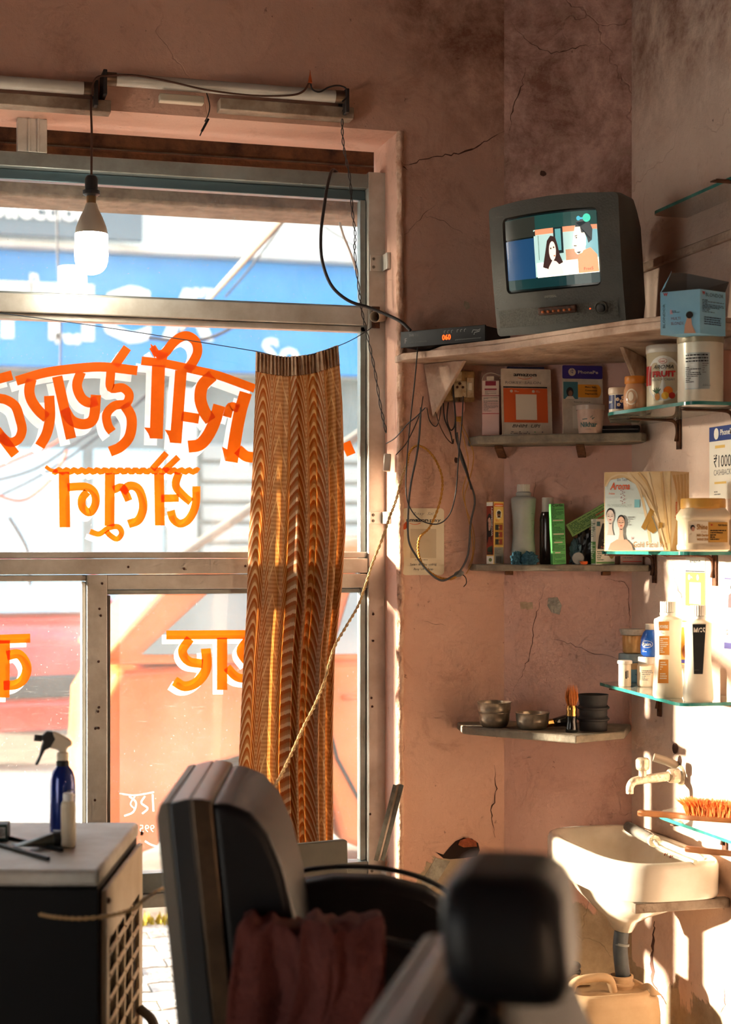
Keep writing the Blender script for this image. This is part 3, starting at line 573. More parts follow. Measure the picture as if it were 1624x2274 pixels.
sb_ = thing('sun_block_board', 'unseen narrow wooden board added to block a strip of sun', 'board', (-.52, 5.0, -.012), .3)  # added out of view to cut the sun strip beside the curtain
MB().box(-.09, .09, -.012, .012, .12, 1.52).build('board_panel', M('bare board wood', (150, 120, 90), .8), sb_, bev=.003)
for x in (-.07, .07): MB().box(x - .015, x + .015, -.10, .10, 0, .12).build('board_foot', M('bare board wood', (150, 120, 90), .8), sb_, bev=.003)
# ================================================================== curtain
def curtain_mat():
    m = bpy.data.materials.new('feather print curtain'); m.use_nodes = True; t = m.node_tree; L = t.links.new; b = t.nodes['Principled BSDF']; b.inputs['Roughness'].default_value = .8; b.inputs['Specular IOR Level'].default_value = .15
    uv = N(t, 'ShaderNodeUVMap'); sp = N(t, 'ShaderNodeSeparateXYZ'); L(uv.outputs[0], sp.inputs[0])
    def mt(op, a, c=0, d=0):
        x = N(t, 'ShaderNodeMath', operation=op)
        for i, q in ((0, a), (1, c), (2, d)):
            if isinstance(q, (int, float)): x.inputs[i].default_value = q
            else: L(q, x.inputs[i])
        return x.outputs[0]
    u, v = sp.outputs[0], sp.outputs[1]
    fu = mt('FRACT', u); c = mt('ABSOLUTE', mt('SUBTRACT', fu, .5)); k = mt('MULTIPLY', c, 2)             # 0 in the middle of a feather, 1 at its edge
    nz = N(t, 'ShaderNodeTexNoise', i_Scale=60, i_Detail=3); L(uv.outputs[0], nz.inputs['Vector'])
    ph = mt('ADD', mt('MULTIPLY', v, 44), mt('MULTIPLY', mt('POWER', k, 1.9), 3.4)); ph = mt('ADD', ph, mt('MULTIPLY', nz.outputs[0], .25)); fr_ = mt('FRACT', ph)
    r = N(t, 'ShaderNodeValToRGB'); r.color_ramp.interpolation = 'LINEAR'; E = r.color_ramp.elements
    E[0].position = 0; E[0].color = lin((150, 84, 42)); E[1].position = .30; E[1].color = lin((156, 90, 46))
    for p, q in ((.36, (206, 182, 152)), (.60, (198, 172, 144)), (.66, (168, 126, 90)), (.92, (158, 110, 70))): e = E.new(p); e.color = lin(q)
    L(fr_, r.inputs[0])
    wv = mt('FRACT', mt('MULTIPLY', v, 130)); r2 = N(t, 'ShaderNodeMix', data_type='RGBA'); L(mt('GREATER_THAN', wv, .5), r2.inputs[0]); r2.inputs[6].default_value = lin((164, 128, 100)); r2.inputs[7].default_value = lin((184, 152, 124))
    edge = mt('GREATER_THAN', k, .90); mx = N(t, 'ShaderNodeMix', data_type='RGBA'); L(edge, mx.inputs[0]); L(r.outputs[0], mx.inputs[6]); L(r2.outputs[2], mx.inputs[7])
    # every third band is a plain figured stripe with small leaf tips
    band = mt('GREATER_THAN', mt('FRACT', mt('MULTIPLY', u, 1 / 3)), .74); lf = mt('ABSOLUTE', mt('SUBTRACT', mt('FRACT', mt('ADD', mt('MULTIPLY', v, 17), k)), .5)); 
    m4 = N(t, 'ShaderNodeMix', data_type='RGBA'); L(mt('LESS_THAN', lf, .06), m4.inputs[0]); L(r2.outputs[2], m4.inputs[6]); m4.inputs[7].default_value = lin((206, 182, 154))
    m5 = N(t, 'ShaderNodeMix', data_type='RGBA'); L(band, m5.inputs[0]); L(mx.outputs[2], m5.inputs[6]); L(m4.outputs[2], m5.inputs[7])
    L(m5.outputs[2], b.inputs['Base Color'])
    tl = N(t, 'ShaderNodeBsdfTranslucent'); hs = N(t, 'ShaderNodeMix', data_type='RGBA', blend_type='MULTIPLY'); hs.inputs[0].default_value = 1; L(m5.outputs[2], hs.inputs[6]); hs.inputs[7].default_value = (1, .62, .22, 1); L(hs.outputs[2], tl.inputs[0])
    ms = N(t, 'ShaderNodeMixShader'); ms.inputs[0].default_value = .32; L(b.outputs[0], ms.inputs[1]); L(tl.outputs[0], ms.inputs[2]); L(ms.outputs[0], t.nodes['Material Output'].inputs[0])
    return m
CM = curtain_mat()
def lerp_tab(tab, y):
    for (y0, x0), (y1, x1) in zip(tab, tab[1:]):
        if y <= y1: return x0 + (x1 - x0) * max(0, (y - y0)) / (y1 - y0)
    return tab[-1][1]
CL = [(780, 568), (900, 566), (1060, 560), (1200, 552), (1350, 548), (1480, 540), (1700, 530), (1860, 540), (1960, 578), (1995, 586)]
CR = [(768, 752), (900, 761), (1060, 765), (1180, 767), (1300, 758), (1450, 742), (1600, 738), (1995, 738)]
cur = thing('curtain', 'gathered orange brown feather-striped curtain hanging on a string across the window', 'curtain', (onY(660, 1400, 4.22).x, 4.22, 0))
co = cur.location.copy()
FOLD = [.0, .13, .33, .42, .50, .62, .70, .82, .92, 1.0]
def fold(u, v):
    # uneven pleats: deep, rounded towards the room, tight valleys
    for i in range(len(FOLD) - 1):
        if u <= FOLD[i + 1] + 1e-6:
            q = (u - FOLD[i]) / (FOLD[i + 1] - FOLD[i]); amp = (.7 + .5 * math.sin(i * 2.3)) * (.35 if i < 2 else 1.25) * (.012 + .050 * min(1, v * 2.2)) ; return amp * (math.sin(math.pi * q) ** .7)
    return 0
def topy(u): return 781 + 14 * math.sin(math.pi * min(1, u * 1.05)) - 14 * u ** 2
def cpt(u, v):
    y = topy(u) + (1992 - topy(u)) * v; uu = u + .012 * math.sin(v * 5 + u * 9) * (1 - abs(2 * u - 1)); a, c_ = lerp_tab(CL, y), lerp_tab(CR, y)
    gath = .0035 * math.sin(u * 150) * max(0, 1 - v * 14)
    p = onY(a + (c_ - a) * uu, y, 4.235); return p - co + Vector((0, -fold(u, v) - gath + (.02 if v > .9 else 0) * 0, 0))
b = MB(); nu, nv = 260, 90; b.grid(cpt, nu, nv); b.uv = []
for j in range(nv + 1):
    for i in range(nu + 1):
        u, v = i / nu, j / nv; b.uv.append((1.0 + u * 5.2 + .15 * math.sin(v * 3), 1 - v))
b.build('fabric', CM, cur, smooth=180)
HM = M('curtain heading fabric', (176, 142, 114), .85, 0, (206, 176, 146), 50, .2, trans=.15)
b = MB(); b.grid(lambda u, v: cpt(u, v * .036) + Vector((0, -.003 - .002 * math.sin(u * 150), -.000)), 260, 4); b.build('heading', HM, cur, smooth=180)
b = MB(); b.tube([cpt(u / 30, .036) + Vector((0, -.0035, 0)) for u in range(31)], .0008, 5, 1); b.build('stitching', M('stitch thread', (110, 80, 60), .8), cur)
st = M('curtain string', (60, 72, 84), .6)
wire('curtain_string', [onY(-10, 694, 4.30), onY(200, 722, 4.27), onY(420, 756, 4.24), onY(568, 780, 4.225), onY(650, 795, 4.23), onY(752, 768, 4.225), onY(815, 735, 4.31), onY(838, 714, 4.324)], .0012, st, None, 'thin dark string strung across the window to carry the curtain', 'string')
# ================================================================== tube lights, bulb and their wires
TW = M('tube glass', (214, 212, 204), .25, .05, (196, 192, 182), 6); CAPM = M('tube end cap', (120, 100, 84), .4, .8); PCW = M('dirty white batten', (176, 160, 142), .6, 0, (120, 96, 78), 10); DKP = M('dark holder plastic', (40, 36, 36), .6)
def tube_light(lab, a, b_, Y, tray):
    A, B = onY(a[0], a[1], Y), onY(b_[0], b_[1], Y); B.z = A.z = (A.z + B.z) / 2
    L_ = B.x - A.x; t_ = thing('tube_light', lab, 'light', (A.x, Y, A.z), group='tube lights')
    b = MB(); b.tube([(.02, 0, 0), (L_ - .02, 0, 0)], .0165, 20, 1); b.build('tube', TW, t_, smooth=50)
    for x0, x1 in ((.004, .03), (L_ - .03, L_ - .004)): MB().tube([(x0, 0, 0), (x1, 0, 0)], .0172, 20, 1).build('end_cap', CAPM, t_, smooth=50)
    for x in (0, L_): MB().box(x - .005, x + .005, -.02, YW - Y - .0, -.045, .019).build('lamp_holder', DKP, t_, bev=.002)
    MB().box(tray[0], tray[1], .010, YW - Y, -.052, -.022).build('batten', PCW, t_, bev=.002)
    return t_, L_
del_g = tube_light('short end of the left tube light running out of the frame', (-320, 176), (212, 181), 4.14, (0, .62))[0]
if 'group' in del_g: del del_g['group']
t2, L2 = tube_light('grimy fluorescent tube above the window, its wires trailing off the right end', (232, 182), (768, 209), 4.14, (.30, .66))
del t2['group']
b = MB(); b.box(.14, .255, -.008, .02, -.047, -.027); b.build('starter_cover', M('ivory starter', (206, 196, 176), .5), t2, bev=.003)
BRW = M('brown flex', (84, 52, 38), .6); DKW = M('black flex', (44, 38, 38), .5)
wire('flex', yw([(206, 212), (206, 190), (216, 172), (240, 168), (300, 168), (380, 182), (460, 200), (560, 212), (640, 212), (672, 204), (686, 185), (690, 172)], 4.112), .0026, BRW, None, 'reddish brown flex looped along the right tube light', 'wire')
wire('flex', yw([(689, 178), (694, 198), (710, 204), (730, 194), (750, 190), (768, 196), (771, 214), (760, 226)], 4.118), .0022, DKW, None, 'short dark flex joining the nail to the right tube end', 'wire')
b = MB(); b.lathe([(.006, 0), (.004, .012), (.002, .02), (.0005, .034)], 8); o = b.build('wire_nut', M('orange tape', (190, 84, 40), .6), None); o.location = onY(689, 184, 4.11); props(o, 'small orange taped wire end above the right tube light', 'tape')
bulb = thing('light_bulb', 'lit bulb hanging on its cord in front of the left upper pane', 'bulb', onY(203, 610, 4.12)); bz = bulb.location.z
kk = (dep(bulb.location)) / 3600
def zrel(py): return (610 - py) * kk
EM = M('lit bulb glass', (255, 246, 226), .3, emit=45)
b = MB(); pr = [(.0005, 0), (.012, .0012), (.022, .005), (.031, .012), (.0375, .022), (.0412, .035), (.0425, .050), (.041, zrel(520))]
b.lathe(pr, 32); b.build('glass_dome', EM, bulb, smooth=60)
b = MB(); b.lathe([(.0412, zrel(520)), (.038, zrel(505)), (.028, zrel(482)), (.018, zrel(465)), (.0135, zrel(452))], 32); b.build('heat_sink', M('white bulb body', (206, 198, 184), .45), bulb, smooth=60)
b = MB(); b.lathe([(.012, zrel(452)), (.0125, zrel(444)), (.0125, zrel(430)), (.011, zrel(428))], 20); b.build('bulb_cap', M('brass bulb cap', (150, 122, 86), .4, .8), bulb)
b = MB(); b.lathe([(.014, zrel(436)), (.0215, zrel(432)), (.0215, zrel(424)), (.016, zrel(421)), (.0165, zrel(398)), (.012, zrel(391)), (.003, zrel(388))], 24); b.build('bulb_holder', M('black bakelite', (44, 44, 46), .45), bulb)
b = MB(); b.tube([(0, 0, zrel(389)), (.001, 0, zrel(300)), (-.001, .0, zrel(240)), (.003, .02, zrel(200)), (.008, .03, zrel(186))], .0028, 8); b.build('cord', BRW, bulb)
wire('flex', yw([(459, 207), (463, 220), (466, 238), (462, 256), (455, 270)], 4.125), .0014, DKW, None, 'thin wire dangling with a black clip above the upper pane', 'wire')
b = MB(); b.obox(onY(463, 264, 4.125), onY(448, 292, 4.125), .008, .006).obox(onY(452, 284, 4.125), onY(444, 302, 4.125), .003, .003); o = b.build('wire_clip', DKP, None, bev=.001); props(o, 'black clip hanging at the end of the thin wire over the header', 'clip')
wire('flex', [(764, 228, 4.29), (760, 275, 4.31), (764, 330, 4.36), (777, 395, 4.46), (783, 470, 4.45), (789, 520, 4.45), (788, 560, 4.45), (797, 640, 4.45), (804, 690, 4.44), (817, 750, 4.43), (832, 820, 4.42), (845, 900, 4.42), (858, 962, 4.41)], .0014, DKW, None, 'twisted pair of thin wires hanging down the right jamb', 'wire', twist=.0028, turns=15)
wire('cable', [(750, 384, 4.50), (738, 378, 4.46), (728, 410, 4.42), (720, 460, 4.40), (713, 520, 4.38), (716, 580, 4.36), (737, 635, 4.36), (775, 668, 4.36), (820, 683, 4.36), (862, 700, 4.34), (890, 714, 4.32), (912, 734, 4.30)], .0044, DKW, None, 'thick dark cable drooping across the upper pane to the set-top box', 'cable')
wire('cable', [(750, 440, 4.9), (752, 480, 4.9), (762, 520, 4.9), (780, 565, 4.9), (795, 610, 4.9), (815, 640, 4.9)], .004, M('pale cable', (206, 200, 190), .6), None, 'pale cable hanging just outside the right end of the upper pane', 'cable')
o = MB().box(-.010, .010, -.012, .012, 0, .048).build('connector', M('ivory connector', (206, 196, 180), .5), None, bev=.003); o.location = at(859, 1047, 4.41); o.rotation_euler = (0, .06, -.3); props(o, 'small ivory connector block at the end of the wires on the jamb', 'connector')
wire('flex', [(858, 985, 4.41), (875, 975, 4.38), (890, 960, 4.33), (905, 942, 4.30), (925, 925, 4.28), (945, 905, 4.27)], .0015, DKW, None, 'pair of thin wires running from the ivory connector to the socket', 'wire')
# tube bracket
tb = thing('pipe_holder', 'rusty round curtain pipe holder screwed on the window jamb', 'holder', onY(834, 705, 4.322))
MB().box(-.012, .012, -.004, 0, -.03, .03).build('plate', IRON, tb, bev=.001)
b = MB(); b.tube([(.018, -.008, .004), (-.014, -.042, -.004)], .015, 18, 1, caps=False); b.build('pipe_socket', M('tin socket', (196, 180, 158), .5, .6), tb, smooth=60, solid=.0015)
# ================================================================== twisted tan cord across the curtain
TC = M('tan cord', (206, 172, 120), .6, 0, (176, 138, 90), 30)
wire('cord', [(905, 1030, 4.26), (893, 1060, 4.27), (880, 1110, 4.27), (865, 1150, 4.28), (850, 1195, 4.27), (828, 1250, 4.22), (812, 1300, 4.18), (796, 1345, 4.10), (770, 1390, 4.02), (742, 1440, 3.94), (722, 1510, 3.84), (700, 1565, 3.76), (672, 1620, 3.68), (645, 1680, 3.58), (620, 1730, 3.48), (590, 1775, 3.36), (562, 1800, 3.25), (543, 1822, 3.30), (520, 1870, 3.32), (470, 1935, 3.34), (400, 1960, 3.22), (352, 1978, 2.98), (318, 2000, 2.78), (296, 2018, 2.78), (250, 2032, 2.77), (180, 2040, 2.76), (120, 2036, 2.76), (88, 2030, 2.77)], .0019, TC, None, 'long twisted tan cord slung from the wall across the curtain to the cooler', 'cord', twist=.0022, turns=60)
# ================================================================== cooler
zc_ = .882; ck = thing('air_cooler', 'grey metal desert cooler with louvred side, bottles standing on its top', 'cooler', (.320, 2.870, 0), -TH)
CG = M('cream sheet metal', (212, 200, 180), .5, .25, (186, 168, 142), 4, .15, 20); CTOP = M('worn grey top', (206, 204, 196), .5, .2, (168, 160, 146), 5, .15, 20); CDK = M('black grille plastic', (12, 12, 13), .6, spec=.2)
Wc, Dc = .72, .5
b = MB(); b.box(-Wc, 0, 0, Dc, zc_ - .03, zc_); b.build('top_panel', CTOP, ck, bev=.008, seg=3)
b = MB(); b.box(-Wc + .004, -.004, .004, Dc - .004, .03, zc_ - .031); b.build('cabinet', M('black cabinet', (12, 12, 13), .5), ck)
b = MB(); b.box(-Wc, -.001, -.004, .003, .03, zc_ - .032); b.build('front_panel', CDK, ck, bev=.002)
# side louvre door: frame and slats
for x0, x1, z0, z1 in ((.02, .055, .05, zc_ - .04), (.44, .485, .05, zc_ - .04), (.056, .439, zc_ - .135, zc_ - .04), (.056, .439, .05, .09)):
    b = MB(); b.box(.0, .010, x0, x1, z0, z1); b.build('side_frame', CG, ck, bev=.002)
for k in range(1, 4): MB().box(.001, .009, .056 + k * .096 - .006, .056 + k * .096 + .006, .092, zc_ - .137).build('mullion_strip', CG, ck)
nl = 15
for i in range(4):
    for k in range(nl):
        y0 = .056 + i * .096 + .007; z0 = .10 + k * (zc_ - .137 - .10) / nl; b = MB()
        b.add([(.001, y0, z0), (.001, y0 + .083, z0), (.012, y0 + .083, z0 + .022), (.012, y0, z0 + .022), (-.003, y0, z0 + .004), (-.003, y0 + .083, z0 + .004), (.008, y0 + .083, z0 + .026), (.008, y0, z0 + .026)], [(0, 1, 2, 3), (7, 6, 5, 4), (0, 4, 5, 1), (1, 5, 6, 2), (2, 6, 7, 3), (3, 7, 4, 0)])
        b.build('louvre_slat', CG, ck, smooth=0)
WOOL = M('wood wool pad', (112, 96, 72), 1, 0, (70, 58, 44), 60, .8, 120)
MB().box(-.002, -.0005, .056, .439, .09, zc_ - .14).build('cooling_pad', WOOL, ck)
for y, z in ((.03, zc_ - .06), (.455, zc_ - .015)):
    b = MB(); b.lathe([(.005, 0), (.005, .004), (.001, .006)], 8); o = b.build('side_screw', CRK, ck); o.location = (.010, y, z); o.rotation_euler = (0, math.pi / 2, 0)
b = MB(); b.tube([(.013, .42, .52), (.045, .40, .49), (.055, .36, .40), (.045, .30, .33), (.013, .26, .31)], .010, 10); b.build('side_handle', M('grey rubber handle', (96, 88, 80), .7), ck)
b = MB(); b.tube([(.012, .16, .42), (.03, .10, .40), (.045, .05, .30), (.040, .03, .18), (.02, .06, .08)], .010, 10); b.build('side_handle', M('grey rubber handle', (96, 88, 80), .7), ck)
rr = random.Random(4); b = MB()
for k in range(90):
    x, z = -rr.uniform(.1, .6) ** 1.0 * 1.1 - 0.0, rr.uniform(.2, .62); s = rr.uniform(.001, .003); b.box(x, x + s, -.0062, -.0045, z, z + s)
props(b.build('water_droplet', M('glinting droplet', (210, 220, 224), .05, .9), ck), kind='stuff')
# things on the cooler
def ctop(px, py): return onZ(px, py, zc_)
sp_ = thing('spray_bottle', 'blue metal spray bottle with black and white trigger head on the cooler', 'bottle', ctop(139, 1853)); sp_.scale = (1, 1, 1)
kb = dep(sp_.location) / 3600
def zb_(py): return (1853 - py) * kb
BLM = M('cobalt blue enamel', (20, 46, 132), .2, .3, (30, 62, 156), 10, coat=.8)
b = MB(); b.lathe([(.018, 0), (.0245, .003), (.0255, .008), (.0255, zb_(1745)), (.0245, zb_(1728)), (.020, zb_(1712)), (.013, zb_(1702)), (.0105, zb_(1694))], 36); b.build('bottle_body', BLM, sp_, smooth=50)
b = MB(); b.lathe([(.012, zb_(1706)), (.0125, zb_(1706)), (.0125, zb_(1690)), (.010, zb_(1689))], 24); b.build('collar', M('black collar', (30, 30, 32), .5), sp_)
lb = Label(cylm(.0255, 0, -62), .0003); lb.rect(M('silver band', (190, 196, 200), .4, .6), -.035, .010, .02, .0135, 0, 'base_band'); lb.rect(GREYP, -.006, .058, .018, .090, 0, 'label_plate').rect(BLM, -.0045, .0595, .0165, .0885, 1, 'label_plate').text(WHITE, 'H2O', -.003, .068, .013, bold=.01); lb.build(sp_)
def side(poly, t0, t1, name, mat, bev=.002, rz=math.pi):
    b = MB(); b.prism(poly, -t0, t1, lambda x, y, z: (x, z, y)); return b.build(name, mat, sp_, bev=bev)
def q2(pts): return [((x - 139) * kb, (1853 - y) * kb) for x, y in pts]
b = MB(); b.lathe([(.011, zb_(1688)), (.0115, zb_(1672)), (.009, zb_(1670))], 20); b.build('neck_ring', M('cream nozzle plastic', (226, 214, 190), .4), sp_)
side(q2([(133, 1671), (147, 1671), (148, 1660), (160, 1656), (159, 1645), (140, 1632), (118, 1622), (112, 1630), (104, 1650), (112, 1660), (128, 1664)]), .009, .009, 'spray_head', M('cream nozzle plastic', (226, 214, 190), .4), .004)
side(q2([(92, 1634), (104, 1622), (116, 1623), (124, 1640), (113, 1658), (100, 1664), (94, 1676), (84, 1697), (78, 1696), (88, 1676), (93, 1654), (96, 1645)]), .0095, .0095, 'trigger', M('black trigger plastic', (42, 46, 48), .45), .003)
b = MB(); b.tube([(q2([(94, 1638)])[0][0], 0, q2([(94, 1638)])[0][1]), (q2([(77, 1635)])[0][0], 0, q2([(77, 1636)])[0][1])], .007, 14, 1); b.build('nozzle', M('dark nozzle', (70, 70, 72), .5), sp_, smooth=50)
wbt = thing('small_bottle', 'small cream white bottle standing before the blue spray bottle', 'bottle', ctop(152, 1881)); kb2 = dep(wbt.location) / 3600
b = MB(); zq = lambda y: (1881 - y) * kb2
b.lathe([(.011, 0), (.0135, .002), (.0140, .006), (.0140, zq(1790)), (.0125, zq(1782)), (.0095, zq(1778))], 30); b.build('bottle_body', M('milky plastic', (240, 232, 212), .4, 0, (228, 214, 186), 8, trans=.35), wbt, smooth=50)
b = MB(); b.lathe([(.0098, zq(1779)), (.0098, zq(1764)), (.009, zq(1761)), (.004, zq(1760))], 24); b.build('screw_cap', M('white cap', (244, 242, 236), .4), wbt)
tbe = thing('cream_tube', 'dark squeezed tube with black cap lying on the cooler', 'tube', ctop(130, 1880)); tbe.rotation_euler = (0, 0, .28)
b = MB(); b.grid(lambda u, v: (-.012 - .075 * u, .0135 * math.cos(v * 2 * math.pi) * (1 + .15 * u), .014 + .0135 * math.sin(v * 2 * math.pi) * (1 - .93 * u) - .004 * u), 10, 20); b.build('tube_body', M('grey tube foil', (98, 100, 88), .35, .4, (60, 62, 58), 20), tbe, smooth=80)
b = MB(); b.tube([(-.013, 0, .0145), (.014, 0, .0145)], .0142, 20, 1); b.build('tube_cap', M('black ribbed cap', (34, 38, 40), .4), tbe, smooth=50, bev=.001)
for i, (p, q, lab) in enumerate((((-30, 1852), (138, 1892), 'longer black rod lying on the cooler beside the tube'), ((-30, 1872), (108, 1912), 'nearer black rod lying on the cooler edge'))):
    a, b_ = ctop(*p) + Vector((0, 0, .004)), ctop(*q) + Vector((0, 0, .004)); m_ = MB(); m_.obox((0, 0, 0), b_ - a, .007, .007); o = m_.build('black_rod', M('black rod steel', (40, 44, 48), .3, .5), None, bev=.0012); o.location = a; props(o, lab, 'rod')
gx = thing('carton', 'dark green carton at the left edge of the cooler top', 'box', ctop(-6, 1866)); gx.rotation_euler = (0, 0, -.2)
MB().box(-.03, .022, -.02, .02, 0, .034).build('box_body', M('green carton', (36, 62, 54), .5), gx, bev=.0008)
lb = Label(planar((-.004, -.0205, .004), (1, 0, 0), (0, 0, 1))); lb.rect(WHITE, .008, .004, .022, .024, 0)
for k in range(9): lb.rect(BLACK, .009 + k * .0014, .006, .0096 + k * .0014, .022, 1)
lb.build(gx)
# ================================================================== board below the curtain, rod against the jamb
gb = thing('grey_board', 'grey board standing on edge in front of the curtain foot', 'board', (onY(680, 1900, 4.02).x, 4.02, 0), 0)
kx = 4.05 / 3600 * 1.01; b = MB(); A = [onY(587, 1880, 4.02), onY(770, 1866, 4.02)]; x0, x1 = A[0].x - gb.location.x, A[1].x - gb.location.x
b.prism([(x0, 0), (x1 + .015, 0), (x1, A[1].z), (x1 - .01, A[1].z + .003), (x0, A[0].z)], -.009, .009, lambda x, y, z: (x, z, y)); b.build('panel', M('grey laminate', (104, 101, 93), .6, 0, (92, 89, 82), 5), gb, bev=.003)
b = MB(); b.tube([(x1 - .01, -.002, A[1].z - .02), (x1 - .01, -.002, A[1].z - .3)], .003, 8, 1); b.build('edge_strip', M('edge strip', (150, 146, 136), .5), gb)
rd = thing('metal_channel', 'loose bent metal channel leaning against the jamb near the floor', 'channel', onY(845, 1895, 4.17))
p = onY(884, 1742, 4.14) - rd.location; p0 = Vector((0, 0, 0)); dn = onY(845, 1895, 4.17)
dirv = p.normalized(); dd = Vector((-.26 * dirv.x / dirv.z * dn.z / dn.z, 0, 0)); foot = -dirv * .02
b = MB(); b.obox(foot * .98, p, .020, .003); b.obox(foot * .98 + Vector((-.009, -.006, 0)), p + Vector((-.009, -.006, 0)), .003, .012); b.obox(foot * .98 + Vector((.009, -.006, 0)), p + Vector((.009, -.006, 0)), .003, .012)
b.build('channel_body', M('grey channel steel', (140, 132, 118), .45, .7, (96, 84, 70), 20), rd, bev=.0006)
# ================================================================== TV corner shelf, bracket boards
WP = M('weathered painted plywood', (206, 178, 158), .8, 0, (150, 118, 98), 9, .3, 50); WE = M('plywood edge', (186, 150, 116), .85, 0, (120, 88, 64), 40, .4, 90)
zt = 1.968; ts = thing('tv_shelf', 'corner shelf of doubled painted plywood carrying the television', 'shelf', (1.6, 3.9, zt - .03))
o_ = ts.location
def pl2(pts, z0, z1, nm, mat, bev=.002, par=ts):
    b = MB(); b.prism([(x - o_.x, y - o_.y) for x, y in pts], z0 - o_.z, z1 - o_.z); return b.build(nm, mat, par, bev=bev)
fl = [(1.262, 4.197), (1.262, 4.125), (1.44, 3.87), (1.60, 3.47), (1.66, 3.36), (1.876, 3.36), (1.876, 4.02), (1.575, 4.196)]
pl2(fl, zt - .020, zt - .002, 'lower_board', WP)
pl2([(1.345, 4.195), (1.345, 4.05), (1.45, 3.865), (1.605, 3.475), (1.665, 3.37), (1.874, 3.37), (1.874, 4.02), (1.575, 4.193)], zt - .001, zt + .011, 'upper_board', WP)
zt += .012
def tri(nm, lab, a, b_, c, th, nrm):
    t = thing(nm, lab, 'bracket', a); a, b_, c = Vector(a), Vector(b_), Vector(c); n = Vector(nrm).normalized() * th / 2
    m = MB(); V = [p - a + n * s for s in (-1, 1) for p in (a, b_, c)]; m.add(V, [(0, 1, 2), (5, 4, 3), (0, 3, 4, 1), (1, 4, 5, 2), (2, 5, 3, 0)]); m.build('board', WP, t, bev=.002); return t
zu = 1.947
a = onY(945, 792, 4.195); a.z = zu; c = onY(955, 925, 4.195); tb_ = a + Vector((.075, -.115, 0))
tri('shelf_bracket', 'white triangular wooden bracket under the left end of the TV shelf', (a.x, 4.197, zu), tb_, (c.x + .01, 4.190, c.z), .014, (.83, .55, 0))
tri('shelf_bracket', 'dusty triangular bracket under the TV shelf against the right wall', (1.877, 3.93, zu), (1.70, 3.70, zu), (1.877, 3.93, zu - .13), .012, (.79, -.6, 0))
# ------------------------------------------------------------------ television
TVB = M('dusty grey tv plastic', (84, 84, 78), .55, 0, (70, 69, 64), 6, .1, 200); TVD = M('dark tv plastic', (40, 38, 35), .5); TVS = M('speaker mesh plastic', (96, 95, 88), .7, 0, (70, 69, 64), 220, .4, 500)
ux = Vector((.65, -.76, 0)).normalized(); ang = math.atan2(ux.y, ux.x)
P0 = at(1106, 752, 4.10); P0.z = zt
tv = thing('television', 'small old tube television tilted forward on the corner shelf, two actors on its lit screen', 'television', P0)
tv.rotation_euler = Matrix.Rotation(ang, 3, 'Z').to_euler(); tvm = Matrix.Rotation(ang, 3, 'Z') @ Matrix.Rotation(math.radians(8.5), 3, 'X'); tv.rotation_euler = tvm.to_euler()
tv.location = P0 + Vector((0, 0, .002)); tv.scale = (.95, .95, .95)
w_, h_ = .372, .335                                    # local: x along the face, y into the body, z up; bulged front
def bulge(x, z): return -.020 * (1 - (2 * x / w_ - 1) ** 2) - .006 * (1 - (2 * z / h_ - 1) ** 2)
sx0, sx1, sz0, sz1 = .044, .318, .108, .300
def edge(x, z):                                         # slightly barrelled outline
    zz_ = z + .012 * (2 * z / h_ - 1) * (1 - (2 * x / w_ - 1) ** 2) if z > h_ * .5 else z
    return x, zz_
def rr_poly(x0, x1, z0, z1, r, n=5):
    out = []
    for cx, cz, a0 in ((x1 - r, z1 - r, 0), (x0 + r, z1 - r, 90), (x0 + r, z0 + r, 180), (x1 - r, z0 + r, 270)):
        for k in range(n + 1): a = math.radians(a0 + 90 * k / n); out.append((cx + r * math.cos(a), cz + r * math.sin(a)))
    return out
def ringmesh(outer, inner, yo, yi):
    b = MB(); n = len(outer); V = [(edge(x, z)[0], yo(x, z), edge(x, z)[1]) for x, z in outer] + [(edge(x, z)[0], yi(x, z), edge(x, z)[1]) for x, z in inner]
    b.add(V, [(i, (i + 1) % n, n + (i + 1) % n, n + i) for i in range(n)]); return b
def dens(poly, k=4): return [(p[0] + (q[0] - p[0]) * i / k, p[1] + (q[1] - p[1]) * i / k) for p, q in zip(poly, poly[1:] + poly[:1]) for i in range(k)]
OUT = dens(rr_poly(0, w_, 0, h_, .012)); INN = dens(rr_poly(sx0, sx1, sz0, sz1, .014)); IN2 = dens(rr_poly(sx0 + .007, sx1 - .007, sz0 + .007, sz1 - .007, .010))
ringmesh(OUT, INN, bulge, bulge).build('bezel', TVB, tv, smooth=50); ringmesh(INN, IN2, bulge, lambda x, z: bulge(x, z) + .010).build('screen_recess', TVD, tv, smooth=40)
b = MB(); n = len(OUT); secs = [(0, 0, 1, 1, 0), (.03, 0, 1, 1, 0), (.11, .02, .96, .97, 0), (.17, .06, .86, .86, .01), (.27, .12, .66, .64, .05)]; V = []
for y, ix, kx_, kz_, dz in secs: V += [(w_ / 2 + (edge(x, z)[0] - w_ / 2) * kx_, y + (bulge(x, z) if y == 0 else 0), (edge(x, z)[1]) * kz_ + dz) for x, z in OUT]
b.add(V, [(j * n + (i + 1) % n, j * n + i, (j + 1) * n + i, (j + 1) * n + (i + 1) % n) for j in range(len(secs) - 1) for i in range(n)] + [tuple(range((len(secs) - 1) * n, len(secs) * n))])
b.build('housing', TVB, tv, smooth=40)
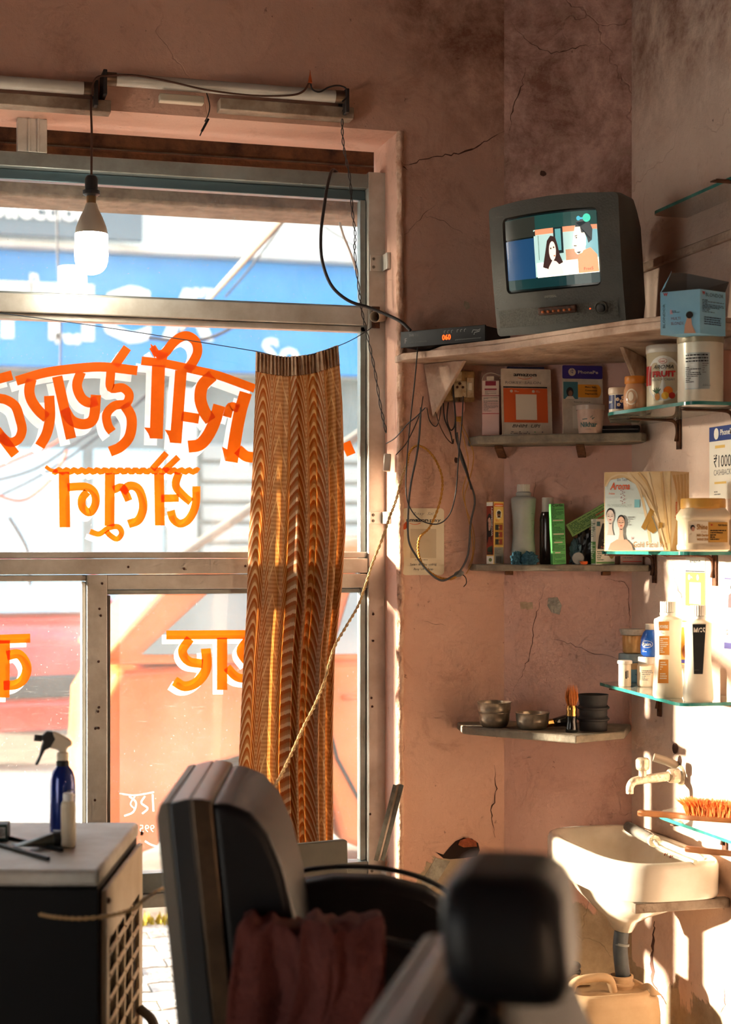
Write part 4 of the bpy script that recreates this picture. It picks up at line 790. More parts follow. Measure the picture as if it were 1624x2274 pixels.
# the picture: a real lit screen with flat areas of its own
fr2 = lambda x, y, k: Vector((edge(x, y)[0], bulge(x, y) + .0065 - .006 * (1 - ((x - .181) / .137) ** 2) - k, edge(x, y)[1]))
SW, SH = sx1 - sx0, sz1 - sz0
def scr(c, e, name): return M(name, c, .15, emit=e, spec=.5)
b = MB(); b.grid(lambda u, v: fr2(sx0 + .004 + (SW - .008) * u, sz0 + .004 + (SH - .008) * v, 0), 16, 12)
m = scr((10, 22, 22), .6, 'screen dark'); t = m.node_tree; o = b.build('screen', m, tv, smooth=80)
def P(u, v): return (sx0 + .005 + (SW - .01) * u, sz0 + .005 + (SH - .01) * v)
lb = Label(lambda x, y, k: fr2(*P(x, y), k), .0006)
def q(nm, c, e, x0, y0, x1, y1, L): lb.rect(scr(c, e, nm), x0, y0, x1, y1, L, 'screen_picture', 12)
q('screen teal top', (30, 66, 62), .8, .0, .80, 1, .985, 0); q('screen olive', (44, 46, 40), .7, 0, .72, .36, .98, 1); q('screen blue', (26, 62, 96), .9, .0, .16, .34, .70, 1)
q('screen teal low', (16, 48, 50), .7, 0, .02, 1, .16, 0); q('screen wall', (176, 208, 200), .85, .34, .17, 1, .80, 1); q('screen peach', (236, 150, 110), .8, .36, .73, 1, .80, 2)
q('screen white', (255, 246, 228), 1.15, .36, .16, 1, .36, 2); q('screen frame', (24, 40, 42), .7, .56, .46, .66, .80, 3); q('screen glass', (90, 150, 150), 1, .58, .50, .64, .78, 4); q('screen sofa', (206, 150, 112), .8, .68, .36, .84, .50, 3)
q('screen dark line', (40, 60, 58), .7, .39, .40, .395, .72, 3); q('screen room', (120, 170, 176), 1, .88, .36, 1, .74, 2)
SK, HA, HB, SHT, FA = scr((250, 226, 206), 1.0, 'picture skin'), scr((64, 44, 40), .7, 'picture brown hair'), scr((20, 34, 40), .7, 'picture dark hair'), scr((240, 150, 100), .95, 'picture shirt'), scr((190, 110, 80), .9, 'picture features')
lb.poly(HA, [(.43, .30), (.47, .52), (.49, .64), (.53, .70), (.58, .68), (.60, .58), (.62, .44), (.65, .34), (.58, .30), (.50, .26)], 5, 'screen_picture').disc(SK, .545, .50, .037, .125, 6, nm='screen_picture').poly(SK, [(.46, .17), (.50, .30), (.54, .38), (.58, .36), (.62, .30), (.66, .17)], 6, 'screen_picture').disc(HA, .53, .535, .008, .012, 7, nm='screen_picture').disc(HA, .562, .545, .008, .012, 7, nm='screen_picture').disc(FA, .565, .435, .009, .010, 7, nm='screen_picture').poly(HA, [(.50, .52), (.50, .65), (.55, .66), (.52, .60)], 7, 'screen_picture')
lb.poly(SHT, [(.80, .17), (.80, .36), (.84, .46), (.93, .50), (.99, .40), (1.0, .17)], 4, 'screen_picture').poly(SK, [(.775, .70), (.765, .60), (.755, .555), (.77, .53), (.775, .46), (.80, .42), (.85, .44), (.89, .54), (.89, .66), (.85, .82), (.79, .80)], 5, 'screen_picture')
lb.poly(HB, [(.79, .78), (.80, .84), (.86, .875), (.93, .85), (.96, .74), (.95, .60), (.915, .56), (.90, .64), (.88, .70), (.85, .70), (.84, .78)], 6, 'screen_picture').poly(HB, [(.765, .545), (.80, .54), (.80, .53), (.775, .53)], 6, 'screen_picture').disc(HB, .80, .64, .007, .010, 7, nm='screen_picture').poly(HB, [(.785, .665), (.81, .675), (.81, .665), (.785, .655)], 7, 'screen_picture').poly(HB, [(.79, .45), (.82, .43), (.84, .46), (.81, .455)], 6, 'screen_picture')
lb.disc(scr((60, 190, 160), 1.1, 'picture badge'), .91, .89, .038, .055, 8, nm='screen_picture').disc(scr((70, 170, 190), 1, 'picture badge blue'), .83, .89, .02, .03, 8, nm='screen_picture').rect(scr((70, 170, 190), 1, 'picture badge blue'), .84, .875, .89, .9, 7, 'screen_picture')
lb.text(scr((230, 60, 40), 1.4, 'picture red text'), 'FreeS', .86, .20, .045, .09, L=9)
for o in lb.build(o): pass
lb = Label(lambda x, y, k: Vector((x, bulge(x, y) - k, y)), .0005)
lb.rect(TVS, .012, .022, .355, .068, 0, 'speaker_mesh').line(TVD, [(.005, .074), (.366, .074)], .0012, 0, 'seam').line(TVD, [(.006, .018), (.366, .018)], .0010, 0, 'seam').text(M('silver print', (150, 146, 136), .4, .4), 'UNIVERSAL', .158, .0895, .006, .036, L=0, bold=.03, nm='badge').text(GREYP, '14 Boom', .022, .308, .0055, .026, L=0); lb.build(tv)
b = MB(); b.box(.140, .248, -.032, -.022, .046, .066); b.build('button_bay', M('torn brown plastic', (88, 54, 36), .6, 0, (52, 36, 28), 90, .5), tv, bev=.003)
for k in range(6):
    b = MB(); b.lathe([(.0035, 0), (.0035, .005), (.002, .0062)], 10); o = b.build('push_button', M('amber button', (196, 110, 60), .4), tv); o.location = (.156 + k * .0155, -.032, .054); o.rotation_euler = (math.pi / 2, 0, 0)
b = MB(); b.lathe([(.0175, 0), (.0175, .004), (.015, .006), (.013, .003), (.012, .002), (.0005, .002)], 28); o = b.build('power_ring', TVB, tv); o.location = (.312, -.012, .052); o.rotation_euler = (math.pi / 2 + .18, 0, 0)
b = MB(); b.lathe([(.0105, 0), (.0105, .009), (.009, .010), (.0005, .010)], 24); o = b.build('power_button', TVD, tv); o.location = (.312, -.010, .052); o.rotation_euler = (math.pi / 2 + .18, 0, 0)
b = MB(); b.lathe([(.0016, 0), (.0016, .002), (.0005, .0026)], 8); o = b.build('pilot_lamp', M('red pilot', (255, 60, 20), .3, emit=4), tv); o.location = (.283, -.0165, .052); o.rotation_euler = (math.pi / 2, 0, 0)
# ------------------------------------------------------------------ set-top box
Pb = at(893, 769, 4.33); Pb.z = zt + .0005; sb = thing('set_top_box', 'black set-top box with orange 060 display at the left end of the TV shelf', 'set-top box', Pb); sb.rotation_euler = (0, 0, ang)
BX = M('black enamel', (22, 22, 24), .35); MB().box(0, .255, .002, .135, .003, .042).build('case', M('black steel case', (40, 38, 38), .5), sb, bev=.001); MB().box(-.002, .257, -.004, .0018, .001, .044).build('front_panel', BX, sb, bev=.001)
lb = Label(planar((0, -.004, 0), (1, 0, 0), (0, 0, 1)), .0003); SLP = M('silver panel print', (190, 190, 186), .5)
lb.text(SLP, 'DVB', .026, .029, .006, .014).text(GREYP, 'MPEG4', .042, .029, .005, .012).text(GREYP, 'DIGITAL HIGH TECHNOLOGY', .026, .012, .0035, .055).text(SLP, 'F', .012, .012, .014, .006).text(M('orange segment display', (255, 70, 10), .4, emit=3.5), '060', .128, .013, .014, .026, bold=.02, nm='display')
for k in range(30): lb.rect(SLP, .168 + k * .0026, .0095 + (k % 2) * .0013, .1693 + k * .0026, .0108 + (k % 2) * .0013, 1, 'fine_print', 1)
for k in range(6): lb.line(SLP, [(.134 + k * .011 + (k > 2) * .006, .030), (.134 + k * .011 + (k > 2) * .006, .036), (.139 + k * .011 + (k > 2) * .006, .037)], .001, 1)
lb.line(SLP, [(.218, .026), (.222, .033), (.236, .031), (.243, .034), (.240, .028), (.226, .026), (.224, .020)], .0012, 1); lb.build(sb)
wire('cable', [at(928, 772, 4.27), at(921, 850, 4.25), at(910, 950, 4.24), at(903, 1040, 4.24), at(903, 1100, 4.24), at(915, 1135, 4.24), at(940, 1158, 4.24), at(975, 1163, 4.24), at(1000, 1140, 4.24), at(1013, 1090, 4.24), at(1019, 1010, 4.24), at(1026, 940, 4.24), at(1029, 880, 4.26)], .0017, DKW, None, 'thin black cable hanging in a long loop from the set-top box to the socket', 'cable')
# ------------------------------------------------------------------ socket board
so = thing('socket_board', 'grimy yellowed socket board with plugs on the window wall', 'socket', onY(1015, 890, YW)); ks = dep(so.location) / 3600; ox, oy = 1015, 890
def sq(x0, y0, x1, y1, d0, d1, nm, mat, bev=.0015, par=so):
    b = MB(); b.box((x0 - ox) * ks, (x1 - ox) * ks, -d1, -d0, (oy - y1) * ks, (oy - y0) * ks); return b.build(nm, mat, par, bev=bev)
CRMY = M('grimy cream plastic', (196, 158, 104), .5, 0, (120, 84, 50), 22, .2, 60); CRMW = M('cleaner cream plastic', (214, 196, 164), .45, 0, (170, 140, 100), 40)
sq(972, 824, 1052, 893, .0005, .022, 'back_box', CRMY, .005); sq(998, 848, 1030, 884, .022, .028, 'socket_face', CRMW); sq(1031, 840, 1048, 884, .022, .026, 'switch_plate', CRMW); sq(1034, 851, 1043, 869, .026, .030, 'switch_rocker', M('pale rocker', (226, 214, 190), .4))
for x, y, r_ in ((1014, 854, 3.4), (1008, 862, 3), (1021, 862, 3)):
    b = MB(); b.lathe([(r_ * ks, 0), (r_ * ks, .0012), (.0004, .0012)], 12); o = b.build('socket_hole', CRK, so); o.location = ((x - ox) * ks, -.0279, (oy - y) * ks); o.rotation_euler = (math.pi / 2, 0, 0)
pg = thing('plug', 'cream adaptor plug pushed in the top of the socket board', 'plug', onY(1014, 842, YW - .03)); MB().box(-.009, .009, -.022, .004, -.006, .020).build('plug_body', CRMW, pg, bev=.003)
b = MB(); b.tube([(-.004, -.016, .020), (-.014, -.02, .022), (-.017, -.02, .0), (-.014, -.018, -.045), (-.010, -.02, -.10), (-.008, -.02, -.16), (.006, -.02, -.20), (.022, -.02, -.245), (.036, -.02, -.30)], .0024, 8); b.build('cord', DKW, pg)
pg2 = thing('plug', 'pink plug hanging loose below the socket board', 'plug', onY(1019, 920, YW - .028)); k3 = ks
b = MB(); b.prism([(x * k3, z * k3) for x, z in ((-13, 26), (13, 28), (14, 10), (8, -2), (3, -6), (-4, -6), (-9, 2), (-12, 12))], -.006, .006, lambda x, y, z: (x, z, y)); b.build('plug_body', M('pink plug plastic', (206, 150, 140), .45), pg2, bev=.003)
for x in (-5, 5): MB().box(x * k3 - .002, x * k3 + .002, -.002, .002, 27 * k3, 36 * k3).build('pin', CAPM, pg2)
b = MB()
for k in range(4): b.tube([(.007 * math.cos(a), .007 * math.sin(a), -.010 - k * .003 + a * .0004) for a in [i * .63 for i in range(11)]], .0014, 6, 2)
b.build('knot', M('yellow flex', (196, 140, 56), .55), pg2)
YF_ = M('yellow flex', (196, 140, 56), .55)
for i, (p, lab) in enumerate((([(1020, 930), (1027, 960), (1034, 990), (1040, 1020), (1038, 1050), (1028, 1090), (1036, 1130), (1050, 1170), (1054, 1210), (1048, 1250), (1036, 1274)], 'yellow flex falling from the pink plug, nearer the socket cables'),
                              ([(1022, 928), (1030, 950), (1045, 985), (1052, 1010), (1048, 1045), (1038, 1080), (1032, 1105), (1040, 1150), (1047, 1180), (1050, 1230), (1040, 1262)], 'second yellow flex falling from the pink plug, bowing to the right'))):
    wire('flex', [onY(x, y, YW - .020 - i * .006) for x, y in p], .0013, YF_, None, lab, 'wire')
wire('cord', [onY(905, 1030, 4.16), onY(910, 1005, 4.165), onY(926, 990, 4.165), onY(950, 1000, 4.165), onY(972, 1030, 4.165), (onY(983, 1070, 4.165)), onY(976, 1120, 4.165), onY(955, 1170, 4.165), onY(932, 1195, 4.165), onY(930, 1230, 4.165), onY(942, 1258, 4.165), onY(970, 1280, 4.165), onY(1000, 1286, 4.165), onY(1020, 1276, 4.165)], .0018, YF_, None, 'twisted yellow cord arching over the wall card', 'cord', twist=.0020, turns=34)
wire('cable', [onY(935, 905, 4.17), onY(932, 960, 4.165), onY(926, 1010, 4.155), onY(912, 1080, 4.155), onY(907, 1140, 4.155), onY(908, 1200, 4.155), onY(925, 1235, 4.155), onY(950, 1268, 4.155), onY(980, 1289, 4.155), onY(1005, 1280, 4.155), onY(1022, 1268, 4.155), onY(1040, 1230, 4.155), onY(1046, 1160, 4.155), onY(1055, 1110, 4.155), onY(1040, 1060, 4.155), onY(1022, 1010, 4.15), onY(1015, 960, 4.15)], .0028, M('grey cable', (74, 72, 72), .5), None, 'thick grey cable hanging in one wide loop below the socket', 'cable')
wire('flex', [onY(1022, 1272, 4.17), onY(1034, 1282, 4.17), onY(1036, 1295, 4.17), onY(1030, 1303, 4.17)], .0014, DKW, None, 'short cut wire end below the taped joint', 'wire')
b = MB(); b.lathe([(.003, -.014), (.007, -.010), (.009, 0), (.0065, .009), (.003, .013)], 12); o = b.build('tape_joint', M('silver tape', (150, 150, 146), .5, .3, (100, 98, 94), 60, .4), None); o.location = onY(1020, 1274, 4.165); o.rotation_euler = (0, 1.3, 0); props(o, 'silver taped lump joining the grey cable and yellow flex', 'tape')
b = MB(); b.lathe([(.002, .010), (.006, .004), (.007, -.004), (.0035, -.012), (.001, -.015)], 10, sy=.5); o = b.build('wire_tag', M('orange tag', (222, 92, 40), .5), None); o.location = onY(903, 1165, 4.16); o.rotation_euler = (0, .5, 0); props(o, 'small orange plastic tag on the loop over the wall card', 'tag')
rr = random.Random(12)
for i, (p, lab) in enumerate((([(948, 905), (955, 935), (968, 947), (976, 930), (980, 900)], 'small slack loop of black wire under the socket board'), ([(985, 895), (988, 930), (1000, 960), (1006, 985)], 'straight black wire under the socket board beside the slack loop'),
                              ([(965, 905), (975, 940), (990, 970), (1005, 985), (1008, 975)], 'brown wire curving down behind the black ones'), ([(996, 893), (993, 930), (1001, 955), (1010, 945), (1012, 915)], 'thin wire with a bend under the pink plug'), ([(940, 880), (934, 915), (920, 950), (902, 985), (880, 1010)], 'thin black wire fanning out to the jamb'))):
    wire('flex', [onY(x, y, YW - .012 - .004 * i) for x, y in p], .0014 + .0004 * (i % 2), DKW if i != 2 else BRW, None, lab, 'wire')
# ================================================================== stone shelves on the angled wall
STN = M('grey stone slab', (150, 138, 120), .8, 0, (108, 98, 86), 14, .35, 60); WDG = M('rough wooden wedge', (124, 80, 50), .9, 0, (80, 52, 36), 40, .5)
def slab(lab, pts, z1, th, name='stone_shelf'):
    t = thing(name, lab, 'shelf', (pts[0][0], pts[0][1], z1 - th)); o = t.location
    b = MB(); b.prism([(x - o[0], y - o[1]) for x, y in pts], 0, th); b.build('slab', STN, t, bev=.004, seg=3); return t
def wedge(par, a, b_):
    o = par.location; m = MB(); m.obox(Vector(a) - o, Vector(b_) - o, .022, .010); m.build('wooden_wedge', WDG, par, bev=.001)
def plan(px, off, y=1200): p = wb(px, y, off); return (p.x, p.y)
E1, E2 = (EA[0], EA[1] - .002), (EB[0] - .003, EB[1] - .001)
z1 = 1.750; s1 = slab('upper grey stone shelf with payment stands, below the TV shelf', [(1.47, 4.197), plan(1052, .10), plan(1062, .135), plan(1250, .15), plan(1425, .145), plan(1436, .12), (1.876, 3.95), E2, E1], z1, .024)
z2 = 1.404; s2 = slab('middle grey stone shelf with hair colour boxes and bottles', [(1.475, 4.197), plan(1050, .08), plan(1056, .115), plan(1440, .125), plan(1446, .10), (1.874, 3.93), E2, E1], z2, .018)
z3 = .972; a_, b2_ = onZ(1040, 1616, z3), onZ(1288, 1634, z3); c3 = onZ(1388, 1624, z3)
s3 = slab('lowest grey stone shelf holding steel bowls and shaving brush', [(1.44, 4.197), (a_.x - .005, a_.y + .03), (a_.x + .01, a_.y), (b2_.x - .01, b2_.y), (b2_.x + .012, b2_.y + .012), (c3.x, c3.y), E2, E1], z3, .020)
for s_, px, py, off in ((s1, 1105, 976, .02), (s1, 1282, 974, .02)):
    q = wb(px, py, .005); p = wb(px + 48, py + 22, .0); wedge(s_, (q.x - .03, q.y - .09, s_.location.z - .006), (q.x + .02, q.y + .01, s_.location.z - .030))
for s_, px in ((s2, 1130), (s2, 1345), (s3, 1092), (s3, 1290)):
    q = wb(px, 1200, .03); wedge(s_, (q.x - .01, q.y - .03, s_.location.z - .006), (q.x + .012, q.y + .03, s_.location.z - .008))
# ------------------------------------------------------------------ print helpers for boxes and jars
def item(name, lab, cat, px, off, z, rz=-.52, wall='b', **k):
    p = wb(px, 1200, off) if wall == 'b' else onX(px, 1200, XR - off); p.z = z; return thing(name, lab, cat, p, rz, **k)
def sc_(p): return dep(p) / 3600
def face(par_w, y0, x0=0, z0=0): return planar((x0, y0, z0), (1, 0, 0), (0, 0, 1))
CARD = M('card white', (214, 200, 182), .7, 0, (190, 172, 150), 20); QRW = M('blank code square', (226, 214, 196), .7)
# tall opened carton
t = item('carton', 'tall opened white and pink carton at the left end of the upper stone shelf', 'box', 1090, .085, z1, -.35); k = sc_(t.location); w_, h_ = 38 * k, 132 * k
PKC = M('pink carton card', (224, 186, 178), .65)
b = MB(); b.box(-w_ / 2, w_ / 2, 0, .035, 0, h_ * .94); b.build('box_body', M('pale carton card', (226, 204, 192), .65), t, bev=.0006)
b = MB(); b.tube([(-w_ / 2, .002, h_ * .94), (-w_ / 2 + .006, .001, h_ * 1.03), (0, 0, h_ * 1.07), (.02, 0, h_ * 1.04), (.034, .0, h_ * 1.0)], .0011, 6); b.build('carton_rim', CARD, t); MB().box(-.011, .009, -.001, .0, h_ * .94, h_ * 1.01).build('tuck_flap', CARD, t); b = MB(); b.add([(w_ / 2, .01, h_ * .98), (w_ / 2 + .014, .005, h_ * .94), (w_ / 2 + .018, .006, h_ * 1.0), (w_ / 2 + .008, .01, h_ * 1.05)], [(0, 1, 2, 3)]); b.build('side_flap', CARD, t, solid=.0006)
lb = Label(face(0, -.0002)); lb.rect(PKC, -w_ / 2, .004, w_ / 2, h_ * .60, 0).rect(RED, -w_ / 2, .002, w_ / 2, .004, 1).rect(RED, -w_ / 2, h_ * .38, w_ / 2, h_ * .39, 1)
MR = M('maroon print', (150, 44, 62), .6); lb.rect(MR, -w_ / 2 + .009, h_ * .855, w_ / 2 - .009, h_ * .93, 1).rect(MR, -w_ / 2 + .007, h_ * .78, w_ / 2 - .007, h_ * .805, 1).rect(MR, -w_ / 2, h_ * .68, w_ / 2, h_ * .69, 1).fine(GREYP, -w_ / 2 + .004, h_ * .42, w_ / 2 - .003, h_ * .66, 14, 1).fine(GREYP, -w_ / 2 + .008, h_ * .70, w_ / 2 - .008, h_ * .77, 4, 1, 3); lb.build(t)
# payment stands
def stand(name, lab, px, off, W, Hh, tilt=.10, rz=-.10):
    t = item(name, lab, 'stand', px, off, z1, rz); b = MB(); b.prism(rr_poly(-W / 2, W / 2, 0, Hh, .004, 3), 0, .003, lambda x, y, z: (x, y * math.sin(tilt) + z - .0, y * math.cos(tilt))); b.build('card_panel', CARD, t)
    MB().box(-W / 2 + .004, W / 2 - .004, -.006, .028, -.0, .0045).build('foot', M('white plastic foot', (214, 208, 198), .5), t, bev=.001)
    n = Vector((0, -math.cos(tilt), math.sin(tilt))); return t, Label(planar((0, 0, 0), (1, 0, 0), (0, math.sin(tilt), math.cos(tilt))))
k = 4.42 / 3600; t, lb = stand('payment_stand', 'white and orange amazon payment stand on the upper stone shelf'.replace('amazon ', ''), 1172, .075, 114 * k, 150 * k)
W, Hh = 114 * k, 150 * k; OS = M('faded orange print', (214, 92, 44), .6)
lb.rect(OS, -W * .46, Hh * .20, W * .42, Hh * .71, 0).rect(BLACK, -W * .46, Hh * .715, W * .42, Hh * .735, 0).rect(QRW, -W * .22, Hh * .24, W * .20, Hh * .62, 1).text(BLACK, 'amazon', -W * .02, Hh * .89, Hh * .055, W * .46, 'c', 1, bold=.02).line(OS, [(-W * .16, Hh * .865), (-W * .02, Hh * .845), (W * .12, Hh * .87)], .0014, 1, sm=5)
lb.text(GREYP, 'ROKSY  SALON', -W * .06, Hh * .775, Hh * .04, W * .72, 'c', 1, shear=.1).text(BLACK, 'BHIM  UPI', -W * .02, Hh * .125, Hh * .05, W * .56, 'c', 1, shear=.3).disc(CARD, -W * .30, Hh * .665, .004, L=1).disc(CARD, W * .14, Hh * .665, .004, L=1).fine(CARD, -W * .24, Hh * .65, -W * .08, Hh * .68, 2, 1).fine(CARD, W * .19, Hh * .65, W * .34, Hh * .68, 2, 1)
for i, m_ in enumerate((GREYP, BLACK, GREYP, M('green print', (60, 150, 90), .6), NAVY)): lb.disc(m_, -W * .3 + i * W * .15, Hh * .06, .0018 if i else .004, .0014, 1)
lb.fine(GREYP, -W * .34, .004, W * .36, .009, 1, 1); lb.build(t)
MB().box(-W * .36, W * .38, .02, .03, Hh * .9, Hh * 1.03).build('back_card', M('dark back card', (44, 40, 70), .6), t, bev=.002)
k = 4.32 / 3600; W, Hh = 94 * k, 158 * k; t, lb = stand('payment_stand', 'cream and purple payment stand with photo at the right of the upper stone shelf', 1296, .055, W, Hh, .05)
PPU = M('purple print', (60, 44, 122), .5); lb.poly(PPU, [p for p in rr_poly(-W / 2, W / 2, Hh * .81, Hh, .004, 3)], 0).disc(CARD, -W * .26, Hh * .905, .0105, L=1).text(PPU, 'पे', -W * .26, Hh * .88, .011, al='c', L=2).text(CARD, 'PhonePe', -W * .11, Hh * .885, .0085, W * .50, 'l', 1, bold=.02)
OP = M('orange pill print', (232, 152, 44), .6); lb.rect(OP, -W * .14, Hh * .545, W * .36, Hh * .73, 0).disc(OP, W * .36, Hh * .6375, W * .10, Hh * .0925, 0).rect(M('photo blue', (70, 122, 132), .5), -W * .48, Hh * .52, -W * .12, Hh * .765, 1).disc(M('photo dark', (40, 44, 46), .5), -W * .32, Hh * .62, .010, .013, 2).disc(M('photo skin', (140, 100, 80), .5), -W * .31, Hh * .60, .006, .008, 3).poly(QRW, [(-W * .44, Hh * .52), (-W * .20, Hh * .52), (-W * .25, Hh * .56), (-W * .38, Hh * .56)], 3)
for i, st_ in enumerate(('Make Safe', 'Contactless', 'Payments')): lb.text(M('brown print', (90, 60, 40), .6), st_, W * .06, Hh * (.685 - i * .048), .0040, W * .30 if i else W * .27, 'l', 1, bold=.02)
lb.text(BLACK, 'Roxy hair cutting', -W * .02, Hh * .47, .0036, W * .40, 'c', 1); lb.rect(QRW, -W * .26, Hh * .10, W * .30, Hh * .42, 0); lb.build(t)
# cream cup jar
PKJ = M('dusty pink jar', (192, 164, 150), .35, 0, (176, 148, 134), 20); TEAL = M('teal print', (40, 96, 96), .5)
t = item('cream_jar', 'dusty pink cream jar with teal lettering before the purple payment stand', 'jar', 1312, .125, z1); k = sc_(t.location); r_ = 30 * k
b = MB(); b.lathe([(r_ * .84, 0), (r_ * .88, .002), (r_, 48 * k), (r_, 52 * k)], 36); b.build('jar_body', PKJ, t, smooth=50); b = MB(); b.lathe([(r_ * 1.05, 52 * k), (r_ * 1.07, 54 * k), (r_ * 1.07, 62 * k), (r_, 64 * k), (.001, 64 * k)], 36); b.build('jar_lid', M('clear grey lid', (176, 160, 150), .25), t, smooth=40)
lb = Label(cylm(lambda z: r_ * (.88 + .12 * z / (48 * k)), 0, -88)); lb.text(TEAL, 'Nikhar', -.026, .016, .013, .046, bold=.02).text(GREYP, 'COOL', -.010, .008, .004, .014).line(TEAL, [(.002, .040), (.008, .046), (.006, .038), (.013, .041), (.006, .035)], .0016, 1).line(TEAL, [(-.02, .036), (-.006, .037)], .002, 1); lb.build(t)
t = item('flat_case', 'flat black plastic case lying at the right end of the upper stone shelf', 'case', 1376, .10, z1, -.45); k = sc_(t.location)
b = MB(); b.prism(rr_poly(-46 * k, 46 * k, .001, 17 * k, .006, 4), -.028, .028, lambda x, y, z: (x, z, y)); b.build('case_body', M('glossy black case', (24, 26, 28), .15, coat=.6), t, bev=.002); MB().box(-42 * k, 42 * k, -.029, .029, 8 * k, 9 * k).build('case_seam', GREYP, t)
# ------------------------------------------------------------------ middle stone shelf
def boxthing(name, lab, px, off, z, W, D, Hh, rz, mat, wall='b', rot=None, cat='box'):
    t = item(name, lab, cat, px, off, z, rz, wall)
    if rot: t.rotation_euler = rot
    b = MB(); b.box(-W / 2, W / 2, 0, D, 0, Hh); b.build('box_body', mat, t, bev=.0007); return t
def faces(W, D): return Label(planar((0, 0, 0), (1, 0, 0), (0, 0, 1))), Label(planar((-W / 2, D / 2, 0), (0, -1, 0), (0, 0, 1))), Label(planar((W / 2, D / 2, 0), (0, 1, 0), (0, 0, 1)))
k = 4.34 / 3600; SKN = M('printed skin', (214, 166, 140), .6); HRB = M('printed black hair', (34, 26, 24), .6); RDB = M('red brown print', (142, 52, 36), .6); YLB = M('yellow print', (226, 188, 104), .6)
W, D, Hh = 29 * k, 25 * k, 140 * k; t = boxthing('hair_colour_box', 'yellow and red hair colour box with a woman and a man printed on its faces', 1108, .10, z2, W, D, Hh, .35, YLB)
A, B_, Cc = faces(W, D)
A.rect(ORANGE, -W * .46, Hh * .92, W * .46, Hh * .97, 0).disc(QRW, 0, Hh * .80, .0105, .013, 0).disc(M('printed brown skin', (120, 76, 52), .6), 0, Hh * .80, .0065, .009, 1).disc(HRB, 0, Hh * .825, .0068, .0045, 2).poly(BLACK, [(-.007, Hh * .745), (.007, Hh * .745), (.004, Hh * .765), (-.004, Hh * .765)], 2).fine(RED, -.012, Hh * .68, .012, Hh * .72, 2, 0).rect(M('dark gold print', (176, 130, 50), .6), -W * .42, Hh * .30, W * .42, Hh * .66, 0)
for i in range(3):
    for j in range(2): A.rect(RDB if j else HRB, -W * .36 + j * W * .38, Hh * (.315 + i * .115), -W * .03 + j * W * .38, Hh * (.40 + i * .115), 1).disc(YLB, 0, Hh * (.357 + i * .115), .0018, L=2)
A.rect(M('silver grey print', (156, 152, 150), .5), -W * .46, 0.001, W * .46, Hh * .27, 0).fine(GREYP, -W * .4, Hh * .16, W * .4, Hh * .25, 4, 1)
for i in range(11): A.rect(BLACK, -W * .3 + i * .0018, .003, -W * .3 + i * .0018 + .0008, Hh * .13, 1)
A.text(WHITE, 'WONDERSOFT', 0, Hh * .928, .0035, W * .8, 'c', 2, bold=.02); A.build(t)
B_.rect(RDB, -D * .48, Hh * .15, D * .48, Hh * .99, 0).rect(WHITE, -D * .48, Hh * .93, D * .40, Hh * .99, 1).disc(HRB, -.002, Hh * .62, .012, .032, 1).disc(SKN, -.002, Hh * .64, .0075, .018, 2).poly(HRB, [(-.012, Hh * .30), (-.012, Hh * .62), (-.006, Hh * .70), (-.004, Hh * .45)], 3).poly(HRB, [(.008, Hh * .34), (.008, Hh * .66), (.004, Hh * .55), (.004, Hh * .40)], 3).disc(BLACK, -.005, Hh * .66, .0012, .0008, 3).disc(BLACK, .001, Hh * .66, .0012, .0008, 3).disc(RED, -.002, Hh * .605, .0018, .0008, 3).poly(M('dark green print', (40, 58, 44), .6), [(-.011, Hh * .16), (.011, Hh * .16), (.010, Hh * .30), (-.010, Hh * .26)], 2)
B_.text(WHITE, 'WONDERSOFT', D * .42, Hh * .45, .0055, Hh * .46, 'l', 4, bold=.03, rot=math.pi / 2).rect(WHITE, -D * .48, .001, D * .48, Hh * .13, 1).disc(M('leaf print', (120, 140, 90), .6), .002, Hh * .07, .007, .005, 2).text(RDB, 'Wonder', -.010, Hh * .175, .004, .018, L=4, bold=.02); B_.build(t)
# big grey-white bottle
t = item('peroxide_bottle', 'large greyish white plastic bottle with ribbed cap on the middle stone shelf', 'bottle', 1163, .075, z2); k = sc_(t.location)
GWP = M('grey white plastic', (176, 178, 172), .45, 0, (156, 156, 150), 10, trans=.1)
b = MB(); b.lathe([(26 * k, 0), (28 * k, .003), (27 * k, 30 * k), (24 * k, 62 * k), (24.5 * k, 100 * k), (28 * k, 140 * k), (28 * k, 145 * k), (24 * k, 149 * k), (15 * k, 151 * k), (14 * k, 154 * k)], 36, sy=.72); b.build('bottle_body', GWP, t, smooth=50)
b = MB(); b.lathe([(17 * k, 152 * k), (17 * k, 158 * k), (13.5 * k, 161 * k)], 30); b.build('neck_ring', GWP, t)
RBC = M('ribbed white cap', (206, 200, 190), .5)
def ribcap(par, r_, z0, z1, n=26, mat=None):
    b = MB(); V = []
    for z in (z0, z1):
        for i in range(n * 2): a = math.pi * i / n; q = r_ * (1 if i % 2 else .94); V.append((q * math.cos(a), q * math.sin(a), z))
    m_ = n * 2; b.add(V, [(i, (i + 1) % m_, m_ + (i + 1) % m_, m_ + i) for i in range(m_)] + [tuple(range(m_, 2 * m_)), tuple(range(m_ - 1, -1, -1))]); return b.build('ribbed_cap', mat or RBC, par, smooth=20)
ribcap(t, 14.5 * k, 161 * k, 177 * k)
lb = Label(cylm(26.5 * k, 0, -45, .72)); lb.rect(BLACK, .000, 128 * k, .012, 131 * k, 0).line(GREYP, [(.001, 112 * k), (.011, 112 * k), (.011, 96 * k), (.001, 96 * k)], .001, 0).line(GREYP, [(.003, 90 * k), (.010, 84 * k), (.002, 70 * k), (.009, 50 * k)], .001, 0); lb.build(t)
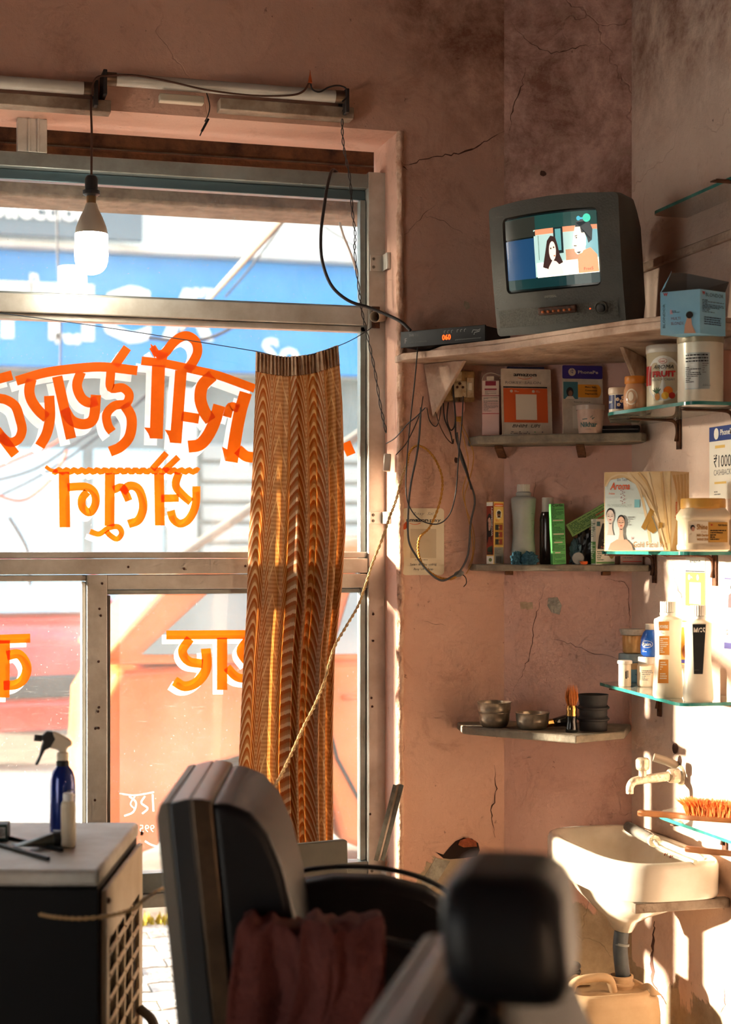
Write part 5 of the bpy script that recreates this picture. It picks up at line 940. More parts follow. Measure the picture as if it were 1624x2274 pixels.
# dark brown bottle
t = item('brown_bottle', 'dark brown bottle with white cap behind the green carton', 'bottle', 1217, .07, z2); k = sc_(t.location)
b = MB(); b.lathe([(17 * k, 0), (18.5 * k, .003), (18.5 * k, 100 * k), (16 * k, 112 * k), (13 * k, 117 * k)], 32, sy=.8); b.build('bottle_body', M('dark brown plastic', (42, 28, 24), .2, 0, coat=.5), t, smooth=50)
b = MB(); b.lathe([(13.5 * k, 116 * k), (13.5 * k, 120 * k), (13 * k, 122 * k), (13 * k, 146 * k), (12 * k, 148 * k), (.001, 148 * k)], 30); b.build('bottle_cap', M('dull white cap', (196, 188, 176), .45), t)
lb = Label(cylm(18.5 * k, 0, -60, .8)); lb.poly(M('grey label', (96, 90, 84), .5), rr_poly(0, .018, .028, .088, .006), 0).text(GREYP, 'Shampoo', .013, .034, .004, .036, rot=math.pi / 2); lb.build(t)
# green carton with rows of print
k = 4.28 / 3600; W, D, Hh = 31 * k, 20 * k, 136 * k; GRN = M('mid green card', (88, 168, 92), .6); t = boxthing('green_carton', 'upright slim green carton printed with small text', 1243, .115, z2, W, D, Hh, -.15, GRN); A, B_, Cc = faces(W, D)
DGR = M('deep green print', (28, 84, 48), .6); A.text(BLACK, 'Corlin', 0, Hh * .955, .007, W * .8, 'c', 1, bold=.02).fine(DGR, -W * .44, Hh * .74, W * .44, Hh * .94, 9, 0).rect(CARD, -W * .38, Hh * .715, W * .38, Hh * .735, 0).fine(DGR, -W * .44, Hh * .52, W * .44, Hh * .70, 7, 0, 5).rect(CARD, -W * .38, Hh * .49, W * .40, Hh * .51, 0).fine(DGR, -W * .44, Hh * .38, W * .44, Hh * .48, 4, 0, 7).rect(CARD, -W * .34, Hh * .355, W * .28, Hh * .372, 0).fine(DGR, -W * .44, Hh * .22, W * .44, Hh * .34, 5, 0, 8).rect(CARD, -W * .3, Hh * .185, W * .1, Hh * .205, 0).fine(DGR, -W * .44, Hh * .03, W * .44, Hh * .17, 6, 0, 9); A.build(t); t.rotation_euler = (0, -.035, -.15)
# crumpled blue cloth
rr = random.Random(8); b = MB()
def crump(n, m_, R, seed, sx=1, sy=1, sz=1, amp=.22):
    from mathutils import noise
    def f(u, v):
        a, e = u * 2 * math.pi, (v - .5) * math.pi; d = Vector((math.cos(a) * math.cos(e), math.sin(a) * math.cos(e), math.sin(e)))
        q = noise.turbulence(d * 2.1 + Vector((seed, 0, 0)), 4, True); p = d * R * (1 - amp + amp * 2 * q); return Vector((p.x * sx, p.y * sy, max(p.z * sz, -R * sz * .8) + R * sz * .8))
    return f
t = item('blue_cloth', 'crumpled blue terry cloth rolled up at the front of the middle stone shelf', 'cloth', 1163, .125, z2); k = sc_(t.location); BLC = M('blue terry cloth', (66, 116, 138), .95, 0, (44, 84, 104), 40, 1, 200)
b.grid(crump(0, 0, 22 * k, 3, .62, .8, .75, .3), 40, 24); b.build('cloth_fold', BLC, t, smooth=80, loc=(-.018, 0, -.001)); b = MB(); b.grid(crump(0, 0, 22 * k, 9, .85, .8, .72, .34), 40, 24); b.build('cloth_fold', BLC, t, smooth=80, loc=(.016, -.004, -.001))
# tilted green box leaning to the facial-kit box, boxes below
t = item('tilted_carton', 'olive green carton lying tilted against the big facial kit box', 'box', 1272, .10, z2 + .073, -.4); t.rotation_euler = (0, -.52, -.42)
k = 4.2 / 3600; W, D, Hh = 112 * k, 26 * k, 32 * k; b = MB(); b.box(0, W, 0, D, 0, Hh); b.build('box_body', M('olive green card', (126, 158, 88), .6), t, bev=.0008)
lb = Label(planar((0, 0, 0), (1, 0, 0), (0, 0, 1))); lb.fine(DGR, .006, .004, W * .9, Hh * .9, 8, 0); lb.rect(RED, W * .62, Hh * .2, W * .9, Hh * .26, 1).rect(RED, W * .62, Hh * .5, W * .9, Hh * .56, 1); lb.build(t)
lb = Label(planar((0, 0, Hh), (1, 0, 0), (0, 1, 0))); lb.rect(M('dark green gloss', (58, 66, 56), .3), .001, .001, W - .001, D - .001, 0).text(M('pale green print', (176, 186, 160), .4), 'Facial', W * .3, D * .3, .010, .05, L=1); lb.build(t)
k = 4.18 / 3600; W, D, Hh = 50 * k, 22 * k, 104 * k; t = boxthing('hair_dye_box', 'white, green and black hair dye box under the tilted carton', 1345, .11, z2, W, D, Hh, .12, M('off white card', (214, 210, 196), .6)); A, B_, Cc = faces(W, D)
A.poly(HRB, [(-W * .42, Hh * .34), (-W * .34, Hh * .62), (-W * .16, Hh * .90), (W * .2, Hh * .93), (W * .48, Hh * .7), (W * .48, Hh * .34)], 0).rect(TEAL, -W * .46, Hh * .84, -W * .28, Hh * .94, 1).text(GREYP, 'GARNIER', -W * .2, Hh * .50, .006, W * .62, 'l', 1, bold=.02).text(WHITE, 'Color', -W * .1, Hh * .42, .007, W * .5, 'l', 1).text(M('pinkish print', (206, 120, 100), .5), 'Natural', -W * .24, Hh * .355, .006, W * .6, 'l', 1, bold=.02)
A.rect(M('leaf green print', (92, 140, 76), .6), -W * .48, Hh * .02, W * .48, Hh * .06, 0).fine(DGR, -W * .44, Hh * .08, W * .2, Hh * .30, 5, 0).disc(M('olive print', (150, 130, 70), .6), W * .32, Hh * .2, .007, .009, 1); A.build(t)
B_.rect(M('leaf green print', (92, 140, 76), .6), -D * .48, Hh * .02, D * .48, Hh * .5, 0).fine(WHITE, -D * .4, Hh * .12, D * .4, Hh * .48, 9, 1).fine(DGR, -D * .4, Hh * .6, D * .4, Hh * .95, 9, 0); B_.build(t)
k = 4.1 / 3600; W, D, Hh = 52 * k, 20 * k, 62 * k; t = boxthing('small_carton', 'low pinkish grey carton at the right end of the middle stone shelf', 1403, .09, z2, W, D, Hh, -.3, M('pinkish grey card', (186, 150, 136), .65)); A, B_, Cc = faces(W, D); A.fine(GREYP, -W * .4, Hh * .2, W * .4, Hh * .6, 4, 0).rect(RED, -W * .4, Hh * .1, W * .45, Hh * .13, 0); A.build(t)
t = item('blue_bag', 'crumpled pale blue plastic bag behind the green carton', 'bag', 1280, .06, z2); k = sc_(t.location); b = MB(); b.grid(crump(0, 0, 24 * k, 5, .62, .6, 1.25, .4), 36, 24); b.build('bag_body', M('pale blue plastic film', (92, 124, 138), .35, 0, (60, 84, 96), 30), t, smooth=50)
t = item('foil_bag', 'crumpled dark plastic bag tucked under the tilted carton', 'bag', 1302, .05, z2 + .0); b = MB(); b.grid(crump(0, 0, 22 * k, 15, 1, .55, 2.1, .45), 36, 24); b.build('bag_body', M('black plastic film', (34, 34, 36), .3), t, smooth=40)
t = item('white_ball', 'small greyish white round lid standing on edge on the middle stone shelf', 'lid', 1284, .115, z2); b = MB(); b.tube([(0, 0, 13.5 * k), (.0, .012, 13.5 * k)], 13.5 * k, 28, 1); b.build('lid_disc', M('greyish plastic', (134, 134, 130), .5), t, bev=.002); t.name = 'round_lid'
t = item('orange_scrap', 'torn orange scrap lying on the edge of the middle stone shelf', 'scrap', 1297, .120, z2); b = MB(); b.grid(crump(0, 0, 8 * k, 21, 1.1, .7, .5, .5), 16, 10); b.build('scrap_body', M('orange scrap skin', (220, 104, 50), .6), t, smooth=40)
# ------------------------------------------------------------------ lowest stone shelf
STL = M('dull stainless steel', (186, 172, 152), .32, .65, (120, 106, 90), 10, .1, 10)
def bowl(lab, px, py, W, Hh, nm='steel_bowl'):
    p = onZ(px, py, z3); t = thing(nm, lab, 'bowl', p); k = dep(p) / 3600; R = W / 2 * k; h = Hh * k
    b = MB(); b.lathe([(R * .55, 0), (R * .72, .0015), (R * .86, h * .22), (R * .93, h * .5), (R * .93, h * .52), (R * .95, h * .95), (R, h), (R * .985, h * 1.03), (R * .92, h * .97), (R * .90, h * .5), (R * .7, h * .08), (.001, h * .04)], 40, caps=False); b.build('bowl_body', STL, t, smooth=50); return t, R, h
t, R, h = bowl('lower steel bowl of the stack at the left of the lowest shelf', 1098, 1614, 72, 32); t2_ = bowl('upper steel bowl nested in the stack at the left of the lowest shelf', 1098, 1614, 78, 32)[0]; t2_.location.z = z3 + h * .72
bowl('single low steel bowl beside the stacked pair on the lowest shelf', 1183, 1619, 78, 36)
p = onZ(1270, 1626, z3); t = thing('shaving_brush', 'shaving brush with black handle, gold ferrule and orange bristles on the lowest shelf', 'brush', p); k = dep(p) / 3600
b = MB(); b.lathe([(13 * k, 0), (14 * k, 2 * k), (12.5 * k, 12 * k), (11 * k, 24 * k), (12 * k, 32 * k), (13 * k, 36 * k)], 28); b.build('handle', M('black lacquer', (22, 20, 20), .2, coat=.7), t, smooth=50)
b = MB(); b.lathe([(11.5 * k, 36 * k), (12 * k, 38 * k), (11 * k, 46 * k), (11.8 * k, 48 * k), (11.2 * k, 58 * k), (9.5 * k, 60 * k)], 28); b.build('ferrule', M('gold ferrule', (206, 160, 90), .25, .95), t, smooth=40)
rr = random.Random(2); b = MB(); BRS = M('orange bristle', (206, 124, 52), .7, 0, (176, 92, 34), 80)
for i in range(150):
    a, q = rr.random() * 6.28, rr.random() ** .5; r0, r1_ = 9 * k * q, (9 + 9 * rr.random()) * k * q; top = (96 + rr.uniform(-8, 10)) * k; x0, y0 = r0 * math.cos(a), r0 * math.sin(a); x1, y1 = r1_ * math.cos(a), r1_ * math.sin(a)
    b.tube([(x0, y0, 58 * k), ((x0 + x1) / 2 * 1.25, (y0 + y1) / 2 * 1.25, 78 * k), (x1 * .8, y1 * .8, top)], lambda q_: .0009 * (1 - .8 * q_), 4, 2, caps=False)
props(b.build('bristles', BRS, t, smooth=80), kind='stuff')
p = onZ(1236, 1618, z3); t = thing('shaving_brush', 'second brush lying behind, its black handle toward the standing brush', 'brush', p); b = MB(); b.tube([(-.012, .0, .016), (.0, 0, .017), (.02, .004, .019), (.032, .006, .019)], lambda q_: .010 + .007 * q_, 20, 3); b.build('handle', M('black lacquer', (22, 20, 20), .2, coat=.7), t, smooth=60); b = MB(); b.tube([(-.028, -.002, .015), (-.012, 0, .016)], .0105, 18, 1); b.build('ferrule', M('gold ferrule', (206, 160, 90), .25, .95), t, smooth=50)
b = MB(); b.tube([(-.044, -.004, .013), (-.027, -.002, .015)], .009, 14, 1); b.build('bristle_tuft', BRS, t)
BKR = M('dusty black rubber', (36, 36, 38), .7, 0, (58, 56, 54), 20, .2, 40); p = onZ(1318, 1622, z3); k = dep(p) / 3600
for i in range(3):
    t = thing('black_cup', ('lowest', 'middle', 'topmost')[i] + ' black plastic cup in the stack at the right of the lowest shelf', 'cup', (p.x, p.y, z3 + i * 25 * k), 0, 'stacked black cups')
    b = MB(); b.lathe([(30 * k, 0), (31 * k, 20 * k), (31 * k, 22 * k), (35 * k, 24 * k), (36 * k, 27 * k), (32 * k, 30 * k), (32 * k, 31 * k), (29 * k, 31 * k), (28 * k, 3 * k), (.001, 2 * k)] if i < 2 else [(30 * k, 0), (30.5 * k, 10 * k), (33 * k, 27 * k), (33.5 * k, 30 * k), (31.5 * k, 30 * k), (28 * k, 10 * k), (27 * k, 3 * k), (.001, 2 * k)], 36, caps=False); b.build('cup_body', BKR, t, smooth=40, solid=.0006)
    del t['group']
# ------------------------------------------------------------------ wall card with the code square left blank
k = 4.33 / 3600; t = thing('wall_card', 'rounded cream payment card stuck on the window wall behind the wire loops', 'card', onY(940, 1277, YW - .0015)); W, Hh = 99 * k, 151 * k
b = MB(); b.prism(rr_poly(-W / 2, W / 2, 0, Hh, .010, 5), -.0015, .001, lambda x, y, z: (x, z, y)); b.build('card_panel', M('cream card', (232, 220, 192), .6), t)
lb = Label(planar((0, -.0015, 0), (1, 0, 0), (0, 0, 1))); lb.text(BLACK, 'amazon', -W * .41, Hh * .80, .0095, W * .53, 'l', 0, bold=.03).text(BLACK, 'pay', W * .16, Hh * .80, .0095, W * .26, 'l', 0).line(ORANGE, [(-W * .33, Hh * .775), (-W * .2, Hh * .755), (-W * .07, Hh * .775)], .0016, 0, sm=5).text(GREYP, 'Roxy  Sal', 0, Hh * .90, .008, W * .5, 'c', 0, shear=.4, bold=-.012)
lb.text(BLACK, 'Scan & Pay using', 0, Hh * .145, .0062, W * .63, 'c', 0).text(BLACK, 'Any UPI App', 0, Hh * .075, .0062, W * .47, 'c', 0).fine(BLACK, -W * .2, Hh * .22, W * .34, Hh * .235, 1, 0).rect(M('blank code panel', (206, 190, 160), .6), -W * .31, Hh * .255, W * .31, Hh * .69, 0); lb.build(t)
# ================================================================== glass shelves on the right wall
gs = bpy.data.materials.new('green edged shelf glass'); gs.use_nodes = True; t_ = gs.node_tree; t_.nodes.remove(t_.nodes['Principled BSDF']); L = t_.links.new
tr = N(t_, 'ShaderNodeBsdfTransparent'); tr.inputs[0].default_value = (.86, .95, .92, 1); g2 = N(t_, 'ShaderNodeBsdfGlossy', i_Roughness=.04); fr = N(t_, 'ShaderNodeFresnel', i_IOR=1.5); mA = N(t_, 'ShaderNodeMixShader'); L(fr.outputs[0], mA.inputs[0]); L(tr.outputs[0], mA.inputs[1]); L(g2.outputs[0], mA.inputs[2])
dd = N(t_, 'ShaderNodeBsdfDiffuse'); dd.inputs[0].default_value = lin((214, 214, 200)); mB = N(t_, 'ShaderNodeMixShader'); mB.inputs[0].default_value = .16; L(mA.outputs[0], mB.inputs[1]); L(dd.outputs[0], mB.inputs[2]); L(mB.outputs[0], t_.nodes['Material Output'].inputs[0])
GE = M('green glass edge', (64, 150, 142), .15, 0, (36, 110, 108), 16, spec=.8, trans=.3)
def gshelf(lab, pts, zt_, th=.008, rot=None):
    o = Vector((pts[0][0], pts[0][1], zt_ - th)); t = thing('glass_shelf', lab, 'shelf', o); P = [(x - o.x, y - o.y) for x, y in pts]; n = len(P)
    b = MB(); b.add([(x, y, th) for x, y in P] + [(x, y, 0) for x, y in P], [tuple(range(n)), tuple(range(2 * n - 1, n - 1, -1))]); b.build('glass_plate', gs, t, smooth=0)
    b = MB(); b.add([(x, y, th) for x, y in P] + [(x, y, 0) for x, y in P], [((i + 1) % n, i, n + i, n + (i + 1) % n) for i in range(n)]); b.build('polished_edge', GE, t, smooth=60); return t
def rc(a, c, b_, r=.035, n=5):             # rounded corner from a via c to b
    a, c, b_ = Vector((*a, 0)), Vector((*c, 0)), Vector((*b_, 0)); p, q = c + (a - c).normalized() * r, c + (b_ - c).normalized() * r
    return [tuple(((1 - t) ** 2 * p + 2 * t * (1 - t) * c + t * t * q)[:2]) for t in [i / n for i in range(n + 1)]]
XI = XR - .002; zA, zB, zC, zD = 1.782, 1.440, 1.094, .802
gA = gshelf('upper glass shelf carrying the big cream jars', [(XI, 3.34)] + rc((XI, 3.34), (1.705, 3.34), (1.66, 3.66)) + rc((1.705, 3.34), (1.655, 3.68), (1.74, 3.88), .03) + [(1.76, 3.90), (XI, 3.97)], zA)
gB = gshelf('middle glass shelf carrying the facial kit box', [(XI, 3.35)] + rc((XI, 3.35), (1.685, 3.35), (1.745, 3.92)) + rc((1.685, 3.35), (1.745, 3.925), (XI, 3.95), .012) + [(XI, 3.97)], zB)
gC = gshelf('lower glass shelf carrying the two developer bottles', [(XI, 3.36)] + rc((XI, 3.36), (1.69, 3.36), (1.745, 3.93)) + rc((1.69, 3.36), (1.748, 3.945), (XI, 3.97), .012) + [(XI, 3.985)], zC)
gD = gshelf('lowest glass shelf carrying two wooden brushes above the basin', [(XI, 2.9), (1.75, 2.9)] + rc((1.75, 2.9), (1.742, 3.62), (XI, 3.70), .07) + [(XI, 3.70)], zD)
gE = gshelf('small glass shelf high at the right edge of the picture', [(XI, 3.2), (1.78, 3.2)] + rc((1.78, 3.2), (1.78, 3.70), (XI, 3.70), .03) + [(XI, 3.70)], onX(1600, 425, 1.83).z)
def gbr(y, zs, par, off=.0):
    o = par.location; b = MB(); z0 = zs - .009; X = XR - .002
    P = [Vector(p) - o for p in ((X - .13, y, z0), (X - .05, y, z0), (X - .014, y, z0 - .006), (X - .006, y, z0 - .03), (X - .010, y, z0 - .055))]
    b.tube(P, .0045, 8, 5); b.box(X - .14 - o.x, X - .02 - o.x, y - .009 - o.y, y + .009 - o.y, z0 - .003 - o.z, z0 + .0 - o.z); b.box(X - .004 - o.x, X - o.x, y - .010 - o.y, y + .010 - o.y, z0 - .075 - o.z, z0 - o.z); b.build('iron_bracket', IRON, par, smooth=50)
for y, zs, par in ((3.74, zA, gA), (3.45, zA, gA), (3.55, zB, gB), (3.88, zB, gB), (3.42, zC, gC), (3.85, zC, gC), (3.5, zD, gD), (3.3, gE.location.z + .008, gE)): gbr(y, zs, par)
def gi(name, lab, cat, px, X, z, rz=-.5, **k):
    p = onX(px, 1200, X); p.z = z + .0003; return thing(name, lab, cat, p, rz, **k)
# ---------------------------------------------------------------- upper glass shelf
t = gi('cream_jar', 'small white jar with navy floral label at the left end of the upper glass shelf', 'jar', 1375, 1.70, zA, -.3); k = sc_(t.location); R = 23 * k
b = MB(); b.lathe([(R * .93, 0), (R * .96, 2 * k), (R * .96, 40 * k), (R * .9, 43 * k)], 32); b.build('jar_body', M('white jar plastic', (226, 212, 192), .4), t, smooth=50); b = MB(); b.lathe([(R, 43 * k), (R * 1.02, 45 * k), (R * 1.02, 54 * k), (R * .96, 57 * k), (.001, 57 * k)], 32); b.build('jar_lid', M('cream jar lid', (214, 194, 170), .4), t, smooth=40)
lb = Label(cylm(R * .965, 0, -105)); NV = M('deep navy label', (34, 44, 92), .45); lb.rect(NV, -R * 1.2, 9 * k, R * .9, 40 * k, 0, n=16).text(WHITE, 'EAN', -R * 1.0, 22 * k, .006, .012, L=2, bold=.02).rect(QRW, R * -.28, 9 * k, R * -.2, 40 * k, 1); FLW = M('floral print', (240, 220, 196), .5)
for x, y in ((.0, 30), (.36, 26), (.1, 18), (.5, 34)):
    for a in range(5): lb.disc(FLW, x * R + 2.4 * k * math.cos(a * 1.257), (y + 2.4 * math.sin(a * 1.257)) * k, 1.9 * k, L=2, n=8)
    lb.disc(OP, x * R, y * k, 1.2 * k, L=3, n=8)
lb.build(t)
t = gi('glass_jar', 'round tan cream jar with orange lid on the upper glass shelf', 'jar', 1412, 1.71, zA, -.3); k = sc_(t.location); R = 27 * k
b = MB(); b.lathe([(R * .8, 0), (R * .97, 5 * k), (R * 1.02, 22 * k), (R * .98, 46 * k), (R * .82, 58 * k), (R * .80, 62 * k)], 36); b.build('jar_body', M('tan cream in clear jar', (206, 152, 112), .12, coat=.8), t, smooth=60); b = MB(); b.lathe([(R * .84, 60 * k), (R * .9, 62 * k), (R * .9, 74 * k), (R * .86, 77 * k), (.001, 77 * k)], 36); b.build('jar_lid', M('orange screw lid', (214, 132, 44), .35), t, smooth=40)
lb = Label(cylm(R * 1.01, 0, -118)); lb.disc(M('pale oval label', (236, 214, 186), .4), 0, 30 * k, 14 * k, 18 * k, 0, 24).disc(M('oval label print', (206, 158, 120), .4), 0, 30 * k, 11 * k, 15 * k, 1, 24).disc(M('pale oval label', (236, 214, 186), .4), -.001, 31 * k, 6 * k, 10 * k, 2, 20); lb.build(t)
def bigjar(lab, px, X, Rp, Hp, body, lid, lidh):
    t = gi('cream_tub', lab, 'jar', px, X, zA, -.45); k = sc_(t.location); R = Rp * k
    b = MB(); b.lathe([(R * .94, 0), (R * .98, 3 * k), (R * .98, (Hp - lidh) * k), (R * .93, (Hp - lidh + 2) * k)], 48); b.build('tub_body', body, t, smooth=50); b = MB(); b.lathe([(R, (Hp - lidh) * k), (R * 1.01, (Hp - lidh + 1) * k), (R * 1.01, (Hp - 2) * k), (R * .97, Hp * k), (.001, Hp * k)], 48); b.build('tub_lid', lid, t, smooth=40); return t, k, R
PRL = M('pearl plastic', (206, 196, 170), .3, .15, (190, 178, 150), 6); LDG = M('grey white lid', (190, 184, 174), .4)
t, k, R = bigjar('pearl bleach cream tub printed with fruit on the upper glass shelf', 1481, 1.765, 45, 142, PRL, LDG, 18); lb = Label(cylm(R * .98, 0, -104))
lb.rect(M('red tub band', (186, 42, 36), .45), -R * 1.25, 52 * k, -R * .6, 95 * k, 0, n=12).disc(M('silver label', (220, 218, 210), .35), R * .05, 66 * k, 41 * k, 50 * k, 1, 32).disc(RED, R * .05, 104 * k, 9 * k, 5.5 * k, 2).disc(WHITE, R * .05, 104 * k, 8 * k, 4.6 * k, 3).text(RED, 'Super', R * .05, 102 * k, 4 * k, 12 * k, 'c', 4, bold=.02, shear=.3).text(BLACK, 'AROMA', R * .05, 87 * k, 9 * k, 46 * k, 'c', 3, shear=.3).text(RED, 'FRUIT', R * .08, 70 * k, 12 * k, 52 * k, 'c', 3, bold=.05).text(BLACK, 'MIX', -R * .56, 70 * k, 4.5 * k, 12 * k, 'l', 3, rot=math.pi / 2).text(GREYP, 'BLEACH CREAM', R * .06, 61 * k, 5 * k, 50 * k, 'c', 3)
OF_, GF = M('fruit orange', (232, 120, 30), .5), M('fruit leaf green', (40, 92, 50), .5); lb.disc(OF_, R * .30, 38 * k, 10 * k, L=4).disc(M('fruit yellow', (240, 184, 60), .5), R * .16, 28 * k, 8 * k, L=5).disc(RED, R * .48, 28 * k, 7 * k, L=5).disc(M('pineapple print', (186, 120, 40), .5), -R * .22, 26 * k, 6 * k, 8 * k, 4)
for a in (-.9, -.5, -.1, .3, .7): lb.line(GF, [(-R * .24, 33 * k), (-R * .24 + 13 * k * math.sin(a), 33 * k + 13 * k * math.cos(a))], 1.8 * k, 5)
lb.build(t)
t, k, R = bigjar('silvery white cream tub with a printed back label on the upper glass shelf', 1556, 1.752, 51, 146, M('silver white plastic', (214, 208, 190), .28, .1, (202, 194, 174), 6), M('bronze grey lid', (146, 136, 112), .35, .3), 16); lb = Label(cylm(R * .98, 0, -96))
lb.rect(M('blue silver label', (170, 184, 184), .3, .4), -R * .62, 26 * k, R * .48, 106 * k, 0, n=16).rect(M('light silver label', (206, 208, 202), .35, .2), -R * .60, 28 * k, R * .0, 104 * k, 1, n=10).fine(BLACK, -R * .58, 40 * k, R * .1, 76 * k, 9, 2).fine(BLACK, -R * .58, 84 * k, R * .4, 104 * k, 3, 2, 6).fine(GREYP, R * .16, 60 * k, R * .42, 84 * k, 5, 2)
for i in range(4): lb.line(BLACK, [(R * (.18 + i * .09), 33 * k), (R * (.21 + i * .09), 37 * k), (R * (.24 + i * .09), 33 * k), (R * (.18 + i * .09), 33 * k)], .0006, 2)
lb.build(t)
t = gi('cream_tub', 'pinkish tub half hidden behind the silvery tub', 'jar', 1606, 1.845, zA, 0); k = sc_(t.location); b = MB(); b.lathe([(26 * k, 0), (28 * k, 3 * k), (28 * k, 118 * k), (25 * k, 122 * k), (.001, 122 * k)], 36); b.build('tub_body', M('pink plastic', (206, 160, 144), .45), t, smooth=50)
# blue hair-bleach carton, open on top, standing on the two big tubs
pe = onX(1555, 760, 1.705); zt2 = zA + 146 * 3.62 / 3600 + .001; pe.z = zt2
t = thing('bleach_carton', 'open pale blue carton standing on the two big tubs', 'box', pe); k = dep(pe) / 3600; BL = M('pale blue card', (136, 200, 236), .6, 0, (164, 214, 238), 6); 
a1v = Vector((-.80, .60, 0)).normalized(); a2v = Vector((.93, .36, 0)).normalized(); w1, w2, hh = .088, .085, 98 * k
b = MB(); c0, c1, c2 = Vector((0, 0, 0)), a1v * w1, a2v * w2; c3_ = c1 + c2; up = Vector((0, 0, hh))
b.add([c0, c1, c3_, c2, c0 + up, c1 + up * .97, c3_ + up, c2 + up], [(0, 1, 5, 4), (1, 2, 6, 5), (2, 3, 7, 6), (3, 0, 4, 7), (3, 2, 1, 0)]); b.build('box_body', BL, t, smooth=0, solid=.0015)
b = MB(); fl_ = lambda p: c1 + up * .97 + p; n1 = a1v.cross(Vector((0, 0, 1)))
peak = (c1 + c3_) / 2 + up + Vector((.01, .0, .048)); b.add([c1 + up * .97, c3_ + up * .99, peak + a2v * .03, peak - a2v * .02 + Vector((0, 0, -.004))], [(0, 1, 2, 3)]); b.build('top_flap', M('grey inner card', (96, 96, 96), .7), t, smooth=0, solid=.0012)
b = MB(); b.add([c1 + up * .97, c1 + up * .97 + Vector((.008, -.004, .012)), peak - a2v * .02, peak - a2v * .026 + Vector((0, 0, -.010))], [(0, 1, 2, 3)]); b.build('side_flap', BL, t, smooth=0, solid=.0012)
b = MB(); b.add([c3_ + up, c2 + up, c2 + up + Vector((.015, .01, .026)), peak + a2v * .03], [(0, 1, 2, 3)]); b.build('top_flap', M('grey inner card', (96, 96, 96), .7), t, smooth=0, solid=.0012)
lA = Label(planar(c1 + (-a1v.cross(Vector((0, 0, 1)))) * -.0008, -a1v, (0, 0, 1)), .0012); lB = Label(planar(c0 + a2v.cross(Vector((0, 0, 1))) * .0008, a2v, (0, 0, 1)), .0012)
lA.text(M('dark blue print', (36, 52, 96), .5), 'BLONDOR', .010, hh * .70, .0052, hh * .55, 'r', 1, rot=math.pi / 2, bold=.0).poly(M('cloud print', (226, 216, 200), .6), [(w1 * .55, hh * .98), (w1 * .56, hh * .84), (w1 * .66, hh * .74), (w1 * .72, hh * .78), (w1 * .97, hh * .88), (w1 * .98, hh * .99)], 0).rect(M('pink strip print', (214, 170, 190), .5), w1 * .24, hh * .46, w1 * .72, hh * .56, 0).text(M('mauve print', (140, 110, 150), .5), 'MULTI', w1 * .27, hh * .32, .007, w1 * .24, bold=.0).text(M('mauve print', (140, 110, 150), .5), 'BLONDE', w1 * .27, hh * .21, .007, w1 * .32).text(RED, 'W', .006, hh * .88, .007, .010, bold=.04).poly(SKN, [(w1 * .60, 0.001), (w1 * .62, hh * .2), (w1 * .70, hh * .42), (w1 * .78, hh * .38), (w1 * .80, hh * .2), (w1 * .9, hh * .001)], 1).disc(HRB, w1 * .74, hh * .42, .008, .008, 2).fine(NAVY, w1 * .28, hh * .48, w1 * .66, hh * .54, 2, 1); lA.build(t)
lB.text(M('dark blue print', (36, 52, 96), .5), 'BLONDOR', .016, hh * .85, .008, w2 * .70, bold=0).text(RED, 'W', .004, hh * .88, .008, .010, bold=.04).fine(M('dark blue print', (36, 52, 96), .5), .006, hh * .48, w2 * .92, hh * .78, 9, 0).fine(M('dark blue print', (36, 52, 96), .5), .012, hh * .2, w2 * .8, hh * .40, 4, 0, 4); lB.build(t)
# ---------------------------------------------------------------- middle glass shelf
pe = onX(1490, 1200, 1.715); pe.z = zB + .0003; k = dep(pe) / 3600; t = thing('facial_kit_box', 'large gold and white facial kit box printed with two women on the middle glass shelf', 'box', pe); w1, w2, hh = 142 * k, 72 * k * 1.2, 178 * k
a1v = Vector((-.62, .78, 0)).normalized(); a2v = Vector((.90, .43, 0)).normalized(); a1v = Vector((-.80, .60, 0)).normalized(); w1 = .158; w2 = .070
b = MB(); c0, c1, c2 = Vector((0, 0, 0)), a1v * w1, a2v * w2; c3_ = c1 + c2; up = Vector((0, 0, hh)); b.add([c0, c1, c3_, c2, c0 + up, c1 + up, c3_ + up, c2 + up], [(0, 1, 5, 4), (1, 2, 6, 5), (2, 3, 7, 6), (3, 0, 4, 7), (3, 2, 1, 0), (4, 5, 6, 7)]); b.build('box_body', M('gold sheen card', (214, 176, 122), .4, 0, (236, 208, 160), 5), t, bev=.0008)
lA = Label(planar(c1, -a1v, (0, 0, 1)), .0003); lB = Label(planar(c0, a2v, (0, 0, 1)), .0003); PLB = M('pale aqua print', (216, 228, 224), .5); GS1 = M('gold silk print', (206, 166, 110), .45); GS2 = M('light silk print', (230, 202, 158), .45)
lA.poly(PLB, [(.002, .002), (.002, hh * .82), (w1 * .10, hh * .90), (w1 * .3, hh * .93), (w1 * .48, hh * .84), (w1 * .62, hh * .66), (w1 * .74, hh * .42), (w1 * .84, hh * .2), (w1 * .9, .002)], 0)
for i, (a_, c_) in enumerate(((.36, .44), (.52, .57), (.66, .76), (.86, .90))): lA.line(GS2 if i % 2 == 0 else GS1, [(w1 * a_, hh * .99), (w1 * (a_ + .16), hh * .80), (w1 * (a_ + .26), hh * .5), (w1 * min(.98, a_ + .34), hh * .1)] if a_ < .6 else [(w1 * a_, hh * .99), (w1 * c_, hh * .6), (w1 * min(.97, c_ + .1), hh * .1)], .006, 1, sm=6)
lA.line(GS2, [(.003, hh * .82), (w1 * .12, hh * .935), (w1 * .3, hh * .965), (w1 * .5, hh * .87), (w1 * .66, hh * .66), (w1 * .8, hh * .4), (w1 * .93, .004)], .004, 2, sm=6)
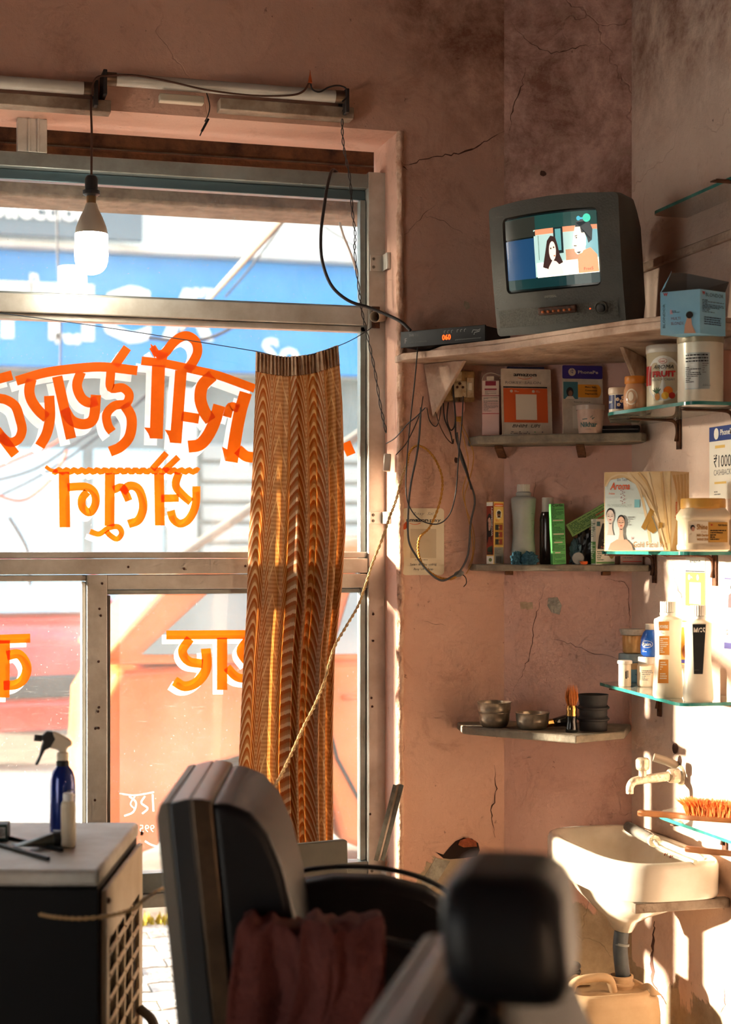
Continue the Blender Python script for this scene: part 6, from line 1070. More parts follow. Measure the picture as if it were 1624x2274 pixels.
lA.text(M('grey blue print', (120, 122, 140), .5), 'Bio Tech', w1 * .20, hh * .885, .0075, w1 * .15, L=2).text(M('bright orange print', (232, 92, 30), .5), 'Aroma', w1 * .09, hh * .78, .017, w1 * .30, L=2, shear=.3, bold=.02).text(M('bright orange print', (232, 92, 30), .5), 'Action', w1 * .07, hh * .715, .006, w1 * .09, L=2)
lA.text(M('pale grey print', (176, 190, 184), .5), 'PROFESSIONAL KIT', w1 * .05, hh * .56, .0065, w1 * .37, L=2).rect(M('aqua sticker', (130, 196, 206), .5), w1 * .46, hh * .55, w1 * .54, hh * .65, 2).text(M('gold lettering', (190, 130, 60), .45), 'Gold Facial Kit', w1 * .44, hh * .05, .014, w1 * .50, L=2).text(RED, '24', w1 * .41, hh * .15, .006, w1 * .035, L=2)
for i in range(16): lA.disc(M('rose petal print', (150, 70, 90), .5), w1 * (.28 + .03 * math.sin(i * 1.7) + .003 * (i % 3)), hh * (.60 + .012 * i), .0016, .001, 3, 6)
def face_print(cx, cy, s, sk, L0):
    lA.disc(HRB, cx, cy + s * .16, s * .40, s * .62, L0).disc(sk, cx, cy, s * .36, s * .60, L0 + 1).poly(sk, [(cx - s * .30, cy - s * 1.7), (cx - s * .17, cy - s * 1.15), (cx - s * .17, cy - s * .5), (cx + s * .17, cy - s * .5), (cx + s * .17, cy - s * 1.15), (cx + s * .30, cy - s * 1.7)], L0 + 1).poly(BLACK, [(cx - s * .16, cy - s * .62), (cx + s * .16, cy - s * .62), (cx, cy - s * .72)], L0 + 2)
    lA.line(HRB, [(cx - s * .26, cy + s * .05), (cx - s * .15, cy + s * .01), (cx - s * .06, cy + s * .04)], s * .05, L0 + 2).line(HRB, [(cx + s * .26, cy + s * .05), (cx + s * .15, cy + s * .01), (cx + s * .06, cy + s * .04)], s * .05, L0 + 2).line(HRB, [(cx - s * .28, cy + s * .2), (cx - s * .08, cy + s * .2)], s * .03, L0 + 2).line(HRB, [(cx + s * .28, cy + s * .2), (cx + s * .08, cy + s * .2)], s * .03, L0 + 2).disc(RED, cx, cy - s * .30, s * .11, s * .045, L0 + 2).line(GREYP, [(cx, cy + s * .05), (cx - s * .03, cy - s * .12), (cx + s * .03, cy - s * .13)], s * .02, L0 + 2)
face_print(w1 * .095, hh * .44, .026, M('pale sepia skin', (222, 200, 186), .55), 2); 
lA.poly(SKN, [(w1 * .06, .003), (w1 * .10, hh * .10), (w1 * .20, hh * .15), (w1 * .34, hh * .15), (w1 * .42, hh * .08), (w1 * .44, .003)], 5); face_print(w1 * .26, hh * .36, .024, M('warm printed skin', (226, 178, 150), .55), 6)
GB_ = M('gold bar print', (176, 128, 54), .3, .5)
for p_ in ([(.56, .30), (.70, .54), (.76, .50), (.62, .26)], [(.64, .28), (.72, .44), (.80, .26), (.74, .22)], [(.82, .36), (.88, .36), (.88, .30), (.82, .28)]): lA.poly(GB_, [(w1 * x, hh * y) for x, y in p_], 3)
lA.fine(GREYP, w1 * .36, hh * .32, w1 * .46, hh * .44, 5, 3); lA.build(t)
lB.poly(M('white silk print', (232, 216, 190), .5), [(.002, .003), (w2 * .5, hh * .62), (w2 * .02, hh * .98)], 0).poly(GS1, [(w2 * .1, hh * .95), (w2 * .5, hh * .5), (w2 * .95, hh * .5), (w2 * .95, hh * .98)], 1)
for i in range(4): lB.line(GS2, [(w2 * (.25 + i * .2), hh * .97), (w2 * (.35 + i * .17), hh * .75), (w2 * (.30 + i * .2), hh * .52)], .0025, 2, sm=5)
lB.text(M('bright orange print', (232, 92, 30), .5), 'Aroma', w2 * .34, hh * .38, .009, hh * .24, L=2, rot=math.pi / 2, shear=.3, bold=.02); lB.build(t)
t = gi('massage_cream_jar', 'wide jar of massage cream with yellow lid on the middle glass shelf', 'jar', 1562, 1.755, zB, -.25); k = sc_(t.location); R = 55 * k; CRJ = M('cream white plastic', (240, 222, 190), .35, 0, (232, 208, 170), 10)
b = MB(); b.lathe([(R * .86, 0), (R * .97, 4 * k), (R * .98, 12 * k), (R * .94, 16 * k), (R * .94, 68 * k), (R * 1.0, 72 * k), (R * 1.0, 80 * k), (R * .86, 92 * k), (R * .8, 96 * k)], 40, sq=5, sy=.9); b.build('jar_body', CRJ, t, smooth=50); b = MB(); b.lathe([(R * .84, 94 * k), (R * .90, 96 * k), (R * .90, 114 * k), (R * .87, 117 * k), (.001, 117 * k)], 40); b.build('jar_lid', M('amber yellow lid', (222, 166, 76), .35), t, smooth=40)
MU = M('mustard label', (214, 158, 70), .45); f = lambda x, y, kk_: Vector((x, -R * .9 * .945 - .0006 - kk_, y)); lb = Label(f)
lb.rect(M('ivory label', (244, 232, 206), .45), -R * .80, 18 * k, R * .0, 66 * k, 0).rect(MU, R * .0, 20 * k, R * .78, 64 * k, 0).text(M('gold brown print', (186, 130, 50), .5), 'Shine', -R * .46, 48 * k, 12 * k, R * .44, L=2, bold=.02).text(M('gold brown print', (186, 130, 50), .5), 'Aroma', -R * .28, 41 * k, 4 * k, R * .22, L=2).text(M('gold brown print', (186, 130, 50), .5), 'Haldi Chandan', -R * .46, 33 * k, 5.5 * k, R * .46, L=2, bold=.03).text(M('gold brown print', (186, 130, 50), .5), 'MASSAGE CREAM', -R * .44, 24 * k, 5 * k, R * .45, L=2, bold=.03).disc(HRB, -R * .62, 52 * k, 5 * k, 6 * k, 2).disc(SKN, -R * .61, 49 * k, 3.8 * k, 5 * k, 3).fine(BLACK, R * .08, 24 * k, R * .72, 48 * k, 5, 2).text(BLACK, 'Haldi Chandan', R * .40, 56 * k, 4 * k, R * .36, L=2, bold=.02).disc(RED, R * .14, 58 * k, 2.4 * k, 1.4 * k, 2); lb.build(t)
pA, pB = Vector((1.712, 3.80, zB + .004)), Vector((1.695, 3.54, zB + .004)); m_ = MB(); m_.obox((0, 0, 0), pB - pA, .006, .0022); m_.obox((.004, 0, .003), pB - pA + Vector((.016, 0, .005)), .006, .0022); o = m_.build('tweezers', M('bright steel', (206, 200, 190), .25, .9), None, bev=.0006); o.location = pA; props(o, 'pair of flat steel tweezers lying along the edge of the middle glass shelf', 'tweezers')
# ---------------------------------------------------------------- lower glass shelf
def ci(name, lab, cat, px, py, rz=-.5): p = onZ(px, py, zC + .0003); return thing(name, lab, cat, p, rz)
def jar(name, lab, px, py, Rp, Hb, Ht, body, lid, lidR=1.04, z=None, sq=None, lidtop=0):
    t = ci(name, lab, 'jar', px, py); k = sc_(t.location); R = Rp * k
    if z is not None: t.location.z = z
    b = MB(); b.lathe([(R * .92, 0), (R * .98, 2 * k), (R, 6 * k), (R, (Hb - 4) * k), (R * .9, Hb * k)], 36, sq=sq); b.build('jar_body', body, t, smooth=50); b = MB(); b.lathe([(R * lidR, Hb * k), (R * lidR * 1.01, (Hb + 1) * k), (R * lidR * (1.01 + lidtop), (Ht - 2) * k), (R * lidR * (.97 + lidtop), Ht * k), (.001, Ht * k)], 36); b.build('jar_lid', lid, t, smooth=40); return t, k, R
BLJ = M('dull blue jar', (96, 146, 170), .4); t, k, R = jar('cream_jar', 'grey blue lidded jar under the gold jar on the lower glass shelf', 1400, 1515, 24, 46, 64, BLJ, M('grey blue lid', (134, 156, 166), .4), 1.06); zj = t.location.z + 64 * k; ja = t
lb = Label(cylm(R, 0, -60)); lb.rect(M('tan label', (196, 166, 120), .5), -.02, 30 * k, .03, 44 * k, 0).text(M('dark navy print', (28, 40, 84), .5), '-BU', .000, 16 * k, 9 * k, 16 * k, L=1, shear=.3); lb.build(t)
t = thing('cream_jar', 'gold jar with dusty white lid stacked on the blue-lidded jar', 'jar', (ja.location.x + .004, ja.location.y - .004, zj + .0005), -.5); R = 21 * k
b = MB(); b.lathe([(R * .8, 0), (R, 4 * k), (R * 1.04, 30 * k), (R * 1.04, 40 * k)], 36); b.build('jar_body', M('gold plastic', (196, 142, 78), .35, .2, (222, 184, 130), 14), t, smooth=50); b = MB(); b.lathe([(R * 1.18, 41 * k), (R * 1.34, 50 * k), (R * 1.34, 54 * k), (.001, 54 * k)], 36); b.build('jar_lid', M('dusty white lid', (196, 188, 176), .6, 0, (150, 138, 124), 50), t, smooth=40)
t = ci('pill_bottle', 'small white plastic bottle at the left front of the lower glass shelf', 'bottle', 1388, 1524); k = sc_(t.location); b = MB(); b.lathe([(13 * k, 0), (14 * k, 2 * k), (14 * k, 48 * k), (13 * k, 50 * k)], 28); b.build('bottle_body', M('white translucent plastic', (236, 226, 206), .4, trans=.25), t, smooth=50); b = MB(); b.lathe([(16 * k, 50 * k), (16.5 * k, 51 * k), (16.5 * k, 56 * k), (15 * k, 58 * k), (.001, 58 * k)], 28); b.build('flip_cap', RBC, t)
lb = Label(cylm(14 * k, 0, -70)); lb.rect(BLACK, -.003, 18 * k, .002, 34 * k, 0).rect(GREYP, -.001, 20 * k, .005, 36 * k, 1); lb.build(t)
t, k, R = jar('cream_jar', 'square cream-coloured jar with white lid behind the developer bottles', 1438, 1524, 22, 50, 66, M('cream square plastic', (222, 204, 178), .45), M('white grey lid', (206, 204, 198), .4), .92, sq=5); zj = t.location.z + 66 * k; jb = t
lb = Label(lambda x, y, kk_: Vector((x, -R - .0008 - kk_, y))); lb.fine(GREYP, -R * .5, 14 * k, R * .6, 38 * k, 6, 0); lb.build(t)
t = thing('blue_bottle', 'round blue bottle lying back on the square jar behind the orange-labelled bottle', 'bottle', (jb.location.x + .010, jb.location.y - .002, zj + .0005), -.5); R = 24 * k
b = MB(); b.lathe([(R * .7, 0), (R * .95, 5 * k), (R, 20 * k), (R * .96, 38 * k), (R * .75, 52 * k), (R * .5, 60 * k)], 36); b.build('bottle_body', M('royal blue plastic', (34, 92, 190), .3, coat=.4), t, smooth=60); b = MB(); b.lathe([(R * .52, 59 * k), (R * .56, 61 * k), (R * .56, 72 * k), (.001, 73 * k)], 24); b.build('bottle_cap', RBC, t)
lb = Label(cylm(R * .99, 0, -112)); lb.disc(WHITE, 0, 28 * k, 14 * k, 8 * k, 0).disc(M('royal blue plastic', (34, 92, 190), .3), 0, 28 * k, 13 * k, 7 * k, 1).text(WHITE, 'Rain', 0, 25 * k, 7 * k, 20 * k, 'c', 2, bold=.02).fine(WHITE, -12 * k, 10 * k, 10 * k, 16 * k, 2, 0); lb.build(t)
DVW = M('developer bottle white', (240, 230, 210), .35, 0, (234, 220, 196), 8, trans=.08)
def dev(lab, px, py, lm, which):
    t = ci('developer_bottle', lab, 'bottle', px, py, -.35); k = sc_(t.location); w = 33 * k; b = MB()
    pr = [(w * .92, 0), (w, 5 * k), (w, 24 * k), (w * .9, 60 * k), (w * .84, 100 * k), (w * .86, 140 * k), (w * .92, 168 * k), (w * .90, 174 * k), (w * .6, 179 * k), (w * .5, 180 * k), (w * .48, 188 * k)]
    b.lathe(pr, 40, sy=.8, sq=3.2); b.build('bottle_body', DVW, t, smooth=50); ribcap(t, 17 * k, 190 * k, 213 * k, 24); b = MB(); b.lathe([(w * .54, 183 * k), (w * .54, 189 * k)], 30); b.build('neck_ring', RBC, t)
    def wz(z):
        z = z / k
        for (r0, z0), (r1_, z1_) in zip(pr, pr[1:]):
            q = z1_ / k
            if z <= q: return r0 + (r1_ - r0) * (z - z0 / k) / max(q - z0 / k, 1e-6)
        return pr[-1][0]
    lb = Label(lambda x, y, kk_: Vector((x * wz(y) / w, -wz(y) * .8 - .0006 - kk_, y))); return t, k, w, lb
OD = M('orange developer label', (214, 140, 58), .5)
t, k, w, lb = dev('white developer bottle with orange label panels on the lower glass shelf', 1484, 1549, OD, 0); x0, x1 = -w * .78, w * .0
lb.rect(OD, x0, 150 * k, x1, 170 * k, 0).rect(OD, x0, 96 * k, x1 + w * .02, 138 * k, 0).rect(OD, x0, 34 * k, x1 - w * .06, 86 * k, 0).text(WHITE, 'POWERS', (x0 + x1) / 2, 155 * k, 7 * k, w * .6, 'c', 1, bold=.03).fine(WHITE, x0 + .003, 100 * k, x1 - .003, 134 * k, 8, 1).fine(WHITE, x0 + .004, 42 * k, x1 - .006, 82 * k, 8, 1, 5).fine(GREYP, x0 + .003, 142 * k, x1 - .003, 148 * k, 2, 0); lb.build(t)
t, k, w, lb = dev('white developer bottle with a long black label on the lower glass shelf', 1551, 1557, BLACK, 1); KL = M('black developer label', (30, 34, 38), .45); x0, x1 = -w * .52, w * .46
lb.poly(KL, [(x0, 172 * k), (x1, 172 * k), (x1 - w * .22, 62 * k), (x0 + w * .10, 62 * k)], 0).text(WHITE, 'MG5', x0 + w * .06, 150 * k, 15 * k, w * .86, 'l', 1, bold=.015, shear=.15).text(WHITE, '6%', x0 + w * .30, 135 * k, 8 * k, w * .40, 'l', 1, bold=.03).text(WHITE, 'CREAM', x0 + w * .06, 147 * k, 3 * k, w * .32, 'l', 1, bold=.04).text(WHITE, 'DEVELOPER', x0 + w * .06, 142.5 * k, 3 * k, w * .55, 'l', 1, bold=.04).fine(WHITE, x0 + w * .12, 70 * k, x1 - w * .24, 130 * k, 18, 1); lb.build(t)
t = gi('yellow_pack', 'yellow printed pack standing behind and between the two developer bottles', 'pack', 1524, 1.845, zC, -.9); k = sc_(t.location); MB().box(-14 * k, 14 * k, 0, .016, 0, 156 * k).build('pack_body', M('amber pack film', (226, 158, 40), .5), t, bev=.002); lb = Label(planar((0, 0, 0), (1, 0, 0), (0, 0, 1))); lb.disc(M('pack print brown', (176, 96, 50), .5), 0, 88 * k, 9 * k, 16 * k, 0).rect(PPU, -14 * k, 62 * k, 14 * k, 70 * k, 0).rect(QRW, -14 * k, 142 * k, 14 * k, 154 * k, 0); lb.build(t)
t = gi('white_tub', 'small white tub half hidden between the developer bottles', 'jar', 1526, 1.80, zC, 0); b = MB(); b.lathe([(13 * k, 0), (14 * k, 3 * k), (14 * k, 62 * k), (12 * k, 66 * k), (.001, 66 * k)], 28); b.build('tub_body', DVW, t, smooth=50)
# ---------------------------------------------------------------- papers on the right wall
def sheet(name, lab, px0, py0, px1, py1, mat, cat='poster'):
    a, c = onX(px0, py1, XR - .0015), onX(px1, py1, XR - .0015); top = onX(px0, py0, XR).z; W = a.y - c.y; Hh = top - a.z
    t = thing(name, lab, cat, (XR - .0008, a.y, a.z)); MB().box(-.0008, 0, -W, 0, 0, Hh).build('sheet', mat, t); return t, W, Hh, Label(planar((-.0008, 0, 0), (0, -1, 0), (0, 0, 1)), .0003)
PAP = M('white paper', (236, 230, 216), .7)
t, W, Hh, lb = sheet('cashback_poster', 'white paper poster with blue header and cashback offer on the right wall', 1576, 950, 1650, 1110, PAP); BP = M('blue header print', (36, 60, 128), .5)
lb.rect(BP, 0, Hh * .80, W, Hh, 0).disc(WHITE, W * .22, Hh * .90, .012, .014, 1).text(WHITE, 'PhonePe', W * .34, Hh * .875, .014, W * .40, L=1, bold=.02).rect(YLB, W * .18, Hh * .70, W * .48, Hh * .74, 0).text(BLACK, '₹1000', W * .14, Hh * .44, .030, W * .52, L=0).text(GREYP, 'CASHBACK', W * .14, Hh * .33, .014, W * .52, L=0).rect(YLB, W * .16, Hh * .21, W * .52, Hh * .24, 0).fine(GREYP, W * .15, Hh * .05, W * .5, Hh * .12, 2, 0); lb.build(t)
t, W, Hh, lb = sheet('payment_sticker', 'narrow orange and white payment sticker on the right wall under the middle glass shelf', 1523, 1238, 1566, 1362, PAP, 'sticker')
lb.rect(M('sticker orange', (206, 104, 24), .55), 0, Hh * .14, W, Hh * .74, 0).rect(BLACK, 0, Hh * .745, W, Hh * .77, 0).rect(QRW, W * .22, Hh * .18, W * .80, Hh * .56, 1).text(BLACK, 'amazon', W * .5, Hh * .91, .009, W * .56, 'c', 0, bold=.03).line(RED, [(W * .38, Hh * .895), (W * .5, Hh * .885), (W * .62, Hh * .9)], .0016, 0).text(GREYP, 'Roxy Salon', W * .5, Hh * .81, .008, W * .8, 'c', 0, shear=.2).disc(WHITE, W * .2, Hh * .65, .006, .007, 1).disc(WHITE, W * .64, Hh * .65, .006, .007, 1).fine(WHITE, W * .3, Hh * .63, W * .44, Hh * .67, 2, 1); lb.build(t)
t, W, Hh, lb = sheet('payment_sticker', 'cream payment sticker with dark blue foot at the right edge of the picture', 1609, 1283, 1680, 1440, M('cream sticker', (222, 200, 176), .6), 'sticker')
lb.rect(NAVY, 0, 0, W, Hh * .09, 0).line(NAVY, [(.002, Hh * .99), (W, Hh * .99)], .003, 0).rect(QRW, W * .16, Hh * .36, W * .7, Hh * .54, 0).text(RED, 'G', W * .06, Hh * .20, .012, .010, bold=.03).text(GREYP, 'Pay', W * .17, Hh * .20, .012, .024).disc(GREYP, W * .22, Hh * .14, .005, L=0).disc(SKN, W * .24, Hh * .84, .006, .010, 1).disc(HRB, W * .24, Hh * .87, .006, .005, 2).poly(M('suit print', (70, 50, 54), .5), [(W * .12, Hh * .58), (W * .14, Hh * .76), (W * .24, Hh * .80), (W * .4, Hh * .76), (W * .4, Hh * .58)], 0); lb.build(t)
# ---------------------------------------------------------------- brushes on the lowest glass shelf
WDB = M('oiled brush wood', (150, 92, 50), .4, 0, (112, 64, 34), 12, coat=.2)
def brush(lab, A, B_, bristle, w=.022):
    t = thing('wooden_brush', lab, 'brush', A); d = Vector(B_) - Vector(A); L_ = d.length; t.rotation_euler = d.to_track_quat('X', 'Z').to_euler()
    P = [(0, .35), (.004, .46), (.02, .5), (.09, .42), (.13, .36), (.15, .5), (.165, .8), (.19, .88), (.34, .88), (.36, .6)]; P = [(x * L_ / .36, y * w) for x, y in P]
    b = MB(); b.prism([(x, y) for x, y in P] + [(x, -y) for x, y in reversed(P)], 0, .013); b.build('handle', WDB, t, bev=.004, seg=3)
    if bristle:
        rr = random.Random(6); b = MB()
        for i in range(1500):
            x, y = rr.uniform(.168, .345) * L_ / .36, rr.uniform(-.8, .8) * w; lx, ly = (x / L_ - .5) * .05 - .014 + rr.gauss(0, .006), y * .5 + rr.gauss(0, .004); h = .034 + rr.uniform(-.005, .006)
            b.tube([(x, y, .012), (x + lx * .35, y + ly * .4, .012 + h * .6), (x + lx, y + ly, .012 + h)], lambda q: .0007 * (1 - .6 * q), 3, 1, caps=False)
        props(b.build('bristles', M('bright orange bristle', (236, 130, 50), .6, 0, (214, 100, 34), 60), t, smooth=0), kind='stuff')
    return t
A = at(1417, 1790, 3.72); A.z = zD + .032; Bq = at(1760, 1798, 3.30); 
brush('wooden brush with bright orange bristles upward, lying across the lowest glass shelf', A, Vector((A.x + .24, A.y - .33, zD + .001)) * 1 if False else Vector((1.80, 3.26, zD + .030)), True)
A = at(1522, 1812, 3.44); A.z = zD + .0012
brush('darker wooden brush handle lying nearer on the lowest glass shelf', A, Vector((1.765, 2.93, zD + .0012)), False, .018)
# ================================================================== wash basin, tap and drain
POR = M('stained white porcelain', (232, 224, 208), .22, 0, (216, 200, 176), 4, .05, 20, coat=.5)
bs_ = thing('wash_basin', 'old white porcelain wash basin fixed in the corner of the right wall', 'sink', (1.733, 3.745, .7045))
hx, hy = .147, .275
def outl(n=72):
    P = []
    for k in range(n):
        a = 2 * math.pi * k / n; ca, sa = math.cos(a), math.sin(a); e = 5.5 if ca > 0 else 3.4; q = (abs(ca) ** e + abs(sa) ** e) ** (-1 / e); P.append((hx * ca * q * (1 if ca > 0 else 1), hy * sa * q))
    return P
OL = outl(); nn = len(OL)
def ring(ins, z, mix=0, r=.1, cx=0.0, cy=0):       # inset, height, blend to an ellipse of radius r
    out = []
    for i, (x, y) in enumerate(OL):
        X, Y = x * (1 - ins / hx), y * (1 - ins / hy); a = math.atan2(y / hy, x / hx); ex, ey = r * .72 * math.cos(a) + cx, r * 1.25 * math.sin(a) + cy; out.append((X + (ex - X) * mix, Y + (ey - Y) * mix, z))
    return out
rings = [ring(.004, -.088), ring(.0, -.082), ring(0, -.012), ring(.004, -.002), ring(.012, .002), ring(.026, -.001), ring(.030, -.006), ring(.036, -.010), ring(.045, -.030, .15, .14), ring(.055, -.070, .5, .11), ring(.07, -.105, .85, .09), ring(.09, -.118, 1, .05), ring(.09, -.120, 1, .012)]
b = MB(); V = [p for r_ in rings for p in r_]; b.add(V, [(j * nn + i, j * nn + (i + 1) % nn, (j + 1) * nn + (i + 1) % nn, (j + 1) * nn + i) for j in range(len(rings) - 1) for i in range(nn)] + [tuple(range((len(rings) - 1) * nn, len(rings) * nn))]); b.build('basin', POR, bs_, smooth=70)
rings = [ring(.004, -.087), ring(.02, -.090), ring(.03, -.100, .2, .13), ring(.03, -.130, .6, .12), ring(.03, -.165, 1, .085, -.01), ring(.03, -.185, 1, .05, -.01), ring(.03, -.215, 1, .030, -.01)]
b = MB(); V = [p for r_ in rings for p in r_]; b.add(V, [(j * nn + (i + 1) % nn, j * nn + i, (j + 1) * nn + i, (j + 1) * nn + (i + 1) % nn) for j in range(len(rings) - 1) for i in range(nn)] + [tuple(range(len(rings) * nn - 1, (len(rings) - 1) * nn - 1, -1))]); b.build('bowl_underside', POR, bs_, smooth=70)
b = MB(); b.box(-.10, .145, -.268, -.245, -.112, -.089); b.build('support_bar', M('paint-smeared bracket steel', (150, 136, 120), .6, .3, (106, 84, 66), 18, .3), bs_, bev=.002)
b = MB(); b.box(-.10, .145, .20, .222, -.112, -.089); b.build('support_bar', M('paint-smeared bracket steel', (150, 136, 120)), bs_, bev=.002)
for y in (-.05, -.02):
    b = MB(); b.lathe([(.004, 0), (.0035, .001), (.0005, .001)], 10); o = b.build('overflow_hole', M('rust brown', (120, 60, 40), .8), bs_); o.location = (.098, y, -.028); o.rotation_euler = (0, -1.1, 0)
dp = thing('drain_pipe', 'grey drain pipe running from the basin down to the jerrycan', 'pipe', (1.715, 3.74, .37))
PVC = M('dirty grey pvc', (84, 92, 98), .5, 0, (60, 64, 68), 12, .1); b = MB(); b.tube([(.008, 0, 0), (.003, 0, .04), (0, 0, .08), (.004, 0, .116)], .0185, 22, 5); b.build('pipe', PVC, dp, smooth=60)
b = MB(); b.tube([(.002, 0, .082), (.003, 0, .088)], .0205, 20, 1); b.build('tape_band', M('grey tape', (140, 144, 140), .5), dp)
tp_ = thing('water_tap', 'lime-crusted water tap on the right wall above the basin', 'tap', onX(1512, 1722, XR - .001)); CHR = M('limescaled chrome', (196, 176, 150), .4, .6, (224, 212, 192), 40, .4, 80)
b = MB(); b.lathe([(.026, 0), (.025, .004), (.019, .008), (.018, .03), (.015, .034)], 24); o = b.build('wall_flange', CHR, tp_, smooth=50); o.rotation_euler = (0, -math.pi / 2, 0)
b = MB(); b.tube([(-.03, 0, 0), (-.06, 0, -.003), (-.10, 0, -.006), (-.128, 0, -.010), (-.139, 0, -.022), (-.140, 0, -.040)], lambda q: .0125 - .003 * q, 18, 6); b.build('spout', CHR, tp_, smooth=60)
b = MB(); b.lathe([(.010, 0), (.010, .014), (.016, .018), (.0175, .026), (.0175, .040), (.013, .046), (.001, .047)], 20); o = b.build('tap_handle', CHR, tp_, smooth=50); o.location = (-.105, 0, .002)
b = MB(); b.tube([(-.002, .015, .022), (-.03, .02, .035), (-.06, .03, .045)], .011, 14, 4); b.build('old_pipe_stub', M('grey pipe stub', (156, 140, 122), .6, .3), tp_)
b = MB(); b.lathe([(.012, 0), (.014, .002), (.010, .004)], 12); o = b.build('broken_plaster', CRK, tp_); o.location = (-.0005, .028, .065); o.rotation_euler = (0, -math.pi / 2, 0)
# shower handle lying in the basin
A, B_, Cq = onZ(1396, 1836, .722), onZ(1450, 1866, .722), onZ(1545, 1915, .706)
t = thing('shower_handle', 'grey plastic handle with braided steel hose lying on the basin rim', 'tool', A); v = B_ - A
b = MB(); b.tube([(0, 0, 0), v * .3, v * .75, v], lambda q: .0135 + .001 * math.sin(q * 3) - .002 * (q > .85), 20, 4); b.build('handle', M('grey handle plastic', (120, 112, 102), .6, 0, (90, 84, 76), 30), t, smooth=50)
b = MB(); b.tube([v, v * 1.08], .015, 18, 1); b.build('hose_nut', CHR, t)
b = MB(); P = [v * 1.08, v * 1.4 + Vector((0, 0, -.006)), Cq - A]; b.tube(P, lambda q: .0055 + .0009 * math.sin(q * 240), 10, 40); b.build('braided_hose', M('braided hose steel', (196, 186, 168), .4, .7), t, smooth=70)
# jerrycan
jc = thing('jerrycan', 'big cream plastic jerrycan standing under the basin', 'jerrycan', (1.665, 3.735, 0)); HDP = M('cream jerrycan plastic', (206, 176, 138), .55, 0, (186, 152, 114), 5, .15, 12, trans=.05)
def jr(u, v):
    a = u * 2 * math.pi; e = 4; ca, sa = math.cos(a), math.sin(a); q = (abs(ca) ** e + abs(sa) ** e) ** (-1 / e)
    tab = [(0, .90), (.02, .97), (.05, 1), (.30, 1), (.335, .97), (.352, .88), (.356, .78), (.350, .70), (.346, .5), (.346, 0)]
    i = min(int(v * (len(tab) - 1)), len(tab) - 2); f_ = v * (len(tab) - 1) - i; z = tab[i][0] + (tab[i + 1][0] - tab[i][0]) * f_; s = tab[i][1] + (tab[i + 1][1] - tab[i][1]) * f_
    return (.128 * ca * q * s, .115 * sa * q * s * (1 - .03 * math.sin(z * 22)), z)
b = MB(); b.grid(jr, 72, 36); b.build('can_body', HDP, jc, smooth=60)
b = MB(); b.lathe([(.030, .335), (.030, .352), (.033, .354), (.033, .360), (.029, .362), (.029, .370), (.031, .371), (.031, .377), (.026, .378), (.026, .345)], 30, c=(.052, .005, 0), caps=False); b.build('neck', HDP, jc, smooth=40)
b = MB(); b.tube([(-.098, -.02, .340), (-.085, -.022, .374), (-.04, -.026, .384), (.002, -.03, .380), (.016, -.03, .346)], .011, 12, 6); b.build('can_handle', HDP, jc, smooth=60)
b = MB(); b.grid(lambda u, v: (-.09 + .075 * u, .03 + .05 * v, .352 + .022 * math.sin(math.pi * min(1, max(0, u))) * math.sin(math.pi * v)), 12, 10); b.build('shoulder_bulge', HDP, jc, smooth=80)
b = MB(); b.grid(lambda u, v: (.085 + .03 * u, -.10 + .09 * v, .350 + .018 * math.sin(math.pi * u) * math.sin(math.pi * v)), 12, 10); b.build('shoulder_bulge', HDP, jc, smooth=80)
b = MB(); c0 = at(1302, 2122, 4.16)
for k in range(2): b.tube([(.052 * math.cos(a), .040 * math.sin(a), k * .014) for a in [i * .3142 for i in range(21)]], .0075, 10, 2)
hz = b.build('black_hose', M('black hose rubber', (30, 26, 24), .6), None, smooth=70); hz.location = (1.585, 3.83, .372); props(hz, 'coiled black hose lying behind the jerrycan handle', 'hose')
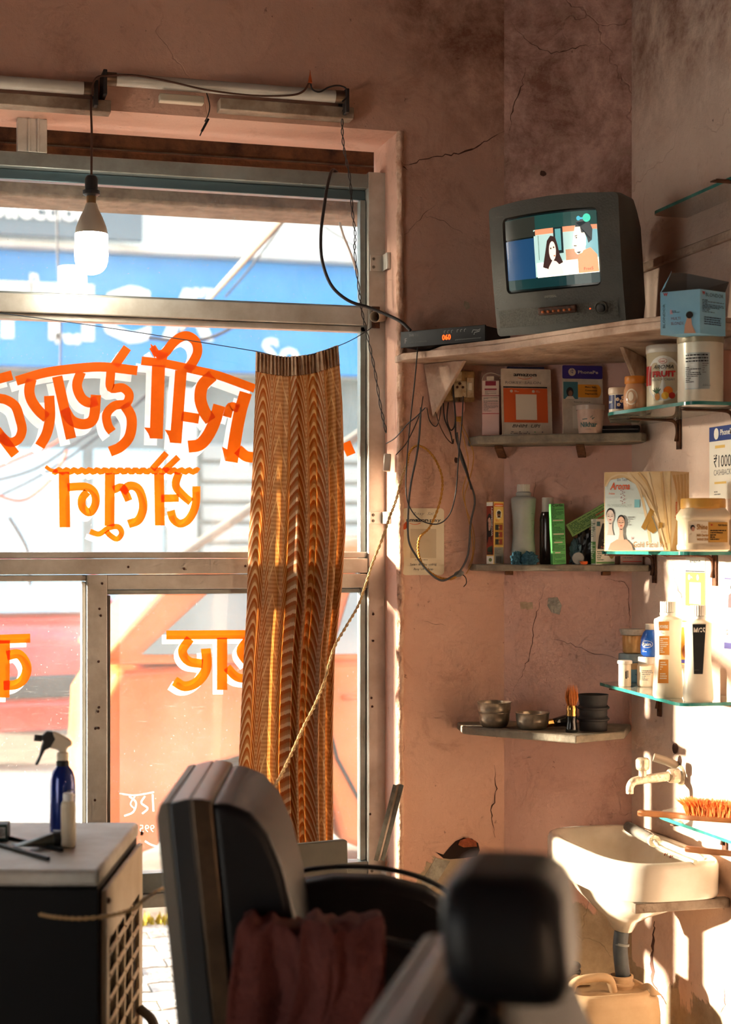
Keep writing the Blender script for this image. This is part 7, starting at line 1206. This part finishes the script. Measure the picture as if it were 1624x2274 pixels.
# ================================================================== barber chairs
LEA = M('black leatherette', (14, 16, 19), .42, 0, (20, 22, 26), 8, .08, 120, spec=.25); SHL = M('worn grey shell', (52, 58, 63), .3, .3, (50, 54, 58), 6); CRS = M('brushed chair trim', (84, 70, 56), .3, .6, (64, 54, 44), 20); PIP = M('pale piping', (112, 110, 102), .5)
def rtop(w, z0, z1, r, n=8):
    P = [(-w, z0), (w, z0)]
    for cx, a0 in ((w - r, 0), (-w + r, 90)):
        for k in range(n + 1): a = math.radians(a0 + 90 * k / n); P.append((cx + r * math.cos(a), z1 - r + r * math.sin(a)))
    return P
def chair(lab, P, f_ang, ztop, head=None):
    f = Vector((math.cos(f_ang), math.sin(f_ang), 0)); wv = Vector((-f.y, f.x, 0)); root = Vector((P.x, P.y, 0)) + f * .19 + wv * .235
    t = thing('barber_chair', lab, 'barber chair', root, f_ang); lean = .10
    def slab_(x0, x1, w, z0, z1, r, nm, mat, bev):
        b = MB(); b.prism(rtop(w, z0, z1, r), x0, x1, lambda y, z, x: (x - lean * (z - .5), y, z)); return b.build(nm, mat, t, bev=bev, seg=4)
    def side_(pts, w, nm, mat, bev):       # a side profile in x, z extruded across the width
        b = MB(); b.prism([(x - lean * (z - .5), z) for x, z in pts], -w, w, lambda x, z, y: (x, y, z)); return b.build(nm, mat, t, bev=bev, seg=4)
    side_([(-.136, .50), (-.136, ztop - .03), (-.128, ztop - .008), (-.113, ztop - .004), (-.113, .50)], .226, 'back_shell', PIP, .003)
    side_([(-.1135, .49), (-.1135, ztop - .006), (-.085, ztop + .001), (-.078, ztop), (-.078, .49)], .232, 'back_frame', SHL, .004)
    side_([(-.0785, .49), (-.0785, ztop + .002), (-.060, ztop + .001), (-.045, ztop - .003), (-.045, .49)], .234, 'trim_band', CRS, .004)
    side_([(-.050, .49), (-.050, ztop - .004), (-.02, ztop - .008), (.012, ztop - .022), (.038, ztop - .055), (.056, ztop - .11), (.068, ztop - .19), (.074, ztop - .30), (.076, .49)], .230, 'back_cushion', LEA, .016)
    b = MB(); b.prism(rtop(.22, .48, .60, .03), .05, .50, lambda y, z, x: (x - .05, y, z - .02)); b.build('seat_cushion', LEA, t, bev=.035, seg=4)
    MB().box(-.06, .46, -.21, .21, .40, .465).build('seat_frame', SHL, t, bev=.01)
    for s in (-1, 1):
        prof = [(-.05, .44), (-.05, .80), (.0, .825), (.09, .838), (.18, .835), (.26, .815), (.32, .775), (.36, .70), (.375, .60), (.37, .50), (.35, .44)]
        b = MB(); b.prism(prof, s * .245 - .035, s * .245 + .035, lambda x, z, y: (x, y, z)); b.build('armrest', LEA, t, bev=.022, seg=4)
        MB().tube([(x, s * .283, z + .006) for x, z in prof[1:9]], .005, 8, 4).build('arm_piping', SHL, t, smooth=60)
    b = MB(); b.lathe([(.30, 0), (.30, .015), (.27, .03), (.08, .05), (.07, .06)], 40); b.build('base_plate', CRS, t, smooth=40); b = MB(); b.lathe([(.06, .05), (.06, .25), (.045, .26), (.045, .40)], 28); b.build('hydraulic_column', CRS, t, smooth=40)
    for o_ in t.children:
        if o_.name.startswith(('base_plate', 'hydraulic')): o_.location.x = .18
    b = MB(); b.tube([(.40, -.12, .42), (.52, -.12, .30), (.58, -.12, .16)], .012, 8, 3); b.tube([(.40, .12, .42), (.52, .12, .30), (.58, .12, .16)], .012, 8, 3); b.build('footrest_arm', CRS, t); MB().box(.52, .66, -.16, .16, .13, .155).build('footrest', CRS, t, bev=.008)
    b = MB(); b.tube([(-.02, -.25, .36), (-.06, -.33, .36), (-.10, -.40, .40)], .009, 8, 3); b.build('lift_lever', CRS, t)
    if head:
        z0, z1, w = head; b = MB(); b.prism(rr_poly(-w, w, z0, z1, .055, 8), -.06, .055, lambda y, z, x: (x + .005 - lean * (z - .5), y, z)); b.build('headrest', LEA, t, bev=.028, seg=5)
        for s in (-1, 1): MB().tube([(-.01 - lean * .5, s * .05, z0 - .10), (-.01 - lean * .55, s * .05, z0 + .03)], .007, 10, 1).build('headrest_stem', CRS, t)
    return t
c1 = chair('black barber chair with a maroon towel on its arm, nearer the window', at(343, 1712, 2.55), math.radians(-15), 1.052)
c2 = chair('black barber chair with padded headrest, nearest the camera', at(722, 1900, 1.38), math.radians(-27), 1.02, (1.018, 1.142, .105))
# towel hung over the near arm and back of the first chair
TWL = M('maroon terry towel', (106, 56, 50), .95, 0, (84, 42, 38), 14, .8, 160)
from mathutils import noise as _ns
tw = thing('towel', 'maroon brown towel bunched over the near armrest of the chair by the window', 'towel', c1.location + Vector((-.02, -.265, .84))); tw.rotation_euler = (0, 0, math.radians(-15))
def tow(u, v):
    x = -.10 + .22 * u; s = (v - .5) * 2; n_ = _ns.noise(Vector((u * 4, v * 5, 1.3))); n2 = _ns.noise(Vector((u * 11, v * 9, 5)))
    if abs(s) < .18: y, z = s / .18 * .045, .012 + .012 * math.cos(s / .18 * 1.5)
    else:
        k_ = (abs(s) - .18) / .82; y = math.copysign(.047 + .014 * k_, s); z = -.0 - k_ * (.30 if s < 0 else .16)
    return (x + .035 * n_ - .05 * max(0, -z) , y + .030 * n_ * (1 if abs(s) > .18 else .3) + (-.018 if s < 0 else .018) + .010 * n2, z + .035 * max(0, n_ + .35) * (abs(s) < .25) + .012 * n2)
b = MB(); b.grid(tow, 60, 80); b.build('towel_fold', TWL, tw, smooth=80, solid=.005)
b = MB(); b.grid(lambda u, v: Vector(tow(.15 + .55 * u, .02 + .5 * v)) + Vector((.02 + .05 * v, -.022 - .01 * math.sin(u * 6), .012)), 40, 60); b.build('towel_fold', TWL, tw, smooth=80, solid=.005)
